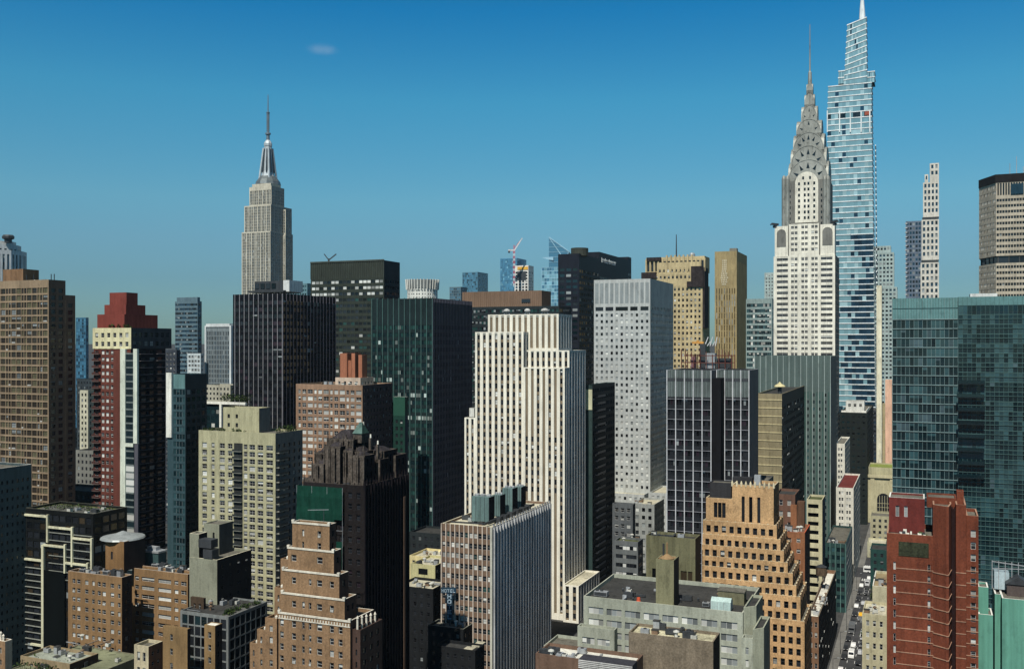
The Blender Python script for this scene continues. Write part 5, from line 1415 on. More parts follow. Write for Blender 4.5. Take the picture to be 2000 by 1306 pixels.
# twin brown brick blocks
gl = (G_DARK, G_BROWN, BLIND, FRAME_W)
ob_ = mat("ochre_brick", C(136, 106, 70)); rb_ = mat("red_brown_brick", C(118, 84, 62)); dbs = mat("brick_shade_flank", C(56, 46, 42))  # flank brick is coloured dark to imitate the shade on it
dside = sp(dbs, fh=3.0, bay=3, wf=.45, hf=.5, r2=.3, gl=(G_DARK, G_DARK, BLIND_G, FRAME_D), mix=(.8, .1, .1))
b = simple("apartment_block", "ochre brick apartment block with double windows, nearer one of the brown pair", 133, 238, 258, 1127, 318,
           sp(ob_, fh=3.0, pat=(1.3, 1.3, .7, 1.5, 2.0, 1.5, 1.6, 1.1), hf=.5, r2=.3, gl=gl, mix=(.4, .3, .22, .08), zt=1.8), dside, nwin=100, fin=False, cop=mat("pale_coping", 0), group="brown brick pair")
b.box(b.X(206, 10), b.X(242, 10), 10, 20, b.h - 1, b.Z(1062, b.w, 10), sp(mat("ochre_stair", C(130, 98, 60)), fh=9, cols=[(2.4, 3.3)], hf=.3, r2=.2, gl=(G_DARK,) * 3 + (FRAME_D,)), sp(dbs, blank=True), par=.4); b.finish()
OCH = b
m = MB(); m.lathe(b.X(240, 16), 16, [(7.5, b.Z(1063, b.w, 10)), (7.2, b.Z(1060, b.w, 10)), (3, b.Z(1055, b.w, 10)), (.3, b.Z(1049, b.w, 10))], mat("canopy_pale_metal", C(150, 156, 154), .45, metal=.2), 20); b.part("canopy_roof", m)
b = simple("apartment_block", "ochre brick apartment block with wide window strips, farther one of the brown pair", 258, 367, 384, 1121, 326,
           sp(ob_, fh=3.0, pat=(.5, 1.2, .9, 4.0, 1.2, 4.0, 1.0, 1.2, .8, 1.7), hf=.48, r2=.35, gl=gl, mix=(.4, .22, .33, .05), zt=2), dside, nwin=100, cop=mat("pale_coping", 0), group="brown brick pair")
OCH2 = b
# black glass building with interlocking white frames
def tetris():
    b = Bld("framed_office", "black glass building with interlocking cream frames and planted roof", "building", 50, 182, 345, nwin=100)
    w = b.w; X, Z = b.X, b.Z; b.h = Z(1003)
    bk = mat("black_glass_frame", C(26, 28, 28), .4); cr = mat("cream_frame", C(206, 204, 170))
    f = sp(bk, fh=3.4, bay=3.3, wf=.85, hf=.68, r2=.2, wk='pl', gl=(G_DARK, G_BROWN, BLIND_G, FRAME_D), mix=(.74, .22, .04), zt=1.2)
    b.box(0, w, 0, 16, 0, b.h, f, f, roof=mat("roof_moss", 0), cop=mat("grey_coping", C(110, 112, 100)))
    b.finish()
    m = MB()
    def V(px, a, q, t=.75): x = X(px); m.box(x - t / 2, x + t / 2, -.8, -.01, Z(q, x), Z(a, x), cr)
    def Hh(p0, p1, py, t=.7): m.box(X(p0), X(p1), -.75, -.012, Z(py, X(p0)) - t / 2, Z(py, X(p0)) + t / 2, cr)
    V(95, 1004, 1058); V(143, 1028, 1105); V(181, 1050, 1112); V(86, 1063, 1272, 1.1); V(129, 1062, 1118); V(173, 1098, 1122)
    for h_ in ((50, 95, 1004), (95, 143, 1028), (143, 182, 1050), (86, 129, 1063), (50, 86, 1090), (129, 173, 1098), (62, 86, 1256)): Hh(*h_)
    for j in range(13): m.box(X(50), X(85), -.4, -.013, Z(1108 + j * 12.6, 4) - .12, Z(1108 + j * 12.6, 4) + .12, mat("thin_band_grey", C(140, 144, 134)))
    for j in range(7): m.box(X(96), X(180), -.3, -.013, Z(1042 + j * 15, 20) - .12, Z(1042 + j * 15, 20) + .12, mat("thin_band_grey", 0))
    b.part("frame", m)
    m = MB(); m.box(X(88), X(129), -.6, -.02, 0, Z(1114, 14), mat("black_screen", C(12, 16, 16), .5)); b.part("screen_wall", m)
    return b
TET = tetris()
# small roofs in the lower corner
simple("tenement", "low grey roofed block with roof clutter in the near corner below the framed building", 40, 136, 192, 1296, 292, sp(mat("tan_low", C(150, 132, 100)), fh=3.1, bay=2.6, wf=.4, hf=.5, gl=gl), dside, nwin=30, roof=mat("roof_grey_green", C(150, 156, 140), .95, var=.35), cat="apartment block")
b = simple("brick_parapet_tower", "orange brick tower corner with white stone crest at the frame edge", -30, 10, 24, 1252, 250, sp(mat("orange_brown_brick", 0), fh=3, bay=2.4, wf=.3, hf=.5, gl=gl), sp(mat("stone_quoin", C(170, 160, 136)), blank=True), nwin=20, cop=mat("white_glazed_trim", 0), cat="tower")
m = MB(); wt = mat("white_glazed_trim", 0)
for i in range(3): m.lathe(b.w - 1.2 - i * .9, .5, [(.22, b.h), (.2, b.h + 1.0 + (i == 1) * .6), (.34, b.h + 1.2 + (i == 1) * .6), (.05, b.h + 1.7 + (i == 1) * .6)], wt, 8)
b.part("crest", m)
simple("tenement", "pale stone bay fronted block at the bottom between brown roofs", 262, 290, 318, 1262, 285, sp(mat("pale_bay", C(196, 184, 150)), fh=4.5, bay=1.9, wf=.5, hf=.6, gl=gl, mix=(.8, .2, 0)), sp(rb_, fh=3, bay=3, wf=.4, hf=.4, gl=gl), nwin=20, cat="apartment block")
simple("tenement", "narrow brown brick block with three windows in a column", 318, 366, 372, 1228, 282, sp(mat("brown_brick_low", C(134, 108, 70)), fh=4.2, cols=[(2.7, 3.7)], hf=.45, r2=.3, gl=gl, mix=(.9, .1, 0)), dside, nwin=20, cat="apartment block")
b = simple("tenement", "white roofed stair block beside the planted glass block", 399, 420, 434, 1222, 278, sp(mat("brown_brick_low", 0), fh=3.6, bay=2.2, wf=.4, hf=.5, gl=gl), dside, nwin=20, roof=ROOF_W, par=.1, cat="apartment block")
simple("tenement", "dark brick block with light well next to the ochre pair", 372, 398, 402, 1168, 300, sp(mat("dark_tenement", C(74, 60, 46)), fh=3.2, bay=2.6, wf=.4, hf=.5, gl=gl), dside, nwin=20, cat="apartment block")
# shaded blocks at the foot of the gothic tower
dk1 = sp(mat("shaded_tenement_wall", C(30, 32, 34)), fh=3.2, bay=2.8, wf=.4, hf=.45, r2=.2, gl=(G_DARK, G_DARK, BLIND_G, FRAME_D), mix=(.9, .07, .03))  # wall colour made near black, standing in for the shade here
b = simple("tenement", "black shaded tenement with pale roof slab beside the brown banded slab", 836, 905, 924, 1228, 318, dk1, dk1, nwin=40, roof=ROOF_G, cop=mat("grey_coping", 0))
b = simple("tenement", "lower shaded tenement with two pale roof patches at the bottom edge", 850, 928, 946, 1270, 300, dk1, dk1, nwin=30, roof=ROOF_D)
m = MB(); m.box(b.w - 5, b.w - 2, 2, 5, b.h - .9, b.h - .6, ROOF_L); m.box(b.w - 4, b.w - 1.4, 6, 11, b.h - .9, b.h - .55, ROOF_L); b.part("roof_patch", m)
b = simple("tenement", "dark apartment block with lit cream end pier and roof pergola", 775, 846, 880, 1150, 340, dk1, dk1, nwin=30, roof=ROOF_L)
b = simple("hotel_block", "dark hotel block with pale roof terrace behind the vertical sign", 802, 850, 886, 1104, 372, sp(mat("cream_end_wall", C(190, 184, 132)), fh=3.4, cols=[(3.4, 7.4)], hf=.7, r2=.2, wk='pl', gl=(G_DARK,) * 3 + (FRAME_D,)), dk1, nwin=20, roof=ROOF_L)
simple("office_block", "cream roofed low office block joined to the brown banded slab", 800, 866, 898, 1090, 400, sp(mat("cream_low", C(214, 198, 140)), fh=3.6, bay=3, wf=.5, hf=.5), dk1, nwin=20, roof=ROOF_L)
def hotel_sign():
    o = bpy.data.objects.new("hotel_sign", None); COL.objects.link(o)
    D = 325; x, y, z = at(878, 1156, D); o.location = (x, y, z); o.rotation_euler = (0, 0, -TH * .3)
    tag(o, "pale blue vertical blade sign reading HOTEL with lettered head panel", "sign")
    k = D / F; m = MB(); bd = mat("sign_blue_dark", C(40, 66, 84), .5); ltr = mat("sign_pale_blue", C(170, 195, 210), .5)
    m.box(-5.5 * k, 5.5 * k, 0, .5, -54 * k, -2 * k, bd); m.box(-17 * k, 13 * k, -.1, .6, -2 * k, 9 * k, bd); m.build("sign_board", o)
    m = MB()
    def seg(x0, z0, x1, z1, t=1.5): m.box(min(x0, x1) * k - t * k / 2, max(x0, x1) * k + t * k / 2, -.3, -.12, min(z0, z1) * k - t * k / 2, max(z0, z1) * k + t * k / 2, ltr)
    G = {'H': [(0, 0, 0, 1), (1, 0, 1, 1), (0, .5, 1, .5)], 'O': [(0, 0, 0, 1), (1, 0, 1, 1), (0, 0, 1, 0), (0, 1, 1, 1)], 'T': [(.5, 0, .5, 1), (0, 1, 1, 1)], 'E': [(0, 0, 0, 1), (0, 0, 1, 0), (0, 1, 1, 1), (0, .5, .8, .5)], 'L': [(0, 0, 0, 1), (0, 0, 1, 0)]}
    for i, ch in enumerate("HOTEL"):
        for a in G[ch]: seg(-3 + a[0] * 6, -11 - i * 10 + a[1] * 6.4, -3 + a[2] * 6, -11 - i * 10 + a[3] * 6.4)
    for i, ch in enumerate("HOTEL"):
        for a in G[ch]: seg(-15 + i * 5.6 + a[0] * 3.4, .5 + a[1] * 5.5, -15 + i * 5.6 + a[2] * 3.4, .5 + a[3] * 5.5, .9)
    m.build("sign_lettering", o)
    m = MB(); m.bar((0, .3, -54 * k), (0, .3, -z), .5, STEEL_D); m.bar((0, .3, -20 * k), (0, 5, -20 * k), .3, STEEL_D); m.build("post", o)
hotel_sign()
# ================================================================== centre and right, nearer
def slab():
    b = Bld("office_slab", "office slab with brown banded front and blue grey ribbed metal side wall", "office slab", 863, 961, 322, nwin=100)
    w = b.w; dep = b.Y(1075, w); b.h = b.Z(1029); X, Z = b.X, b.Z
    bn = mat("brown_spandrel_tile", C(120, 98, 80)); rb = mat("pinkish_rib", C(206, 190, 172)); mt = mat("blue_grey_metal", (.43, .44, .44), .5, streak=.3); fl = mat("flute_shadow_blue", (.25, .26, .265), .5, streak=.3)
    n = 11
    f = sp(bn, fh=3.5, bay=w / n, wf=.86, hf=.5, r2=.25, mx=.1, zt=1.8, wk='dh', gl=(G_DARK, G_GREEN, BLIND, FRAME_M), mix=(.48, .12, .30, 0, .10))
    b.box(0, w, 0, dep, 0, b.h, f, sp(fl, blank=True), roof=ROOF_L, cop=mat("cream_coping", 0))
    b.finish()
    m = MB()
    for i in range(n + 1): x = w * i / n; m.box(x - .16, x + .16, -.45, -.01, 0, b.h + .05, rb)
    m.box(w - .5, w + .3, -.5, -.02, 0, b.h + .06, mat("corner_pier_pale", C(186, 186, 172)))
    b.part("mullion", m)
    m = MB(); q = 22
    for i in range(q):
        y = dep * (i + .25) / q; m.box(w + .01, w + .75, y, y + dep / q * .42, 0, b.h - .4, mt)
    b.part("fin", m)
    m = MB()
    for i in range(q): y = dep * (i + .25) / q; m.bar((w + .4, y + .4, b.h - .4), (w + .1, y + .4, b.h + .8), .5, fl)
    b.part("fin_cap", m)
    # four glazed plant boxes, each its own unit
    for i, (p0, p1, yt, yb) in enumerate(((921, 955, 971, 1014), (962, 977, 967, 1004), (981, 1001, 954, 996), (1004, 1018, 951, 992))):
        y0 = (.18, .42, .6, .8)[i] * dep * .82
        o = bpy.data.objects.new("plant_unit", None); COL.objects.link(o)
        x0, x1 = X(p0, y0), X(p1, y0); zb = b.h - .88
        zt = Z(yt, x1, y0) - zb
        o.location = b.world(x0, y0, zb); o.rotation_euler = (0, 0, -TH)
        tag(o, ("widest teal cooling plant box at the near end of the ribbed slab roof", "narrow teal cooling plant box second from the near end of the slab roof", "teal cooling plant box third along the ribbed slab roof", "small teal cooling plant box at the far end of the slab roof")[i], "cooling unit", "cooling boxes on the ribbed slab roof")
        tg = mat("teal_plant_panel", C(98, 124, 122), .5, streak=.25); m = MB(); d_ = 4.6; ww = x1 - x0
        m.box(0, ww, 0, d_, .8, zt, tg); m.build("casing", o)
        m = MB()
        for j in range(5): m.box(ww * j / 4 - .05, ww * j / 4 + .05, -.1, -.01, .8, zt, STEEL_D)
        m.box(ww + .01, ww + .08, .2, d_ - .2, .9, zt - .1, mat("plant_shade_side", C(24, 24, 28))); m.build("louvre", o)  # dark sheet on the right side is painted shade, beside the front louvre
        m = MB()
        for j in range(3): m.lathe(ww * (j + .5) / 3, d_ / 2, [(ww / 7, zt - .05), (ww / 7, zt + .5), (ww / 9, zt + .7)], STEEL, 10)
        m.build("fan_cowl", o)
        m = MB()
        for (px_, py_) in ((.2, .2), (ww - .2, .2), (ww - .2, d_ - .2), (.2, d_ - .2)): m.box(px_ - .15, px_ + .15, py_ - .15, py_ + .15, 0, .8, STEEL_D)
        m.build("leg", o)
    m = MB(); R = random.Random(5)
    m.bar((2, 3, b.h + .1), (w - 4, 2, b.h + .5), .5, STEEL_D); m.bar((w - 4, 2, b.h + .3), (w - 2.5, dep * .8, b.h + .6), .7, STEEL_D)
    for i in range(6): y = dep * (.2 + .1 * i); m.box(w - 4, w - 2, y, y + 1.6, b.h - .85, b.h + R.uniform(.4, 1.4), STEEL_D)
    b.part("duct", m)
slab()
# stepped orange art-deco building
def orange():
    b = Bld("stepped_brick_tower", "orange brick art deco building stepping down in buttressed terraces beside the street", "office tower", 1371, 1582, 308, nwin=100)
    og = mat("orange_brick", C(190, 152, 104), fine=.28, var=.22); cp = mat("pale_coping_stone", C(206, 192, 156)); sd_ = mat("orange_brick_shade_side", C(118, 94, 68))  # side brick holds painted shade, a darker copy of the front
    gl = (G_DARK, G_BROWN, BLIND, FRAME_D); w = b.w; X, Z = b.X, b.Z
    f = sp(og, fh=3.55, bay=2.45, wf=.55, hf=.64, r2=.55, r1=0, gl=gl, mix=(.86, .08, .06), zt=1.3, mx=.4)
    sd = sp(sd_, fh=3.55, bay=3, wf=.4, hf=.5, r2=.4, gl=gl, mix=(.9, .1, 0))
    dep = 22
    # terraces: each lower one further out to the street side
    T = [(1374, 1516, 3.0, 1025), (1372, 1523, 2.6, 1053), (1371, 1530, 2.2, 1075), (1371, 1537, 1.8, 1098), (1371, 1547, 1.4, 1119), (1371, 1554, 1.0, 1143), (1371, 1562, .6, 1165), (1371, 1570, 0, 1213)]
    zc = 0; cpm = MB(); prev = None
    edges = sorted(T, key=lambda t: -t[3])
    zb = 0; xl = X(1371)
    for i, (pl, pr, y, yt) in enumerate(edges):
        x1 = X(pr, y); zt = Z(yt, x1, y)
        b.box(xl if yt > 1120 else X(pl, y), x1, y, dep - i * .3, zb, zt, dict(f, zt=1.0 if zt - zb < 6 else 1.3), sd, par=.9, cop=cp)
        n = max(3, int((x1 - xl) / 2.45))
        for q in range(n + 1):
            x = xl + (x1 - xl) * q / n; cpm.box(x - .22, x + .22, y - .14, y - .01, zb + .4, zt + .02, og); cpm.box(x - .2, x + .2, y - .16, y + .2, zt + .02, zt + .22, cp)
        for q in range(5): cpm.box(x1 - .2, x1 + .2, y + 1 + q * 4, y + 1.4 + q * 4, zt - 2, zt + .4, sd_)
        zb = zt - .9
    # head block with three slits, and the lower wing with one big window
    x0, x1 = X(1430, 4), X(1511, 4); zt = Z(950, x1, 4)
    cols = [(X(a, 4) - x0, X(q, 4) - x0) for a, q in ((1448.5, 1454.5), (1463, 1469.5), (1479, 1485))]
    b.box(x0, x1, 4, 17, zb, zt, sp(og, fh=(zt - zb) * .75, cols=cols, hf=.86, r2=.6, zt=3.2, wk='pl', gl=(G_DARK,) * 3 + (FRAME_D,)), sd, par=1, cop=cp)
    xa = X(1379, 4.2); z2 = Z(979, x1, 4)
    b.box(xa, x0 - .02, 4.2, 16, zb, z2, sp(og, fh=5.2, cols=[(X(1394, 4) - xa, X(1401, 4) - xa), (X(1402, 4) - xa, X(1409, 4) - xa), (X(1410, 4) - xa, X(1417, 4) - xa)], hf=.97, r2=.5, zt=1.4, wk='cw', gl=(G_DARK,) * 3 + (FRAME_D,)), sd, par=.8, cop=cp)
    b.box(X(1386, 9), X(1428, 9), 9, 15, z2 - 1, Z(948, x1, 9), sp(mat("dark_plant_wall", C(52, 52, 54)), blank=True), par=.4)
    n = 9
    for q in range(n + 1): x = x0 + (x1 - x0) * q / n; cpm.lathe(x, 4.2, [(.38, zt - .6), (.36, zt + .5), (.1, zt + 1.3)], cp, 6)
    b.part("coping_trim", cpm)
    b.finish()
    m = MB(); m.box(X(1432, 14), X(1470, 14), 13, 16, zb, zt + 1.2, mat("dark_plant_wall", 0)); m.box(X(1474, 14), X(1486, 14), 13, 15, zt - 1, zt + 2.2, STEEL); b.part("plant_room", m)
orange()
# old brick roofs behind
ob3 = mat("brownstone", C(104, 76, 62)); rb3 = mat("rust_brick", C(140, 92, 60))
b = simple("brownstone_block", "old red brown brick block with tan chimney breasts behind the orange terraces", 1514, 1553, 1562, 966, 345, sp(ob3, fh=3.9, bay=3.4, wf=.42, hf=.5, r2=.3, gl=(G_DARK, BLIND_G, BLIND, FRAME_W), mix=(.3, .2, .5)), sp(mat("brownstone_shade_side", C(60, 48, 44)), blank=True), nwin=40, roof=ROOF_D, cat="apartment block")  # brownstone side darkened in colour in place of real shade
m = MB(); m.box(b.X(1544, -1), b.X(1556, -1), -.9, -.02, b.Z(1040), b.Z(985), rb3); m.box(b.X(1557, -1), b.X(1571, -1), -.9, 2, b.Z(1040), b.Z(978), mat("brown_chimney", C(96, 70, 52))); b.part("chimney_breast", m)
simple("brownstone_block", "low rust brick roofs with red parapet between orange terraces and cream slab", 1512, 1572, 1582, 1040, 330, sp(rb3, fh=3.6, bay=3, wf=.4, hf=.4, gl=gl), sp(mat("brownstone_shade_side", 0), blank=True), nwin=20, roof=mat("roof_rust", C(124, 90, 70), .9, var=.4), cop=mat("rust_coping", C(190, 92, 56)), cat="apartment block")
m = MB(); 
b = simple("brick_block", "brown brick street block with white flat roof along the canyon street", 1577, 1599, 1633, 1204, 330, sp(mat("brown_street_brick", C(132, 98, 72)), fh=3.5, cols=[(.8, 1.6), (2.4, 3.2)], hf=.5, r2=.2, gl=gl), sp(mat("street_brick_shade_side", C(40, 38, 38)), fh=3.5, bay=3, wf=.5, hf=.5, r2=.2, gl=(G_DARK, G_DARK, BLIND_G, FRAME_D)), nwin=60, roof=ROOF_W, cop=mat("grey_parapet", C(120, 108, 90)), par=1.4, cat="building")  # street-side wall has the canyon shade painted into its colour
# grey concrete block in front
def concrete():
    b = Bld("concrete_block", "grey green concrete block with wide bright window strips and stepped corner", "building", 1140, 1451, 268, nwin=100)
    cg = mat("grey_green_concrete", C(160, 165, 148), var=.18); w = b.w; X, Z = b.X, b.Z; zt = Z(1196)
    gl = (G_DARK, BLIND_G, BLIND, FRAME_W)
    f = sp(cg, fh=3.35, bay=5.3, wf=.82, hf=.58, r2=.3, zt=2.4, wk='rb', gl=(BLIND_G, BLIND, BLIND, FRAME_W), mx=1.0)
    sd = sp(mat("grey_concrete_side", C(120, 124, 112)), blank=True)
    b.box(0, w, 0, 30, 0, zt, f, sd, roof=ROOF_D, par=1.2, cop=mat("pale_concrete_coping", C(176, 178, 160)))
    # angled corner bays stepping down beside it
    c45 = dict(sp(mat("concrete_smooth", C(158, 162, 140)), blank=True))
    b.poly([(w + .02, 1.0), (w + 3.0, 4.0), (w + 3.0, 16), (w + .02, 16)], 0, Z(1186, w + 3, 2), [c45, sd, sd, sd], par=.8, roof=ROOF_D)
    b.box(w + .02, X(1470, -2.5), -2.5, 1.0, 0, Z(1243, w, -2), dict(f, zt=2), sd, roof=ROOF_D)
    x2 = X(1470, -2.5)
    b.poly([(x2 + .02, -2.5), (x2 + 2.6, .2), (x2 + 2.6, 12), (x2 + .02, 12)], 0, Z(1226, x2 + 3, 0), [c45, sd, sd, sd], par=.8, roof=ROOF_D)
    b.box(X(1128, -3), X(1200, -3), -3, -.02, 0, Z(1222, 0, -3), dict(f, bay=4.6), sd, roof=ROOF_L)
    b.box(X(1062, 2), -.02, 2, 14, 0, Z(1262, -10, 2), dict(f, zt=6), sd, roof=ROOF_G)
    b.finish()
    return b
CON = concrete()
# olive block and shaft on / behind it
ov = mat("olive_render", C(106, 104, 76), var=.25, streak=.25)
b = simple("stair_block", "square olive rendered block behind the concrete roof", 1262, 1358, 1368, 1052, 312, sp(ov, fh=16, cols=[(2.0, 4.2), (11.4, 13.4), (13.8, 15.2)], hf=.28, r2=.3, zt=6, wk='pl', gl=(G_BROWN, G_GREEN, G_DARK, FRAME_D)), sp(mat("olive_shade_side", C(56, 54, 48)), blank=True), nwin=10, cat="building", roof=ROOF_D)  # dark olive sides have their shade painted in
b = simple("chimney_shaft", "square olive chimney shaft with rusty cap on the concrete roof", 1281, 1316, 1326, 1094, 276, sp(mat("olive_block", C(130, 128, 96), var=.2), blank=True), sp(mat("olive_shade_side", 0), blank=True), nwin=0, cat="chimney", par=.2, roof=mat("rust_cap", C(150, 122, 84)))
m = MB(); m.lathe(b.w * .5, 2.6, [(2.2, b.h), (.7, b.h + .9), (.3, b.h + 1.2), (.28, b.h + 4.4)], mat("rust_cap", 0), 10); m.lathe(b.w * .5 - 1, 2.6, [(.3, b.h), (.3, b.h + 4)], STEEL_D, 8); b.part("flue", m)
# orange brown wall in front, low grilled roof
b = simple("brick_block", "large plain brown brick wall block with cream rubble roof at the bottom edge", 1228, 1393, 1406, 1253, 232, sp(mat("plain_brown_brick", C(122, 110, 92), fine=.3, scale=1.2), blank=True), sp(mat("plain_brick_shade_side", C(36, 32, 30)), blank=True), roof=mat("roof_rubble", C(190, 184, 150), .95, var=.4, fine=.4), par=.7, cat="building", nwin=0)  # side wall: the brown brick with shade in its colour
NEARB = b
b = simple("brick_block", "low orange brick building with white roof lip and louvred grille at the bottom edge", 1046, 1236, 1240, 1300, 225, sp(mat("orange_low_brick", C(112, 88, 72)), blank=True), dep=9, roof=ROOF_W, nwin=0, cat="building")
# green glass tower
def green_glass():
    b = Bld("glass_tower", "wide green glass apartment tower with pale floor lines and shadowy balconies", "apartment tower", 1743, 1871, 345, corner='l', nwin=100)
    w = b.w; X, Z = b.X, b.Z; b.h = Z(583, 0)
    sl = mat("pale_green_slab_edge", C(116, 140, 140), .5); tp = mat("teal_crown_panel", C(92, 134, 134), .35, streak=.04)
    zt = b.h - Z(624, 0)
    f = sp(sl, fh=3.28, bay=1.42, wf=.93, hf=.93, r2=.1, mx=.05, zt=zt, cap=tp, wk='cw', gl=(G_TEALD, G_TEAL, glass('glass_blue_grey', (.05, .085, .10), ior=1.7), FRAME_D), mix=(.50, .28, .09, .05, .08))
    RP = random.Random(12); patch = {}
    def refl(c, r, n, R_):                     # pane tints in patches: dark rooms, and mottled reflections put into the colour
        k = ((c + (r % 3)) // 3, r // (1 + (c // 9) % 2))
        if k not in patch: patch[k] = RP.choices((0, 1, 2, 4, None), (.50, .24, .06, .06, .14))[0]
        return patch[k] if RP.random() < .8 else None
    f['vf'] = refl
    patch2 = {}
    def refl2(c, r, n, R_):
        k = (c // 4, r // 2)
        if k not in patch2: patch2[k] = RP.choices((0, 1, 4, None), (.58, .20, .04, .18))[0]
        return patch2[k] if RP.random() < .85 else None
    g2 = dict(f, mix=(.62, .30, .03, .02, .03), zt=b.h - Z(599, 0), vf=refl2, wall=mat("dull_green_edge", C(70, 100, 98), .5), span=mat("dull_green_edge", 0))
    dep = 40
    b.box(0, w, 0, dep, 0, b.h, f, f)
    x1 = X(2090, -1.6)
    b.box(w + .02, x1, -1.6, dep, 0, b.h + .1, g2, f)
    b.finish()
    m = MB(); z = b.h - zt; pm = mat("pale_green_slab_edge", 0)
    for i in range(36): m.box(-.05, w - .05, -.22, -.01, z - i * 3.28 - .12, z - i * 3.28 + .16, pm); m.box(w, x1, -1.78, -1.61, z - i * 3.28 - .12, z - i * 3.28 + .06, mat("dull_green_edge", C(70, 100, 98), .5))
    b.part("floor_trim", m)
    m = MB(); n = 24
    for i in range(n + 1): x = w * i / n; m.box(x - .05, x + .05, -.14, -.012, b.h - zt, b.h, mat("teal_joint", C(60, 92, 92), .5))
    m.box(0, w, -.16, -.012, Z(603, 0), Z(602, 0), mat("teal_joint", 0)); b.part("joint", m)
    for px, q in ((1871, 52), (1868, 54)):
        for k in range(8):
            if (k % 2 == 0) != (px == 1871): continue
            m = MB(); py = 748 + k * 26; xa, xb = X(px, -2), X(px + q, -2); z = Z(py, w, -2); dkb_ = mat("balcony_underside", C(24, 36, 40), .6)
            m.box(xa, xb, -3.6, -1.62, z - .35, z, dkb_); m.box(xa, xb, -3.6, -3.52, z, z + 1.05, G_TEALD); b.part("balcony", m)
    m = MB(); m.box(X(1895, 6), X(1948, 6), 6, 14, b.h - .5, Z(574, w, 6), mat("plant_white", 0)); b.part("plant_room", m)
green_glass()
# red brick tower
def red_front():
    b = Bld("brick_tower", "dark red brick apartment tower with thin pale floor bands and stepped roof terraces", "apartment tower", 1732, 1846, 242, corner='l', nwin=100)
    rd = mat("dark_red_brick", C(112, 46, 36), fine=.25, ds=.1) if 0 else mat("dark_red_brick", C(114, 60, 41, ds=.06), fine=.25, var=.2); br = mat("bright_red_panel", C(108, 46, 40), .7); bd = mat("pale_red_band", C(170, 130, 104)); X, Z = b.X, b.Z
    gl = (G_DARK, BLIND_G, BLIND, FRAME_W); w = b.w
    f = sp(rd, fh=2.95, cols=[(X(1745), X(1749.5)), (X(1812), X(1817))], hf=.66, r2=.3, zt=6.6, gl=gl, mix=(.25, .4, .35))
    rd_ = sp(rd, blank=True); dks = sp(mat("red_side_dark", C(60, 34, 30)), blank=True)
    z1 = Z(1040, 0)
    b.box(0, w, 0, 16, 0, z1, f, rd_, rd_, par=1.1, cop=bd)
    # terrace back wall and taller blocks behind
    zb = Z(972, 0, 5)
    b.box(.3, X(1806, 7), 7, 15.8, z1 - 1, zb, sp(br, fh=4.2, cols=[(1.6, 2.4), (3.6, 4.4)], hf=.66, r2=.3, zt=1.5, gl=(BLIND_G,) * 3 + (FRAME_W,)), rd_, rd_, par=.5, cop=mat("white_coping", 0))
    # projecting round-cornered stack
    x0, x1 = w + .02, X(1858, .5)
    pts = [(X(1822, -.2), -.02), (X(1848, -1.6), -2.2), (X(1853, -1.6), -2.2), (X(1858, 3), 3), (X(1858, 3), 15), (X(1822, -.2), 15)]
    b.poly(pts, 0, Z(986, w), [rd_, rd_, rd_, rd_, rd_, rd_], par=.8, cop=bd)
    b.box(X(1858.5, 3), X(1867, 3), 3, 15, 0, Z(992, w, 3), sp(mat("slot_dark_red", C(40, 24, 24)), fh=2.95, bay=2, wf=.7, hf=.5, gl=(G_DARK,) * 3 + (FRAME_D,)), rd_)
    b.box(X(1867, .5), X(1887, .5), .5, 15, 0, Z(984, w, 0), rd_, rd_, par=.8, cop=bd)
    b.box(X(1870, 1), X(1884, 1), 6, 10, Z(990, w, 0), Z(958, w, 6), rd_, rd_, par=.4)
    b.box(X(1810, 6), X(1868, 6), 6.2, 14, Z(1000, w, 0), Z(972, w, 6), rd_, rd_, par=.4)
    xe0, xe1 = X(1887.3, 3.5), X(1911, 3.5)
    b.box(xe0, xe1, 3.5, 15, 0, Z(1004, w, 3), sp(rd, fh=2.95, cols=[(1.0, 2.1)], hf=.6, r2=.3, zt=3, gl=gl, mix=(.35, .35, .3)), rd_, par=.8, cop=bd)
    b.finish()
    m = MB()
    for i in range(30):
        z = z1 - 8.6 - i * 2.95
        if z < 3: break
        m.box(X(1750), w - .02, -.1, -.01, z, z + .2, bd)
        for j in range(len(pts) - 4):
            p, q = pts[j], pts[j + 1]; m.bar((p[0], p[1] - .05, z - .2), (q[0], q[1] - .05, z - .1), .2, bd)
        m.bar((X(1853, -1.6), -2.25, z), (X(1858, 3) + .06, 3, z + .1), .2, bd)
        m.box(X(1867, .5), X(1887, .5), .4, .49, z, z + .2, bd); m.box(xe0, xe1, 3.4, 3.49, z, z + .2, bd)
        b.part("floor_trim", m); m = MB()
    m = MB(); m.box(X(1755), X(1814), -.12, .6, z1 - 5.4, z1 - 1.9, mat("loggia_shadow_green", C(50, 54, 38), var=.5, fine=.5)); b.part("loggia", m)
    m = MB(); R = random.Random(9)
    for i in range(18): x = R.uniform(2, w - 4); y = R.uniform(1.5, 6); s_ = R.uniform(.3, .9); m.box(x, x + s_, y, y + s_, z1 - 1.05, z1 - .9 + R.uniform(.2, 1.2), R.choice((ROOF_W, STEEL, STEEL_D, mat("planter_green", C(70, 84, 50)))))
    b.part("terrace_furniture", m)["kind"] = "stuff"
red_front()
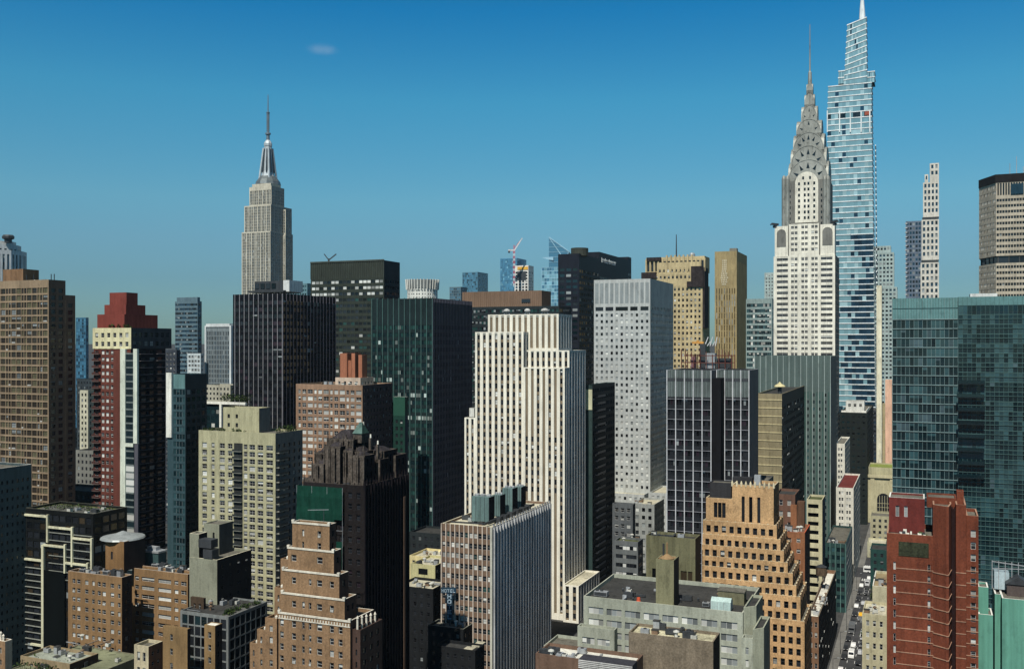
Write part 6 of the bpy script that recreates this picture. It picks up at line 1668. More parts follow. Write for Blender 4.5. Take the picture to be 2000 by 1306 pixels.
# mint painted block
b = Bld("painted_block", "mint green painted party wall building with narrow slot of black windows", "building", 1911, 1942, 243, corner='l', nwin=40)
mg = mat("mint_paint", C(90, 152, 132), .8, var=.12, streak=.22, fine=.04); X, Z = b.X, b.Z; w = b.w; wc = mat("white_coping", 0)
bm = sp(mg, blank=True); bs = sp(mat("mint_shade_side", C(52, 96, 82)), blank=True)  # right-hand walls use a mint with shade mixed into the colour
b.box(0, w - .3, 0, 7, 0, Z(1198, 0), bm, bs, bm, par=.6, cop=wc)
b.box(0, w - 1.2, 2.2, 8, Z(1198, 0) - 1, Z(1145, 0, 2), bm, bs, bm, par=.5, cop=wc)
b.box(X(1943, 4), X(1957, 4), 4, 14, 0, Z(1156, 0, 4), sp(mg, fh=3.3, cols=[(.4, 1.6)], hf=.68, r2=.5, zt=6, wk='pl', gl=(G_DARK,) * 3 + (FRAME_D,)), bs, bm, par=.5, cop=wc)
b.box(X(1957, 0) + .02, X(2060, 0), 0, 20, 0, Z(1163, 0), bm, bs, sp(mg, blank=True), par=.5, cop=wc)
b.finish()
MINT = b
m = MB(); m.box(X(1940, 3.9), X(1953, 3.9), 3.7, 3.95, 1, 2, wc)
# cream lofts east of the street, small
b = simple("office_block", "cream street block with white balcony fronts beside the dark red tower", 1684, 1732, None, 1202, 292, sp(mat("cream_loft", C(176, 168, 134)), fh=3.4, bay=2.1, wf=.45, hf=.5, r2=.3, gl=gl, mix=(.5, .2, .3)), dep=16, nwin=40, roof=ROOF_L)
b = simple("office_block", "tan roofed loft with teal vertical glazing above the cream street block", 1704, 1736, None, 1146, 330, sp(mat("tan_loft", C(178, 172, 140)), fh=9.5, pat=(.5, 1.4, .4, 1.4), hf=.9, r2=.3, zt=5.4, wk='pl', gl=(G_TEALD, G_TEAL, G_TEALD, FRAME_W)), dep=24, nwin=20, roof=mat("roof_tan", C(150, 134, 100), .9, var=.2), cop=ROOF_W)
# ================================================================== ground, street, pavements
def st(s, t, z=0.0): return (s * EX + t * DX, s * EY + t * DY, z)
def sheet(name, s0, s1, t0, t1, z, m, kind="structure"):
    B = MB(); B.quad(st(s0, t0, z), st(s1, t0, z), st(s1, t1, z), st(s0, t1, z), m)
    o = B.build(name); o["kind"] = kind; return o
def Tt(px, py):
    D = H0 * F / (py - HY); X = (px - 1000) / F * D
    return EX * X + EY * D, DX * X + DY * D, D
gm = mat("city_ground", (.06, .06, .058), .95, var=.3)
g = MB(); R_ = 30000
g.quad((-R_, -3000, 0), (R_, -3000, 0), (R_, 2 * R_, 0), (-R_, 2 * R_, 0), gm)
g.build("ground")["kind"] = "structure"
asph = mat("asphalt", (.052, .052, .054), .9, var=.25, fine=.2)
S0, S1 = -28.4, -20.6
sheet("street", S0, S1, 150, 900, .004, asph)
# avenue crossing
sheet("avenue", -400, 300, 527, 551, .008, asph)
def kerbed(name, s0, s1, t0, t1):
    B = MB(); c = mat("pavement_concrete", (.17, .165, .15), .9, var=.2)
    P = [st(s0, t0), st(s1, t0), st(s1, t1), st(s0, t1)]
    B.prism([(p[0], p[1]) for p in P], 0.0, .14, c); o = B.build(name); o["kind"] = "structure"
kerbed("pavement", S0 - 3.1, S0, 150, 527); kerbed("pavement", S1, S1 + 4.0, 150, 527)
kerbed("pavement", S0 - 3.1, S0, 551, 900); kerbed("pavement", S1, S1 + 4.0, 551, 900)
B = MB(); wl = mat("road_paint_white", (.7, .7, .66), .8, var=.25); yl = mat("road_paint_yellow", (.6, .42, .08), .8)
t = 160
while t < 520:
    for s_ in (-25.8, -23.2): B.quad(st(s_ - .07, t, .016), st(s_ + .07, t, .016), st(s_ + .07, t + 3, .016), st(s_ - .07, t + 3, .016), wl)
    t += 9
for i in range(8): s_ = S0 + .5 + i * .95; B.quad(st(s_, 520, .016), st(s_ + .5, 520, .016), st(s_ + .5, 525, .016), st(s_, 525, .016), wl)
for i in range(8): s_ = S0 + .5 + i * .95; B.quad(st(s_, 553, .016), st(s_ + .5, 553, .016), st(s_ + .5, 557, .016), st(s_, 557, .016), wl)
B.build("road_markings")["kind"] = "structure"
# ================================================================== vehicles
TYRE = mat("tyre_rubber", (.02, .02, .02), .8); CARG = glass("car_glass", (.01, .012, .015)); HEAD = mat("headlamp_lens", (.7, .7, .66), .2); TAIL = mat("tail_lamp_red", (.35, .02, .02), .3)
def paint(n, c): return mat("car_paint_" + n, c, .3, var=.02, streak=0, fine=0, spec=.6)
def vehicle(kind, pm):
    o = bpy.data.objects.new({"car": "parked_car", "van": "delivery_van", "bus": "city_bus", "truck": "box_truck"}[kind], None); COL.objects.link(o)
    L, W, Hh = {"car": (4.6, 1.85, 1.45), "van": (5.9, 2.1, 2.5), "bus": (12, 2.6, 3.1), "truck": (8, 2.5, 3.4)}[kind]
    m = MB()
    def lerp_body(prof, m_):                   # side profile extruded across, sides tucked in towards the roof
        n = len(prof); 
        def q(y, z, s_): k = 1 - .16 * max(0, (z - .9)) if kind == "car" else 1; return (s_ * W / 2 * k, y, z)
        m.face([q(y, z, -1) for y, z in prof][::-1], m_); m.face([q(y, z, 1) for y, z in prof], m_)
        for i in range(n):
            a, b_ = prof[i], prof[(i + 1) % n]; m.quad(q(*a, -1), q(*b_, -1), q(*b_, 1), q(*a, 1), m_)
    if kind == "car":
        lerp_body([(-2.3, .35), (-2.28, .75), (-2.1, .92), (-1.75, .96), (-1.15, 1.42), (.55, 1.45), (1.2, .98), (2.05, .86), (2.3, .7), (2.3, .35)], pm)
    elif kind == "van":
        lerp_body([(-2.95, .4), (-2.95, 2.35), (-2.7, 2.5), (1.3, 2.5), (1.75, 2.3), (2.3, 1.35), (2.9, 1.15), (2.95, .4)], pm)
    elif kind == "bus":
        lerp_body([(-6, .4), (-6, 2.95), (-5.8, 3.1), (5.7, 3.1), (6, 2.8), (6, .4)], pm)
    else:
        lerp_body([(-4, .9), (-4, 3.4), (1.6, 3.4), (1.6, .9)], pm); m.box(-1.2, 1.2, 1.75, 3.9, .6, 1.5, pm); m.box(-1.1, 1.1, 1.75, 3.3, 1.5, 2.5, pm)
    m.build("body", o)
    m = MB()
    if kind == "car":
        m.quad((-.72, 1.12, 1.02), (.72, 1.12, 1.02), (.66, .58, 1.43), (-.66, .58, 1.43), CARG); m.quad((.72, -1.72, 1.0), (-.72, -1.72, 1.0), (-.66, -1.2, 1.41), (.66, -1.2, 1.41), CARG)
        for s_ in (-1, 1): m.face([(s_ * .93, -1.5, 1.0), (s_ * .93, .95, 1.0), (s_ * .87, .5, 1.38), (s_ * .87, -1.1, 1.38)], CARG)
    elif kind == "van":
        m.quad((-.95, 2.27, 1.42), (.95, 2.27, 1.42), (.9, 1.8, 2.26), (-.9, 1.8, 2.26), CARG)
        for s_ in (-1, 1): m.face([(s_ * 1.06, .6, 1.4), (s_ * 1.06, 2.1, 1.4), (s_ * 1.06, 1.7, 2.2), (s_ * 1.06, .6, 2.2)], CARG)
    elif kind == "bus":
        for s_ in (-1, 1): m.quad((s_ * 1.31, -5.6, 1.4), (s_ * 1.31, 5.4, 1.4), (s_ * 1.31, 5.4, 2.4), (s_ * 1.31, -5.6, 2.4), CARG)
        m.quad((-1.2, 6.01, 1.3), (1.2, 6.01, 1.3), (1.2, 6.01, 2.6), (-1.2, 6.01, 2.6), CARG)
    else:
        m.quad((-1, 3.31, 1.55), (1, 3.31, 1.55), (1, 3.31, 2.4), (-1, 3.31, 2.4), CARG)
    m.build("window", o)
    for sx_ in (-1, 1):
        for y in ((-.3 * L, .32 * L)):
            m = MB(); r = .33 if kind == "car" else .42
            n0 = 10
            pts = [(y + r * math.cos(2 * math.pi * i / n0), r + r * math.sin(2 * math.pi * i / n0)) for i in range(n0)]
            x0, x1 = sx_ * (W / 2 - .2), sx_ * (W / 2 + .02)
            m.face([(x1, a, c) for a, c in pts], TYRE)
            for i in range(n0): a, c = pts[i], pts[(i + 1) % n0]; m.quad((x0, *a), (x0, *c), (x1, *c), (x1, *a), TYRE)
            m.build("wheel", o)
    for sx_ in (-1, 1):
        m = MB(); m.box(sx_ * W * .36 - .2, sx_ * W * .36 + .2, L / 2 - (.06 if kind != "truck" else .14), L / 2 + .03, .62, .78, HEAD); m.build("headlight", o)
        m = MB(); m.box(sx_ * W * .38 - .16, sx_ * W * .38 + .16, -L / 2 - .03, -L / 2 + .05, .7, .9, TAIL); m.build("tail_light", o)
    return o
def dup(o):
    c = o.copy(); COL.objects.link(c)
    for ch in list(o.children):
        k = ch.copy(); COL.objects.link(k); k.parent = c
    return c
COLS = {"white": (.75, .75, .72), "black": (.02, .02, .022), "silver": (.42, .43, .44), "yellow": (.72, .40, .03), "grey": (.12, .125, .13), "red": (.28, .03, .03)}
PROTO = {}
def put(kind, c, s_, t_, label, group=None, rot=0.0):
    k = (kind, c)
    if k not in PROTO: PROTO[k] = vehicle(kind, paint(c, COLS[c])); o = PROTO[k]
    else: o = dup(PROTO[k])
    x, y, _ = st(s_, t_); o.location = (x, y, .02); o.rotation_euler = (0, 0, -TH + rot + math.pi)
    tag(o, label, {"car": "car", "van": "van", "bus": "bus", "truck": "truck"}[kind], group or "vehicles on the canyon street")
L1, L2, L3 = -27.2, -24.5, -21.8
def tt(py): return Tt(1690, py)[1]
put("van", "white", L2 - .2, tt(1285), "white van first in the queue at the bottom of the canyon street")
put("car", "white", L2 - .3, tt(1277) + 8.5, "white car right behind the first white van on the canyon street")
put("car", "silver", L3 + .1, tt(1277), "silver car beside the first white van in the queue")
put("car", "black", L3 + .1, tt(1298), "black car nearest the bottom edge in the kerb lane")
put("truck", "grey", L1 + .6, tt(1236), "grey box truck standing at the kerb mid block by the shaded wall")
put("car", "grey", L3, tt(1262), "grey car abreast of the first white van in the kerb lane")
put("car", "black", L1, tt(1290), "black car parked against the shaded wall at the bottom")
put("van", "silver", L3, tt(1247), "silver van stopped halfway up the canyon street")
put("car", "yellow", L2, tt(1203), "yellow cab in the middle lane of the canyon street")
put("van", "black", L2 + .4, tt(1160), "dark van in the centre lane near the avenue")
put("van", "silver", L2 - .2, tt(1142), "silver van in the centre lane just before the avenue")
put("car", "white", L2, tt(1130), "white car waiting at the avenue crossing")
put("bus", "white", -22, 540, "long white bus crossing on the avenue", rot=math.pi / 2)
put("car", "silver", L3, tt(1138), "silver car in the kerb lane close to the avenue")
R = random.Random(21)
used = []
for i in range(26):
    c = R.choice(("black", "black", "grey", "silver", "white"))
    ln_ = (L1, L3, L1, L2)[i % 4]; t_ = 348 + i * 6.6 + R.uniform(-1, 1)
    if ln_ == L2 and t_ < 410: continue
    if any(abs(ln_ - a) < 1.2 and abs(t_ - q) < 6 for a, q in used) : continue
    used.append((ln_, t_))
    if any(abs(o.location.x - st(ln_, t_)[0]) < 2.2 and abs(o.location.y - st(ln_, t_)[1]) < 6.5 for o in bpy.data.objects if o.get("category") in ("car", "van", "truck", "bus")): continue
    put("car", c, ln_, t_, f"small {c} car among the traffic of the canyon street", f"{c} cars in the canyon street traffic")
for i in range(10):
    c = R.choice(("yellow", "black", "white", "grey", "yellow")); put("car", c, -60 + i * 8.5 if i < 4 else -14 + (i - 4) * 7, 531 + (i % 3) * 6.5, f"{c} car on the avenue beyond the canyon street", f"{c} cars on the avenue", rot=math.pi / 2 + (math.pi if i % 2 else 0))
# street lamps
def lamp(s_, t_, flip):
    o = bpy.data.objects.new("street_lamp", None); COL.objects.link(o); x, y, _ = st(s_, t_); o.location = (x, y, .14); o.rotation_euler = (0, 0, -TH + (math.pi if flip else 0))
    m = MB(); m.lathe(0, 0, [(.14, 0), (.09, 1), (.07, 8.5)], STEEL_D, 6); m.bar((0, 0, 8.4), (1.9, 0, 9), .12, STEEL_D); m.build("pole", o)
    m = MB(); m.box(1.5, 2.3, -.15, .15, 8.9, 9.08, STEEL); m.build("lamp_head", o)
    tag(o, "dark davit street lamp at the kerb of the canyon street", "street lamp", "street lamps on the canyon street")
for i in range(5): lamp(S0 - .4, 360 + i * 34, False); lamp(S1 + .4, 376 + i * 34, True)
# ================================================================== planting
def leaf_mat(n, c): return mat(n, c, .8, var=.35, scale=3, streak=0, fine=.4)
LEAF = leaf_mat("leaf_green", (.055, .085, .022)); LEAF2 = leaf_mat("leaf_dark", (.03, .055, .018))
def leafmesh(lx, ly, lz, n, size, seed):
    B = MB(); R = random.Random(seed)
    cl = [(R.uniform(0, lx), R.uniform(0, ly), R.uniform(.35, .8) * lz, R.uniform(.3, .5) * min(max(ly, 1), lz * 1.4)) for _ in range(max(3, int(lx * max(ly, 1) / 1.6)))]
    for _ in range(n):
        cx, cy, cz, r = R.choice(cl)
        v = Vector((R.gauss(0, 1), R.gauss(0, 1), R.gauss(0, .8))).normalized() * r * R.uniform(.5, 1)
        p = Vector((cx, cy, cz)) + v; a = Vector((R.gauss(0, 1), R.gauss(0, 1), R.gauss(0, 1))).normalized(); b_ = a.cross(Vector((0.3, .5, .8))).normalized(); s_ = size * R.uniform(.6, 1.3)
        B.quad(tuple(p), tuple(p + a * s_), tuple(p + a * s_ + b_ * s_ * .7), tuple(p + b_ * s_ * .7), LEAF if R.random() < .6 else LEAF2)
    return B
def hedge(name, label, cat, loc, dims, n, size, seed, planter=True):
    o = bpy.data.objects.new(name, None); COL.objects.link(o); o.location = loc; o.rotation_euler = (0, 0, -TH); tag(o, label, cat)
    leafmesh(*dims, n, size, seed).build("foliage", o)
    if planter:
        m = MB(); m.box(-.1, dims[0] + .1, -.1, dims[1] + .1, 0, .35, mat("planter_grey", (.12, .12, .11))); m.build("planter", o)
    return o
b = CR
hedge("roof_hedge", "clipped roof hedge running along the front of the cream apartment slab roof", "hedge", b.world(1, 1.0, b.h - .85), (b.X(475, 1) - 1, 1.4, 1.9), 420, .5, 1)
hedge("roof_hedge", "bushy planting at the far corner of the cream apartment slab roof", "hedge", b.world(b.w - 6, 9, b.h - .85), (5.4, 6, 2.6), 420, .55, 2)
b = TEALROOF
hedge("roof_shrub", "leafy roof garden beside the white roof frame under the black ribbed tower", "shrub", b.world(b.w - 10, 10, b.h - .85), (15, 5, 4.6), 700, .6, 3)
b = GREENB
hedge("roof_hedge", "long green planted strip on the low dark glass block roof", "hedge", b.world(b.w - 3.6, 1, b.h - .5), (2.8, b.Y(522, b.w) - 3, 1.3), 900, .45, 4)
b = TET
hedge("roof_hedge", "flat green planting on the roof of the cream framed building", "hedge", b.world(3, 4, b.h - .85), (b.w - 6, 8, 1.1), 700, .5, 5)
hedge("roof_shrub", "green shrubs on the red tower roof terrace below the penthouse", "shrub", RT.world(RT.w * .35, .9, RTz - 1.1), (RT.w * .6, 1.4, 3), 260, .5, 6)
for i, (px, py, D, lab) in enumerate(((52, 1293, 300, "small rounded tree in the near corner yard beside the brick parapet tower"), (112, 1300, 296, "dark leafy tree below the grey roofed corner block"), (72, 1304, 286, "low bright shrub tree at the bottom of the corner yard"))):
    o = bpy.data.objects.new("tree", None); COL.objects.link(o); x, y, z = at(px, py, D); o.location = (x, y, z - 6.5); tag(o, lab, "tree")
    leafmesh(5, 5, 5, 520, .55, 30 + i).build("crown", o); o.children[0].location = (-2.5, -2.5, 2.6)
    m = MB(); m.lathe(0, 0, [(.28, -1), (.22, 2), (.12, 4.6)], mat("bark", (.06, .045, .03)), 7); m.bar((0, 0, 2.6), (1.4, .5, 4.6), .14, mat("bark", 0)); m.bar((0, 0, 3), (-1.2, -.4, 4.8), .12, mat("bark", 0)); m.build("trunk", o)
    B2 = MB(); 
for i, (s_, t_, lab) in enumerate(((-18.6, 470, "dark leafy street tree on the pavement beside the teal street block"), (-18.4, 482, "street tree next to the pale low block near the avenue corner"), (-18.7, 436, "leafy street tree halfway up the canyon street pavement"), (-18.6, 404, "street tree in front of the tan roofed loft"))):
    o = bpy.data.objects.new("street_tree", None); COL.objects.link(o); o.location = st(s_, t_, .14); tag(o, lab, "tree")
    c = leafmesh(4.6, 4.6, 5, 460, .5, 60 + i).build("crown", o); c.location = (-2.3, -2.3, 2.8)
    m = MB(); m.lathe(0, 0, [(.2, 0), (.16, 2.4), (.09, 5)], mat("bark", (.06, .045, .03)), 7); m.bar((0, 0, 2.8), (1.1, .5, 4.8), .1, mat("bark", (.06, .045, .03))); m.bar((0, 0, 3), (-1, -.4, 4.9), .1, mat("bark", (.06, .045, .03))); m.build("trunk", o)
# ground under corner yard trees
yb_ = simple("garden_terrace_block", "low garden terrace block carrying small trees in the near corner", 18, 150, None, 1330, 284, sp(mat("terrace_wall", C(120, 118, 96)), blank=True), dep=26, nwin=0, par=.3, roof=mat("terrace_paving", C(120, 124, 96), .95, var=.4), cat="building")
# ================================================================== roof furniture
def unit(name, label, cat, loc, group, parts):
    o = bpy.data.objects.new(name, None); COL.objects.link(o); o.location = loc; o.rotation_euler = (0, 0, -TH); tag(o, label, cat, group)
    for n, B in parts: B.build(n, o)
    return o
def hvac(loc, sx_, sy_, sz, label, group, c=None):
    m = MB(); c = c or STEEL; m.box(0, sx_, 0, sy_, .25, sz, c); f_ = MB()
    for i in range(max(1, int(sx_ / 1.4))): f_.lathe(.7 + i * 1.4, sy_ / 2, [(.5, sz - .02), (.5, sz + .25), (.42, sz + .28)], STEEL_D, 10)
    l_ = MB(); l_.box(.1, sx_ - .1, -.04, -.005, .4, sz - .2, STEEL_D)
    g_ = MB(); g_.box(.1, .3, .1, sy_ - .1, 0, .25, STEEL_D); g_.box(sx_ - .3, sx_ - .1, .1, sy_ - .1, 0, .25, STEEL_D)
    return unit("roof_air_unit", label, "air unit", loc, group, [("casing", m), ("fan_cowl", f_), ("louvre", l_), ("skid", g_)])
def water_tank(loc, r, h, label):
    wd = mat("tank_timber", (.12, .085, .055), .9, var=.3); a = MB(); a.lathe(0, 0, [(r, 2.6), (r, 2.6 + h)], wd, 14); c = MB(); c.lathe(0, 0, [(r * 1.08, 2.6 + h), (.1, 3.6 + h)], STEEL_D, 14)
    l_ = MB()
    for q in ((-1, -1), (1, -1), (1, 1), (-1, 1)): l_.bar((q[0] * r * .6, q[1] * r * .6, 0), (q[0] * r * .6, q[1] * r * .6, 2.6), .25, STEEL_D)
    l_.box(-r * .8, r * .8, -r * .8, r * .8, 2.4, 2.6, STEEL_D)
    return unit("water_tank", label, "water tank", loc, None, [("tank", a), ("roof", c), ("stand", l_)])
R = random.Random(4)
b = CON; zr = b.Z(1196) - 1.2
# glazed cooling unit on the concrete block
m = MB(); tg = mat("pale_teal_panel", C(176, 200, 194), .4); m.box(0, 5.6, 0, 3.2, .4, 2.8, tg); f_ = MB()
for i in range(4): f_.box(i * 1.85 - .05, i * 1.85 + .05, -.08, -.01, .4, 2.8, STEEL)
h_ = MB(); h_.quad((0, 0, 2.8), (5.6, 0, 2.8), (5.6, 1.6, 3.7), (0, 1.6, 3.7), tg); h_.quad((5.6, 3.2, 2.8), (0, 3.2, 2.8), (0, 1.6, 3.7), (5.6, 1.6, 3.7), tg)
lg = MB(); lg.box(.1, .3, .1, 3.1, 0, .4, STEEL_D); lg.box(5.3, 5.5, .1, 3.1, 0, .4, STEEL_D)
unit("skylight_unit", "pale teal glazed ridge roof unit on the concrete block roof", "skylight", b.world(b.X(1388, 3), 3, zr), None, [("casing", m), ("mullion", f_), ("ridge_roof", h_), ("skid", lg)])
m = MB(); m.lathe(0, 0, [(.8, 0), (.55, .9), (.5, 1.6)], mat("orange_plastic", C(220, 90, 50)), 10); unit("chute_drum", "bright orange plastic drum on the concrete roof", "drum", b.world(b.X(1247, 3), 3, zr), None, [("drum_body", m)])
m = MB(); k = mat("penthouse_olive", C(112, 110, 84)); m.box(0, 7.5, 0, 4, 0, 3.6, k); c_ = MB(); c_.box(-.2, 7.7, -.2, 4.2, 3.6, 3.85, ROOF_G); unit("lift_house", "low olive lift house with flat cap on the concrete roof", "lift house", b.world(b.X(1402, 12), 12, zr), None, [("wall", m), ("roof", c_)])
hvac(b.world(b.X(1160, 5), 5, zr), 4, 2, 1.6, "grey air unit near the parapet end of the concrete roof", "air units on the concrete roof")
hvac(b.world(b.X(1370, 5), 6, zr), 2, 1.6, 1.3, "small grey air unit beside the glazed ridge unit on the concrete roof", "air units on the concrete roof")
b = NEARB; zr = b.h - .7
for i, (x, q) in enumerate(((1255, 1.5), (1300, 2.4), (1340, 1.8))): hvac(b.world(b.X(x, 3 + i), 2.5 + i, zr), q, 1.2, .9 + .2 * i, ("small dark air unit nearest the broken parapet on the rubble roof", "long air unit in the middle of the cream rubble roof", "air unit near the far parapet of the cream rubble roof")[i], "air units on the rubble roof", STEEL_D)
for b, nm, n in ((OCH, "nearer ochre brick roof", 4), (OCH2, "farther ochre brick roof", 4)):
    for i in range(n):
        hvac(b.world(2 + i * (b.w - 5) / n + R.uniform(0, 1), R.uniform(2, 7), b.h - .9), R.uniform(1.6, 3), 1.6, R.uniform(1, 2.2), f"grey air unit {('by the street edge','beside the stair head','in the middle','at the end')[i]} of the {nm}", f"air units on the {nm}", (STEEL, STEEL_D)[i % 2])
b = OCH2
m = MB(); dg = mat("dark_glass_house", C(60, 84, 84), .4); m.box(0, 7, 0, 4, .5, 4.6, dg); c_ = MB(); c_.box(-.3, 7.3, -.3, 4.3, 4.6, 5.2, STEEL); c_.box(1, 5, 1, 3, 5.2, 6.4, STEEL); lg = MB(); lg.box(.2, 6.8, .2, 3.8, 0, .5, STEEL_D)
unit("cooling_tower", "blue grey cooling tower standing on the farther ochre brick roof", "cooling tower", b.world(b.X(279, 8), 8, b.h - .9), None, [("casing", m), ("fan_deck", c_), ("base", lg)])
b = MINT; z = b.Z(1163, 0) - .5
m = MB(); m.box(0, 3.4, 0, 3, .8, 5.2, mat("pale_blue_tank", C(170, 190, 196), .4)); f_ = MB()
for i in range(5): f_.bar((i * 1.5 - .5, 0, .8), (i * 1.5 - .5, 0, 8), .16, STEEL); 
f_.bar((-.5, 0, 7.8), (7, 0, 7.2), .22, STEEL); f_.bar((-.5, 0, 6), (7, 0, 6.4), .18, STEEL)
l_ = MB(); l_.box(.1, .4, .1, 2.9, -.1, .8, STEEL_D); l_.box(3, 3.3, .1, 2.9, -.1, .8, STEEL_D)
unit("plant_tank", "pale blue plant tank with pipe frame on the mint building roof", "tank", b.world(b.X(1942, 8), 8, z), None, [("tank", m), ("pipe_frame", f_), ("leg", l_)])
m = MB(); k = mat("shed_brown", C(86, 76, 72)); m.box(0, 5.2, 0, 4, 0, 3, k); c_ = MB(); c_.face([(-.3, -.3, 3), (5.5, -.3, 3), (2.6, -.3, 5)], STEEL_D); c_.face([(5.5, 4.3, 3), (-.3, 4.3, 3), (2.6, 4.3, 5)], STEEL_D); c_.quad((5.5, -.3, 3), (5.5, 4.3, 3), (2.6, 4.3, 5), (2.6, -.3, 5), STEEL_D); c_.quad((-.3, 4.3, 3), (-.3, -.3, 3), (2.6, -.3, 5), (2.6, 4.3, 5), STEEL_D)
unit("roof_shed", "dark gabled roof shed on the mint building roof", "shed", b.world(b.X(1967, 5), 5, z), None, [("wall", m), ("roof", c_)])
x, y, z = at(1604, 1140, 372); water_tank((x, y, 28.5), 2.0, 3.2, "dark timber water tank on the white roofed street block")
x, y, z = at(700, 1130, 300)
# small roof clutter: every vent, hatch and duct is an object of its own
CL = {}
def clutter(where, b, x0, x1, y0, y1, z, n, seed):
    R = random.Random(seed)
    for i in range(n):
        kind = R.choice(("roof_vent", "roof_vent", "duct", "roof_hatch", "air_box", "air_box", "pipe_run"))
        k = (kind, R.randrange(3))
        if k not in CL:
            m = MB(); q = random.Random(hash(k[1]) + len(kind)); c = (STEEL, STEEL_D, mat("roof_box_rust", C(120, 98, 78)), mat("roof_box_pale", C(190, 190, 180)))[(k[1] + len(kind)) % 4]
            if kind == "roof_vent": r = .22 + .1 * k[1]; m.lathe(0, 0, [(r, 0), (r, .7 + .3 * k[1]), (r * 1.9, .75 + .3 * k[1]), (r * 1.7, 1.0 + .3 * k[1]), (.05, 1.3 + .3 * k[1])], c, 9)
            elif kind == "duct": m.box(-1.6 - k[1] * .6, 1.4, -.3, .3, .2, .8, c); m.box(.8, 1.4, -.3, .9, .2, 1.3, c); m.box(-1.2, -1.0, -.2, .2, 0, .2, STEEL_D)
            elif kind == "roof_hatch": m.box(-.8, .8, -.7, .7, 0, 1.0 + .6 * k[1], c); m.box(-.9, .9, -.8, .8, 1.0 + .6 * k[1], 1.1 + .6 * k[1], ROOF_D)
            elif kind == "air_box":
                a_ = .7 + .35 * k[1]; m.box(-a_, a_, -.6, .6, .15, 1.1 + .25 * k[1], c); m.lathe(0, 0, [(.42, 1.08 + .25 * k[1]), (.42, 1.25 + .25 * k[1])], STEEL_D, 9)
                for u in (-a_ + .1, a_ - .2): m.box(u, u + .1, -.55, .55, 0, .15, STEEL_D)
            else:
                m.bar((-2.2, 0, .3), (2.2 + k[1], 0, .3), .16, c); m.bar((-2.2, .3, .3), (2 + k[1], .3, .3), .12, STEEL); m.bar((2.2 + k[1], 0, .3), (2.2 + k[1], 0, 0), .16, c)
                for u in (-1.8, 0, 1.8): m.box(u, u + .12, -.1, .4, 0, .25, STEEL_D)
            CL[k] = m.mesh(kind)
        o = bpy.data.objects.new(kind, CL[k]); COL.objects.link(o)
        o.location = b.world(R.uniform(x0, x1), R.uniform(y0, y1), z); o.rotation_euler = (0, 0, -TH + R.choice((0, math.pi / 2, math.pi)))
        nm = {"roof_vent": "cowled vent pipe", "duct": "square metal duct", "roof_hatch": "boxy roof hatch", "air_box": "small air box", "pipe_run": "low pipe run"}[kind]
        tag(o, f"{nm} on the {where}", {"roof_vent": "vent", "duct": "duct", "roof_hatch": "hatch", "air_box": "air unit", "pipe_run": "pipes"}[kind], f"{nm}s on the {where}")
for where, key, (fx0, fx1, y0, y1), n in (
    ("concrete block roof", "grey green concrete block", (.08, .95, 2, 18), 16), ("cream rubble roof", "large plain brown brick wall", (.05, .95, 1.5, 8), 10),
    ("ochre brick roof beside the framed building", "nearer one of the brown pair", (.08, .9, 1.5, 9), 9), ("ochre brick roof by the olive block", "farther one of the brown pair", (.08, .9, 1.5, 9), 10),
    ("pale ribbed slab roof", "office slab with brown banded", (.1, .8, 4, 30), 12), ("white roof of the street block", "brown brick street block", (.1, .9, 3, 50), 14),
    ("mossy low block roof", "grey low block with white window", (.1, .9, 1.5, 14), 6), ("grey corner roof", "low grey roofed block with roof clutter", (.1, .9, 1.5, 22), 16),
    ("dark glass block roof", "low dark glass block", (.1, .7, 2, 18), 7), ("cream framed building roof", "black glass building with interlocking", (.3, .95, 2, 14), 9),
    ("hotel block roof", "dark hotel block", (.1, .9, 1.5, 8), 6), ("black tenement roof", "black shaded tenement", (.1, .9, 1.5, 8), 6), ("pergola roof of the dark block", "dark apartment block with lit cream", (.1, .9, 1.5, 9), 8),
    ("cream low office roof", "cream roofed low office", (.1, .9, 1.5, 14), 7), ("tan loft roof", "tan roofed loft", (.15, .85, 1.5, 14), 5), ("cream street block roof", "cream street block", (.15, .85, 1.5, 12), 7),
    ("garden terrace", "low garden terrace block", (.1, .9, 1, 20), 12), ("orange low brick roof", "low orange brick building", (.05, .9, 1, 7), 10), ("pink brick roof", "pink brown brick apartment", (.1, .9, 2, 8), 8),
    ("rust brick roof", "low rust brick roofs", (.1, .9, 1.5, 10), 8), ("silver annex roof", "small silver annex", (.1, .9, 1.5, 10), 5), ("teal street block roof", "low teal glass block", (.1, .9, 1.5, 12), 6),
    ("stair block roof", "square olive rendered", (.1, .9, 1, 5), 5), ("brown gridded tower roof", "tall brown brick apartment tower", (.55, .95, 2, 14), 6)):
    hit = [q for q in ALLB if q.root["label"].find(key) >= 0]
    if not hit: print("no roof", key); continue
    b = hit[0]; zr = b.rz
    clutter(where, b, b.w * fx0, b.w * fx1, y0, y1, zr, n, len(where) * 7 + n)
# grille box on the low orange building
B = MB(); gm_ = mat("grille_white", C(190, 190, 186)); 
lo = bpy.data.objects.new("louvre_box", None); COL.objects.link(lo); lo.location = at(1130, 1304, 228); lo.rotation_euler = (0, 0, -TH); tag(lo, "long white louvred plant box on the low orange brick roof", "plant box")
m = MB(); m.box(0, 13, 0, 4, 0, 2.2, mat("box_dark", C(60, 60, 66))); m.build("casing", lo); m = MB()
for j in range(5): m.box(-.02, 13.02, -.12, -.01, .15 + j * .42, .38 + j * .42, gm_)
m.build("louvre", lo)
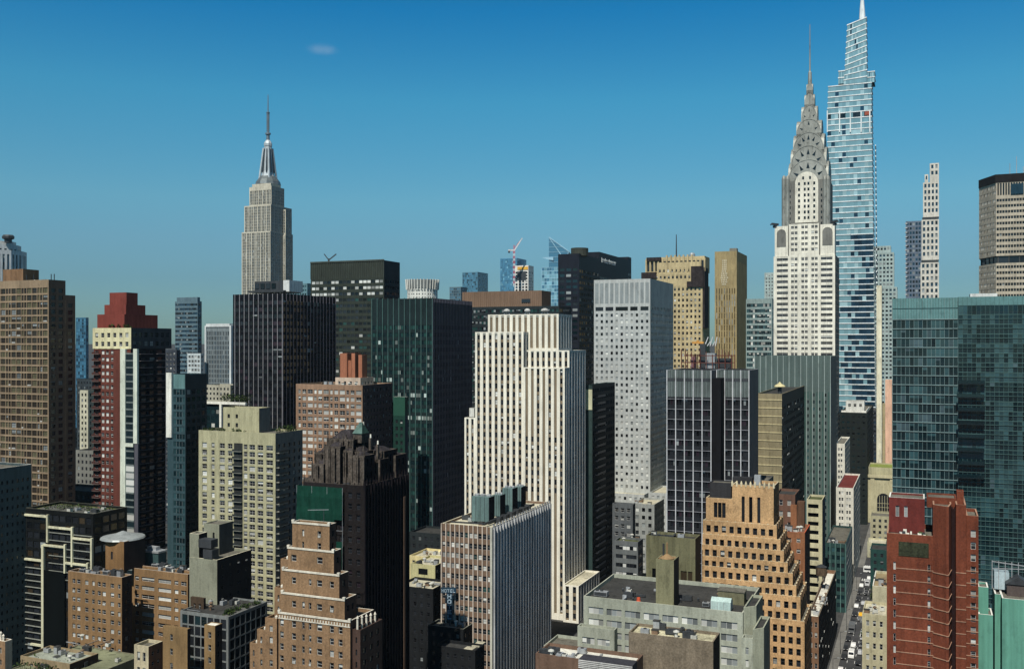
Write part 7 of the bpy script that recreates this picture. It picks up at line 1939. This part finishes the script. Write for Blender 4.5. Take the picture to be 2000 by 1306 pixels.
# ================================================================== infill blocks deep between the towers
fill = [
    (150, 180, 740, 700, "dark narrow block in the gap beside the brown gridded tower", C(52, 60, 64)),
    (156, 172, 762, 600, "slim pale block sunlit in the gap beside the red brick tower", C(190, 186, 160)),
    (96, 180, 960, 430, "low dark roof block at the foot of the brown gridded tower", C(70, 74, 72)),
    (148, 182, 880, 520, "small grey block low in the gap beside the red brick tower", C(120, 120, 112)),
    (400, 450, 752, 690, "low pale block under the grey fluted slab", C(170, 166, 146)),
    (905, 930, 812, 520, "dark low infill block behind the stepped white tower", C(56, 60, 62)),
    (1145, 1200, 760, 620, "dark infill block behind the narrow balcony tower", C(46, 52, 60)),
    (800, 900, 1046, 440, "dark low block at the foot of the green mullioned tower", C(40, 46, 48)),
    (1390, 1500, 938, 400, "grey plant roof block behind the orange brick head block", C(92, 92, 88)),
    (1700, 1745, 1075, 470, "shaded teal street block by the canyon street corner", C(36, 70, 66)),
    (1700, 1760, 1010, 580, "pale low block under the arched terminal front", C(166, 160, 128)),
]
for i, (xl, xr, yt, D, lab, c) in enumerate(fill):
    simple("infill_block", lab, xl, xr, None, yt, D, sp(mat(f"infill_{'abcdefghijk'[i]}", c), fh=3.5, bay=3, wf=.45, hf=.5, r2=.2, gl=(G_DARK, G_DARK, BLIND_G, FRAME_D), mix=(.7, .2, .1)), dep=16, nwin=15, cat="building", roof=(ROOF_G, ROOF_D)[i % 2])
# the city goes on behind the skyline: low roofs to the horizon
RB = random.Random(77); k = 0
bm_ = [mat("far_block_" + n, c) for n, c in (("grey", C(112, 118, 118)), ("tan", C(150, 140, 116)), ("brown", C(110, 92, 78)), ("pale", C(176, 178, 170)))]
def clear(s0, s1, t0, t1):
    for nm, x0, x1, y0, y1, loc in FOOT:
        a = EX * loc.x + EY * loc.y; q = DX * loc.x + DY * loc.y
        if s0 < a + x1 + 1 and s1 > a + x0 - 1 and t0 < q + y1 + 1 and t1 > q + y0 - 1: return False
    return True
for row in range(7):
    for c_ in range(30):
        D = 640 + row * 190 + RB.uniform(-20, 20); px = -40 + c_ * 72 + RB.uniform(-15, 15)
        X = (px - 1000) / F * D; s_ = EX * X + EY * D; t_ = DX * X + DY * D
        wd, dp, hh = RB.uniform(18, 32), RB.uniform(18, 30), RB.uniform(18, 62)
        if -34 < s_ + wd and s_ < -16 or t_ > 520 and t_ < 555: continue
        if not clear(s_, s_ + wd, t_, t_ + dp): continue
        k += 1
        if k > 95: break
        b = Bld.__new__(Bld); b.lx, b.ly, _ = st(s_, t_); b.rz = 0; b.w = wd; b.wall = MB(); b.roof = MB(); b.wins = []; b.nwin = 0; b.D = D; b.name = "far_block"
        b.root = bpy.data.objects.new("city_block", None); COL.objects.link(b.root); b.root.location = (b.lx, b.ly, 0); b.root.rotation_euler = (0, 0, -TH)
        i = RB.randrange(4)
        tag(b.root, f"distant {('grey','tan','brown','pale')[i]} mid-rise block among the towers", "building", f"distant {('grey','tan','brown','pale')[i]} mid-rise blocks")
        b.box(0, wd, 0, dp, 0, hh, sp(bm_[i], fh=3.8, bay=3.4, wf=.5, hf=.5, r2=.2, wk='pl', gl=(G_DARK, G_BLUED, BLIND_G, FRAME_D), mix=(.6, .2, .2)), roof=(ROOF_G, ROOF_D)[k % 2]); b.finish()
# made-up blocks behind the camera, added only to be mirrored in the glass
B = MB(); RR = random.Random(8); bc_ = [mat("mirror_city_" + n, c) for n, c in (("brown", C(110, 84, 66)), ("grey", C(120, 124, 122)), ("pale", C(190, 186, 170)), ("dark", C(46, 50, 54)))]
for i in range(70):
    s_, t_ = RR.choice((RR.uniform(-760, -90), RR.uniform(-760, -90), RR.uniform(80, 420))), RR.uniform(-420, 20)
    P = [st(s_ + a, t_ + q) for a, q in ((0, 0), (RR.uniform(18, 40), 0))]; wd_, dp_ = RR.uniform(18, 44), RR.uniform(18, 40)
    c4 = [st(s_ + a, t_ + q) for a, q in ((0, 0), (wd_, 0), (wd_, dp_), (0, dp_))]
    B.prism([(p[0], p[1]) for p in c4], 0, RR.uniform(50, 185), bc_[RR.randrange(4)])
o = B.build("skyline"); o["kind"] = "stuff"; o["label"] = "unseen blocks added behind the viewpoint as reflections for the glass"; o["category"] = "city"
# ================================================================== haze
HB = MB(); HB.box(-2600, 1800, -60, 3000, -1, 440, None)
def haze():
    m = bpy.data.materials.new("haze_air"); m.use_nodes = True; t = m.node_tree; t.nodes.clear()
    o = t.nodes.new("ShaderNodeOutputMaterial"); v = t.nodes.new("ShaderNodeVolumePrincipled")
    v.inputs["Color"].default_value = (.6, .82, .95, 1); v.inputs["Density"].default_value = HAZE; v.inputs["Anisotropy"].default_value = .2
    t.links.new(v.outputs[0], o.inputs["Volume"]); return m
HAZE = 0.00003
USE_HAZE = True
if USE_HAZE:
    hm = haze(); HB.mats = [hm]; HB.m = [0] * len(HB.f); o = HB.build("haze"); o["kind"] = "stuff"
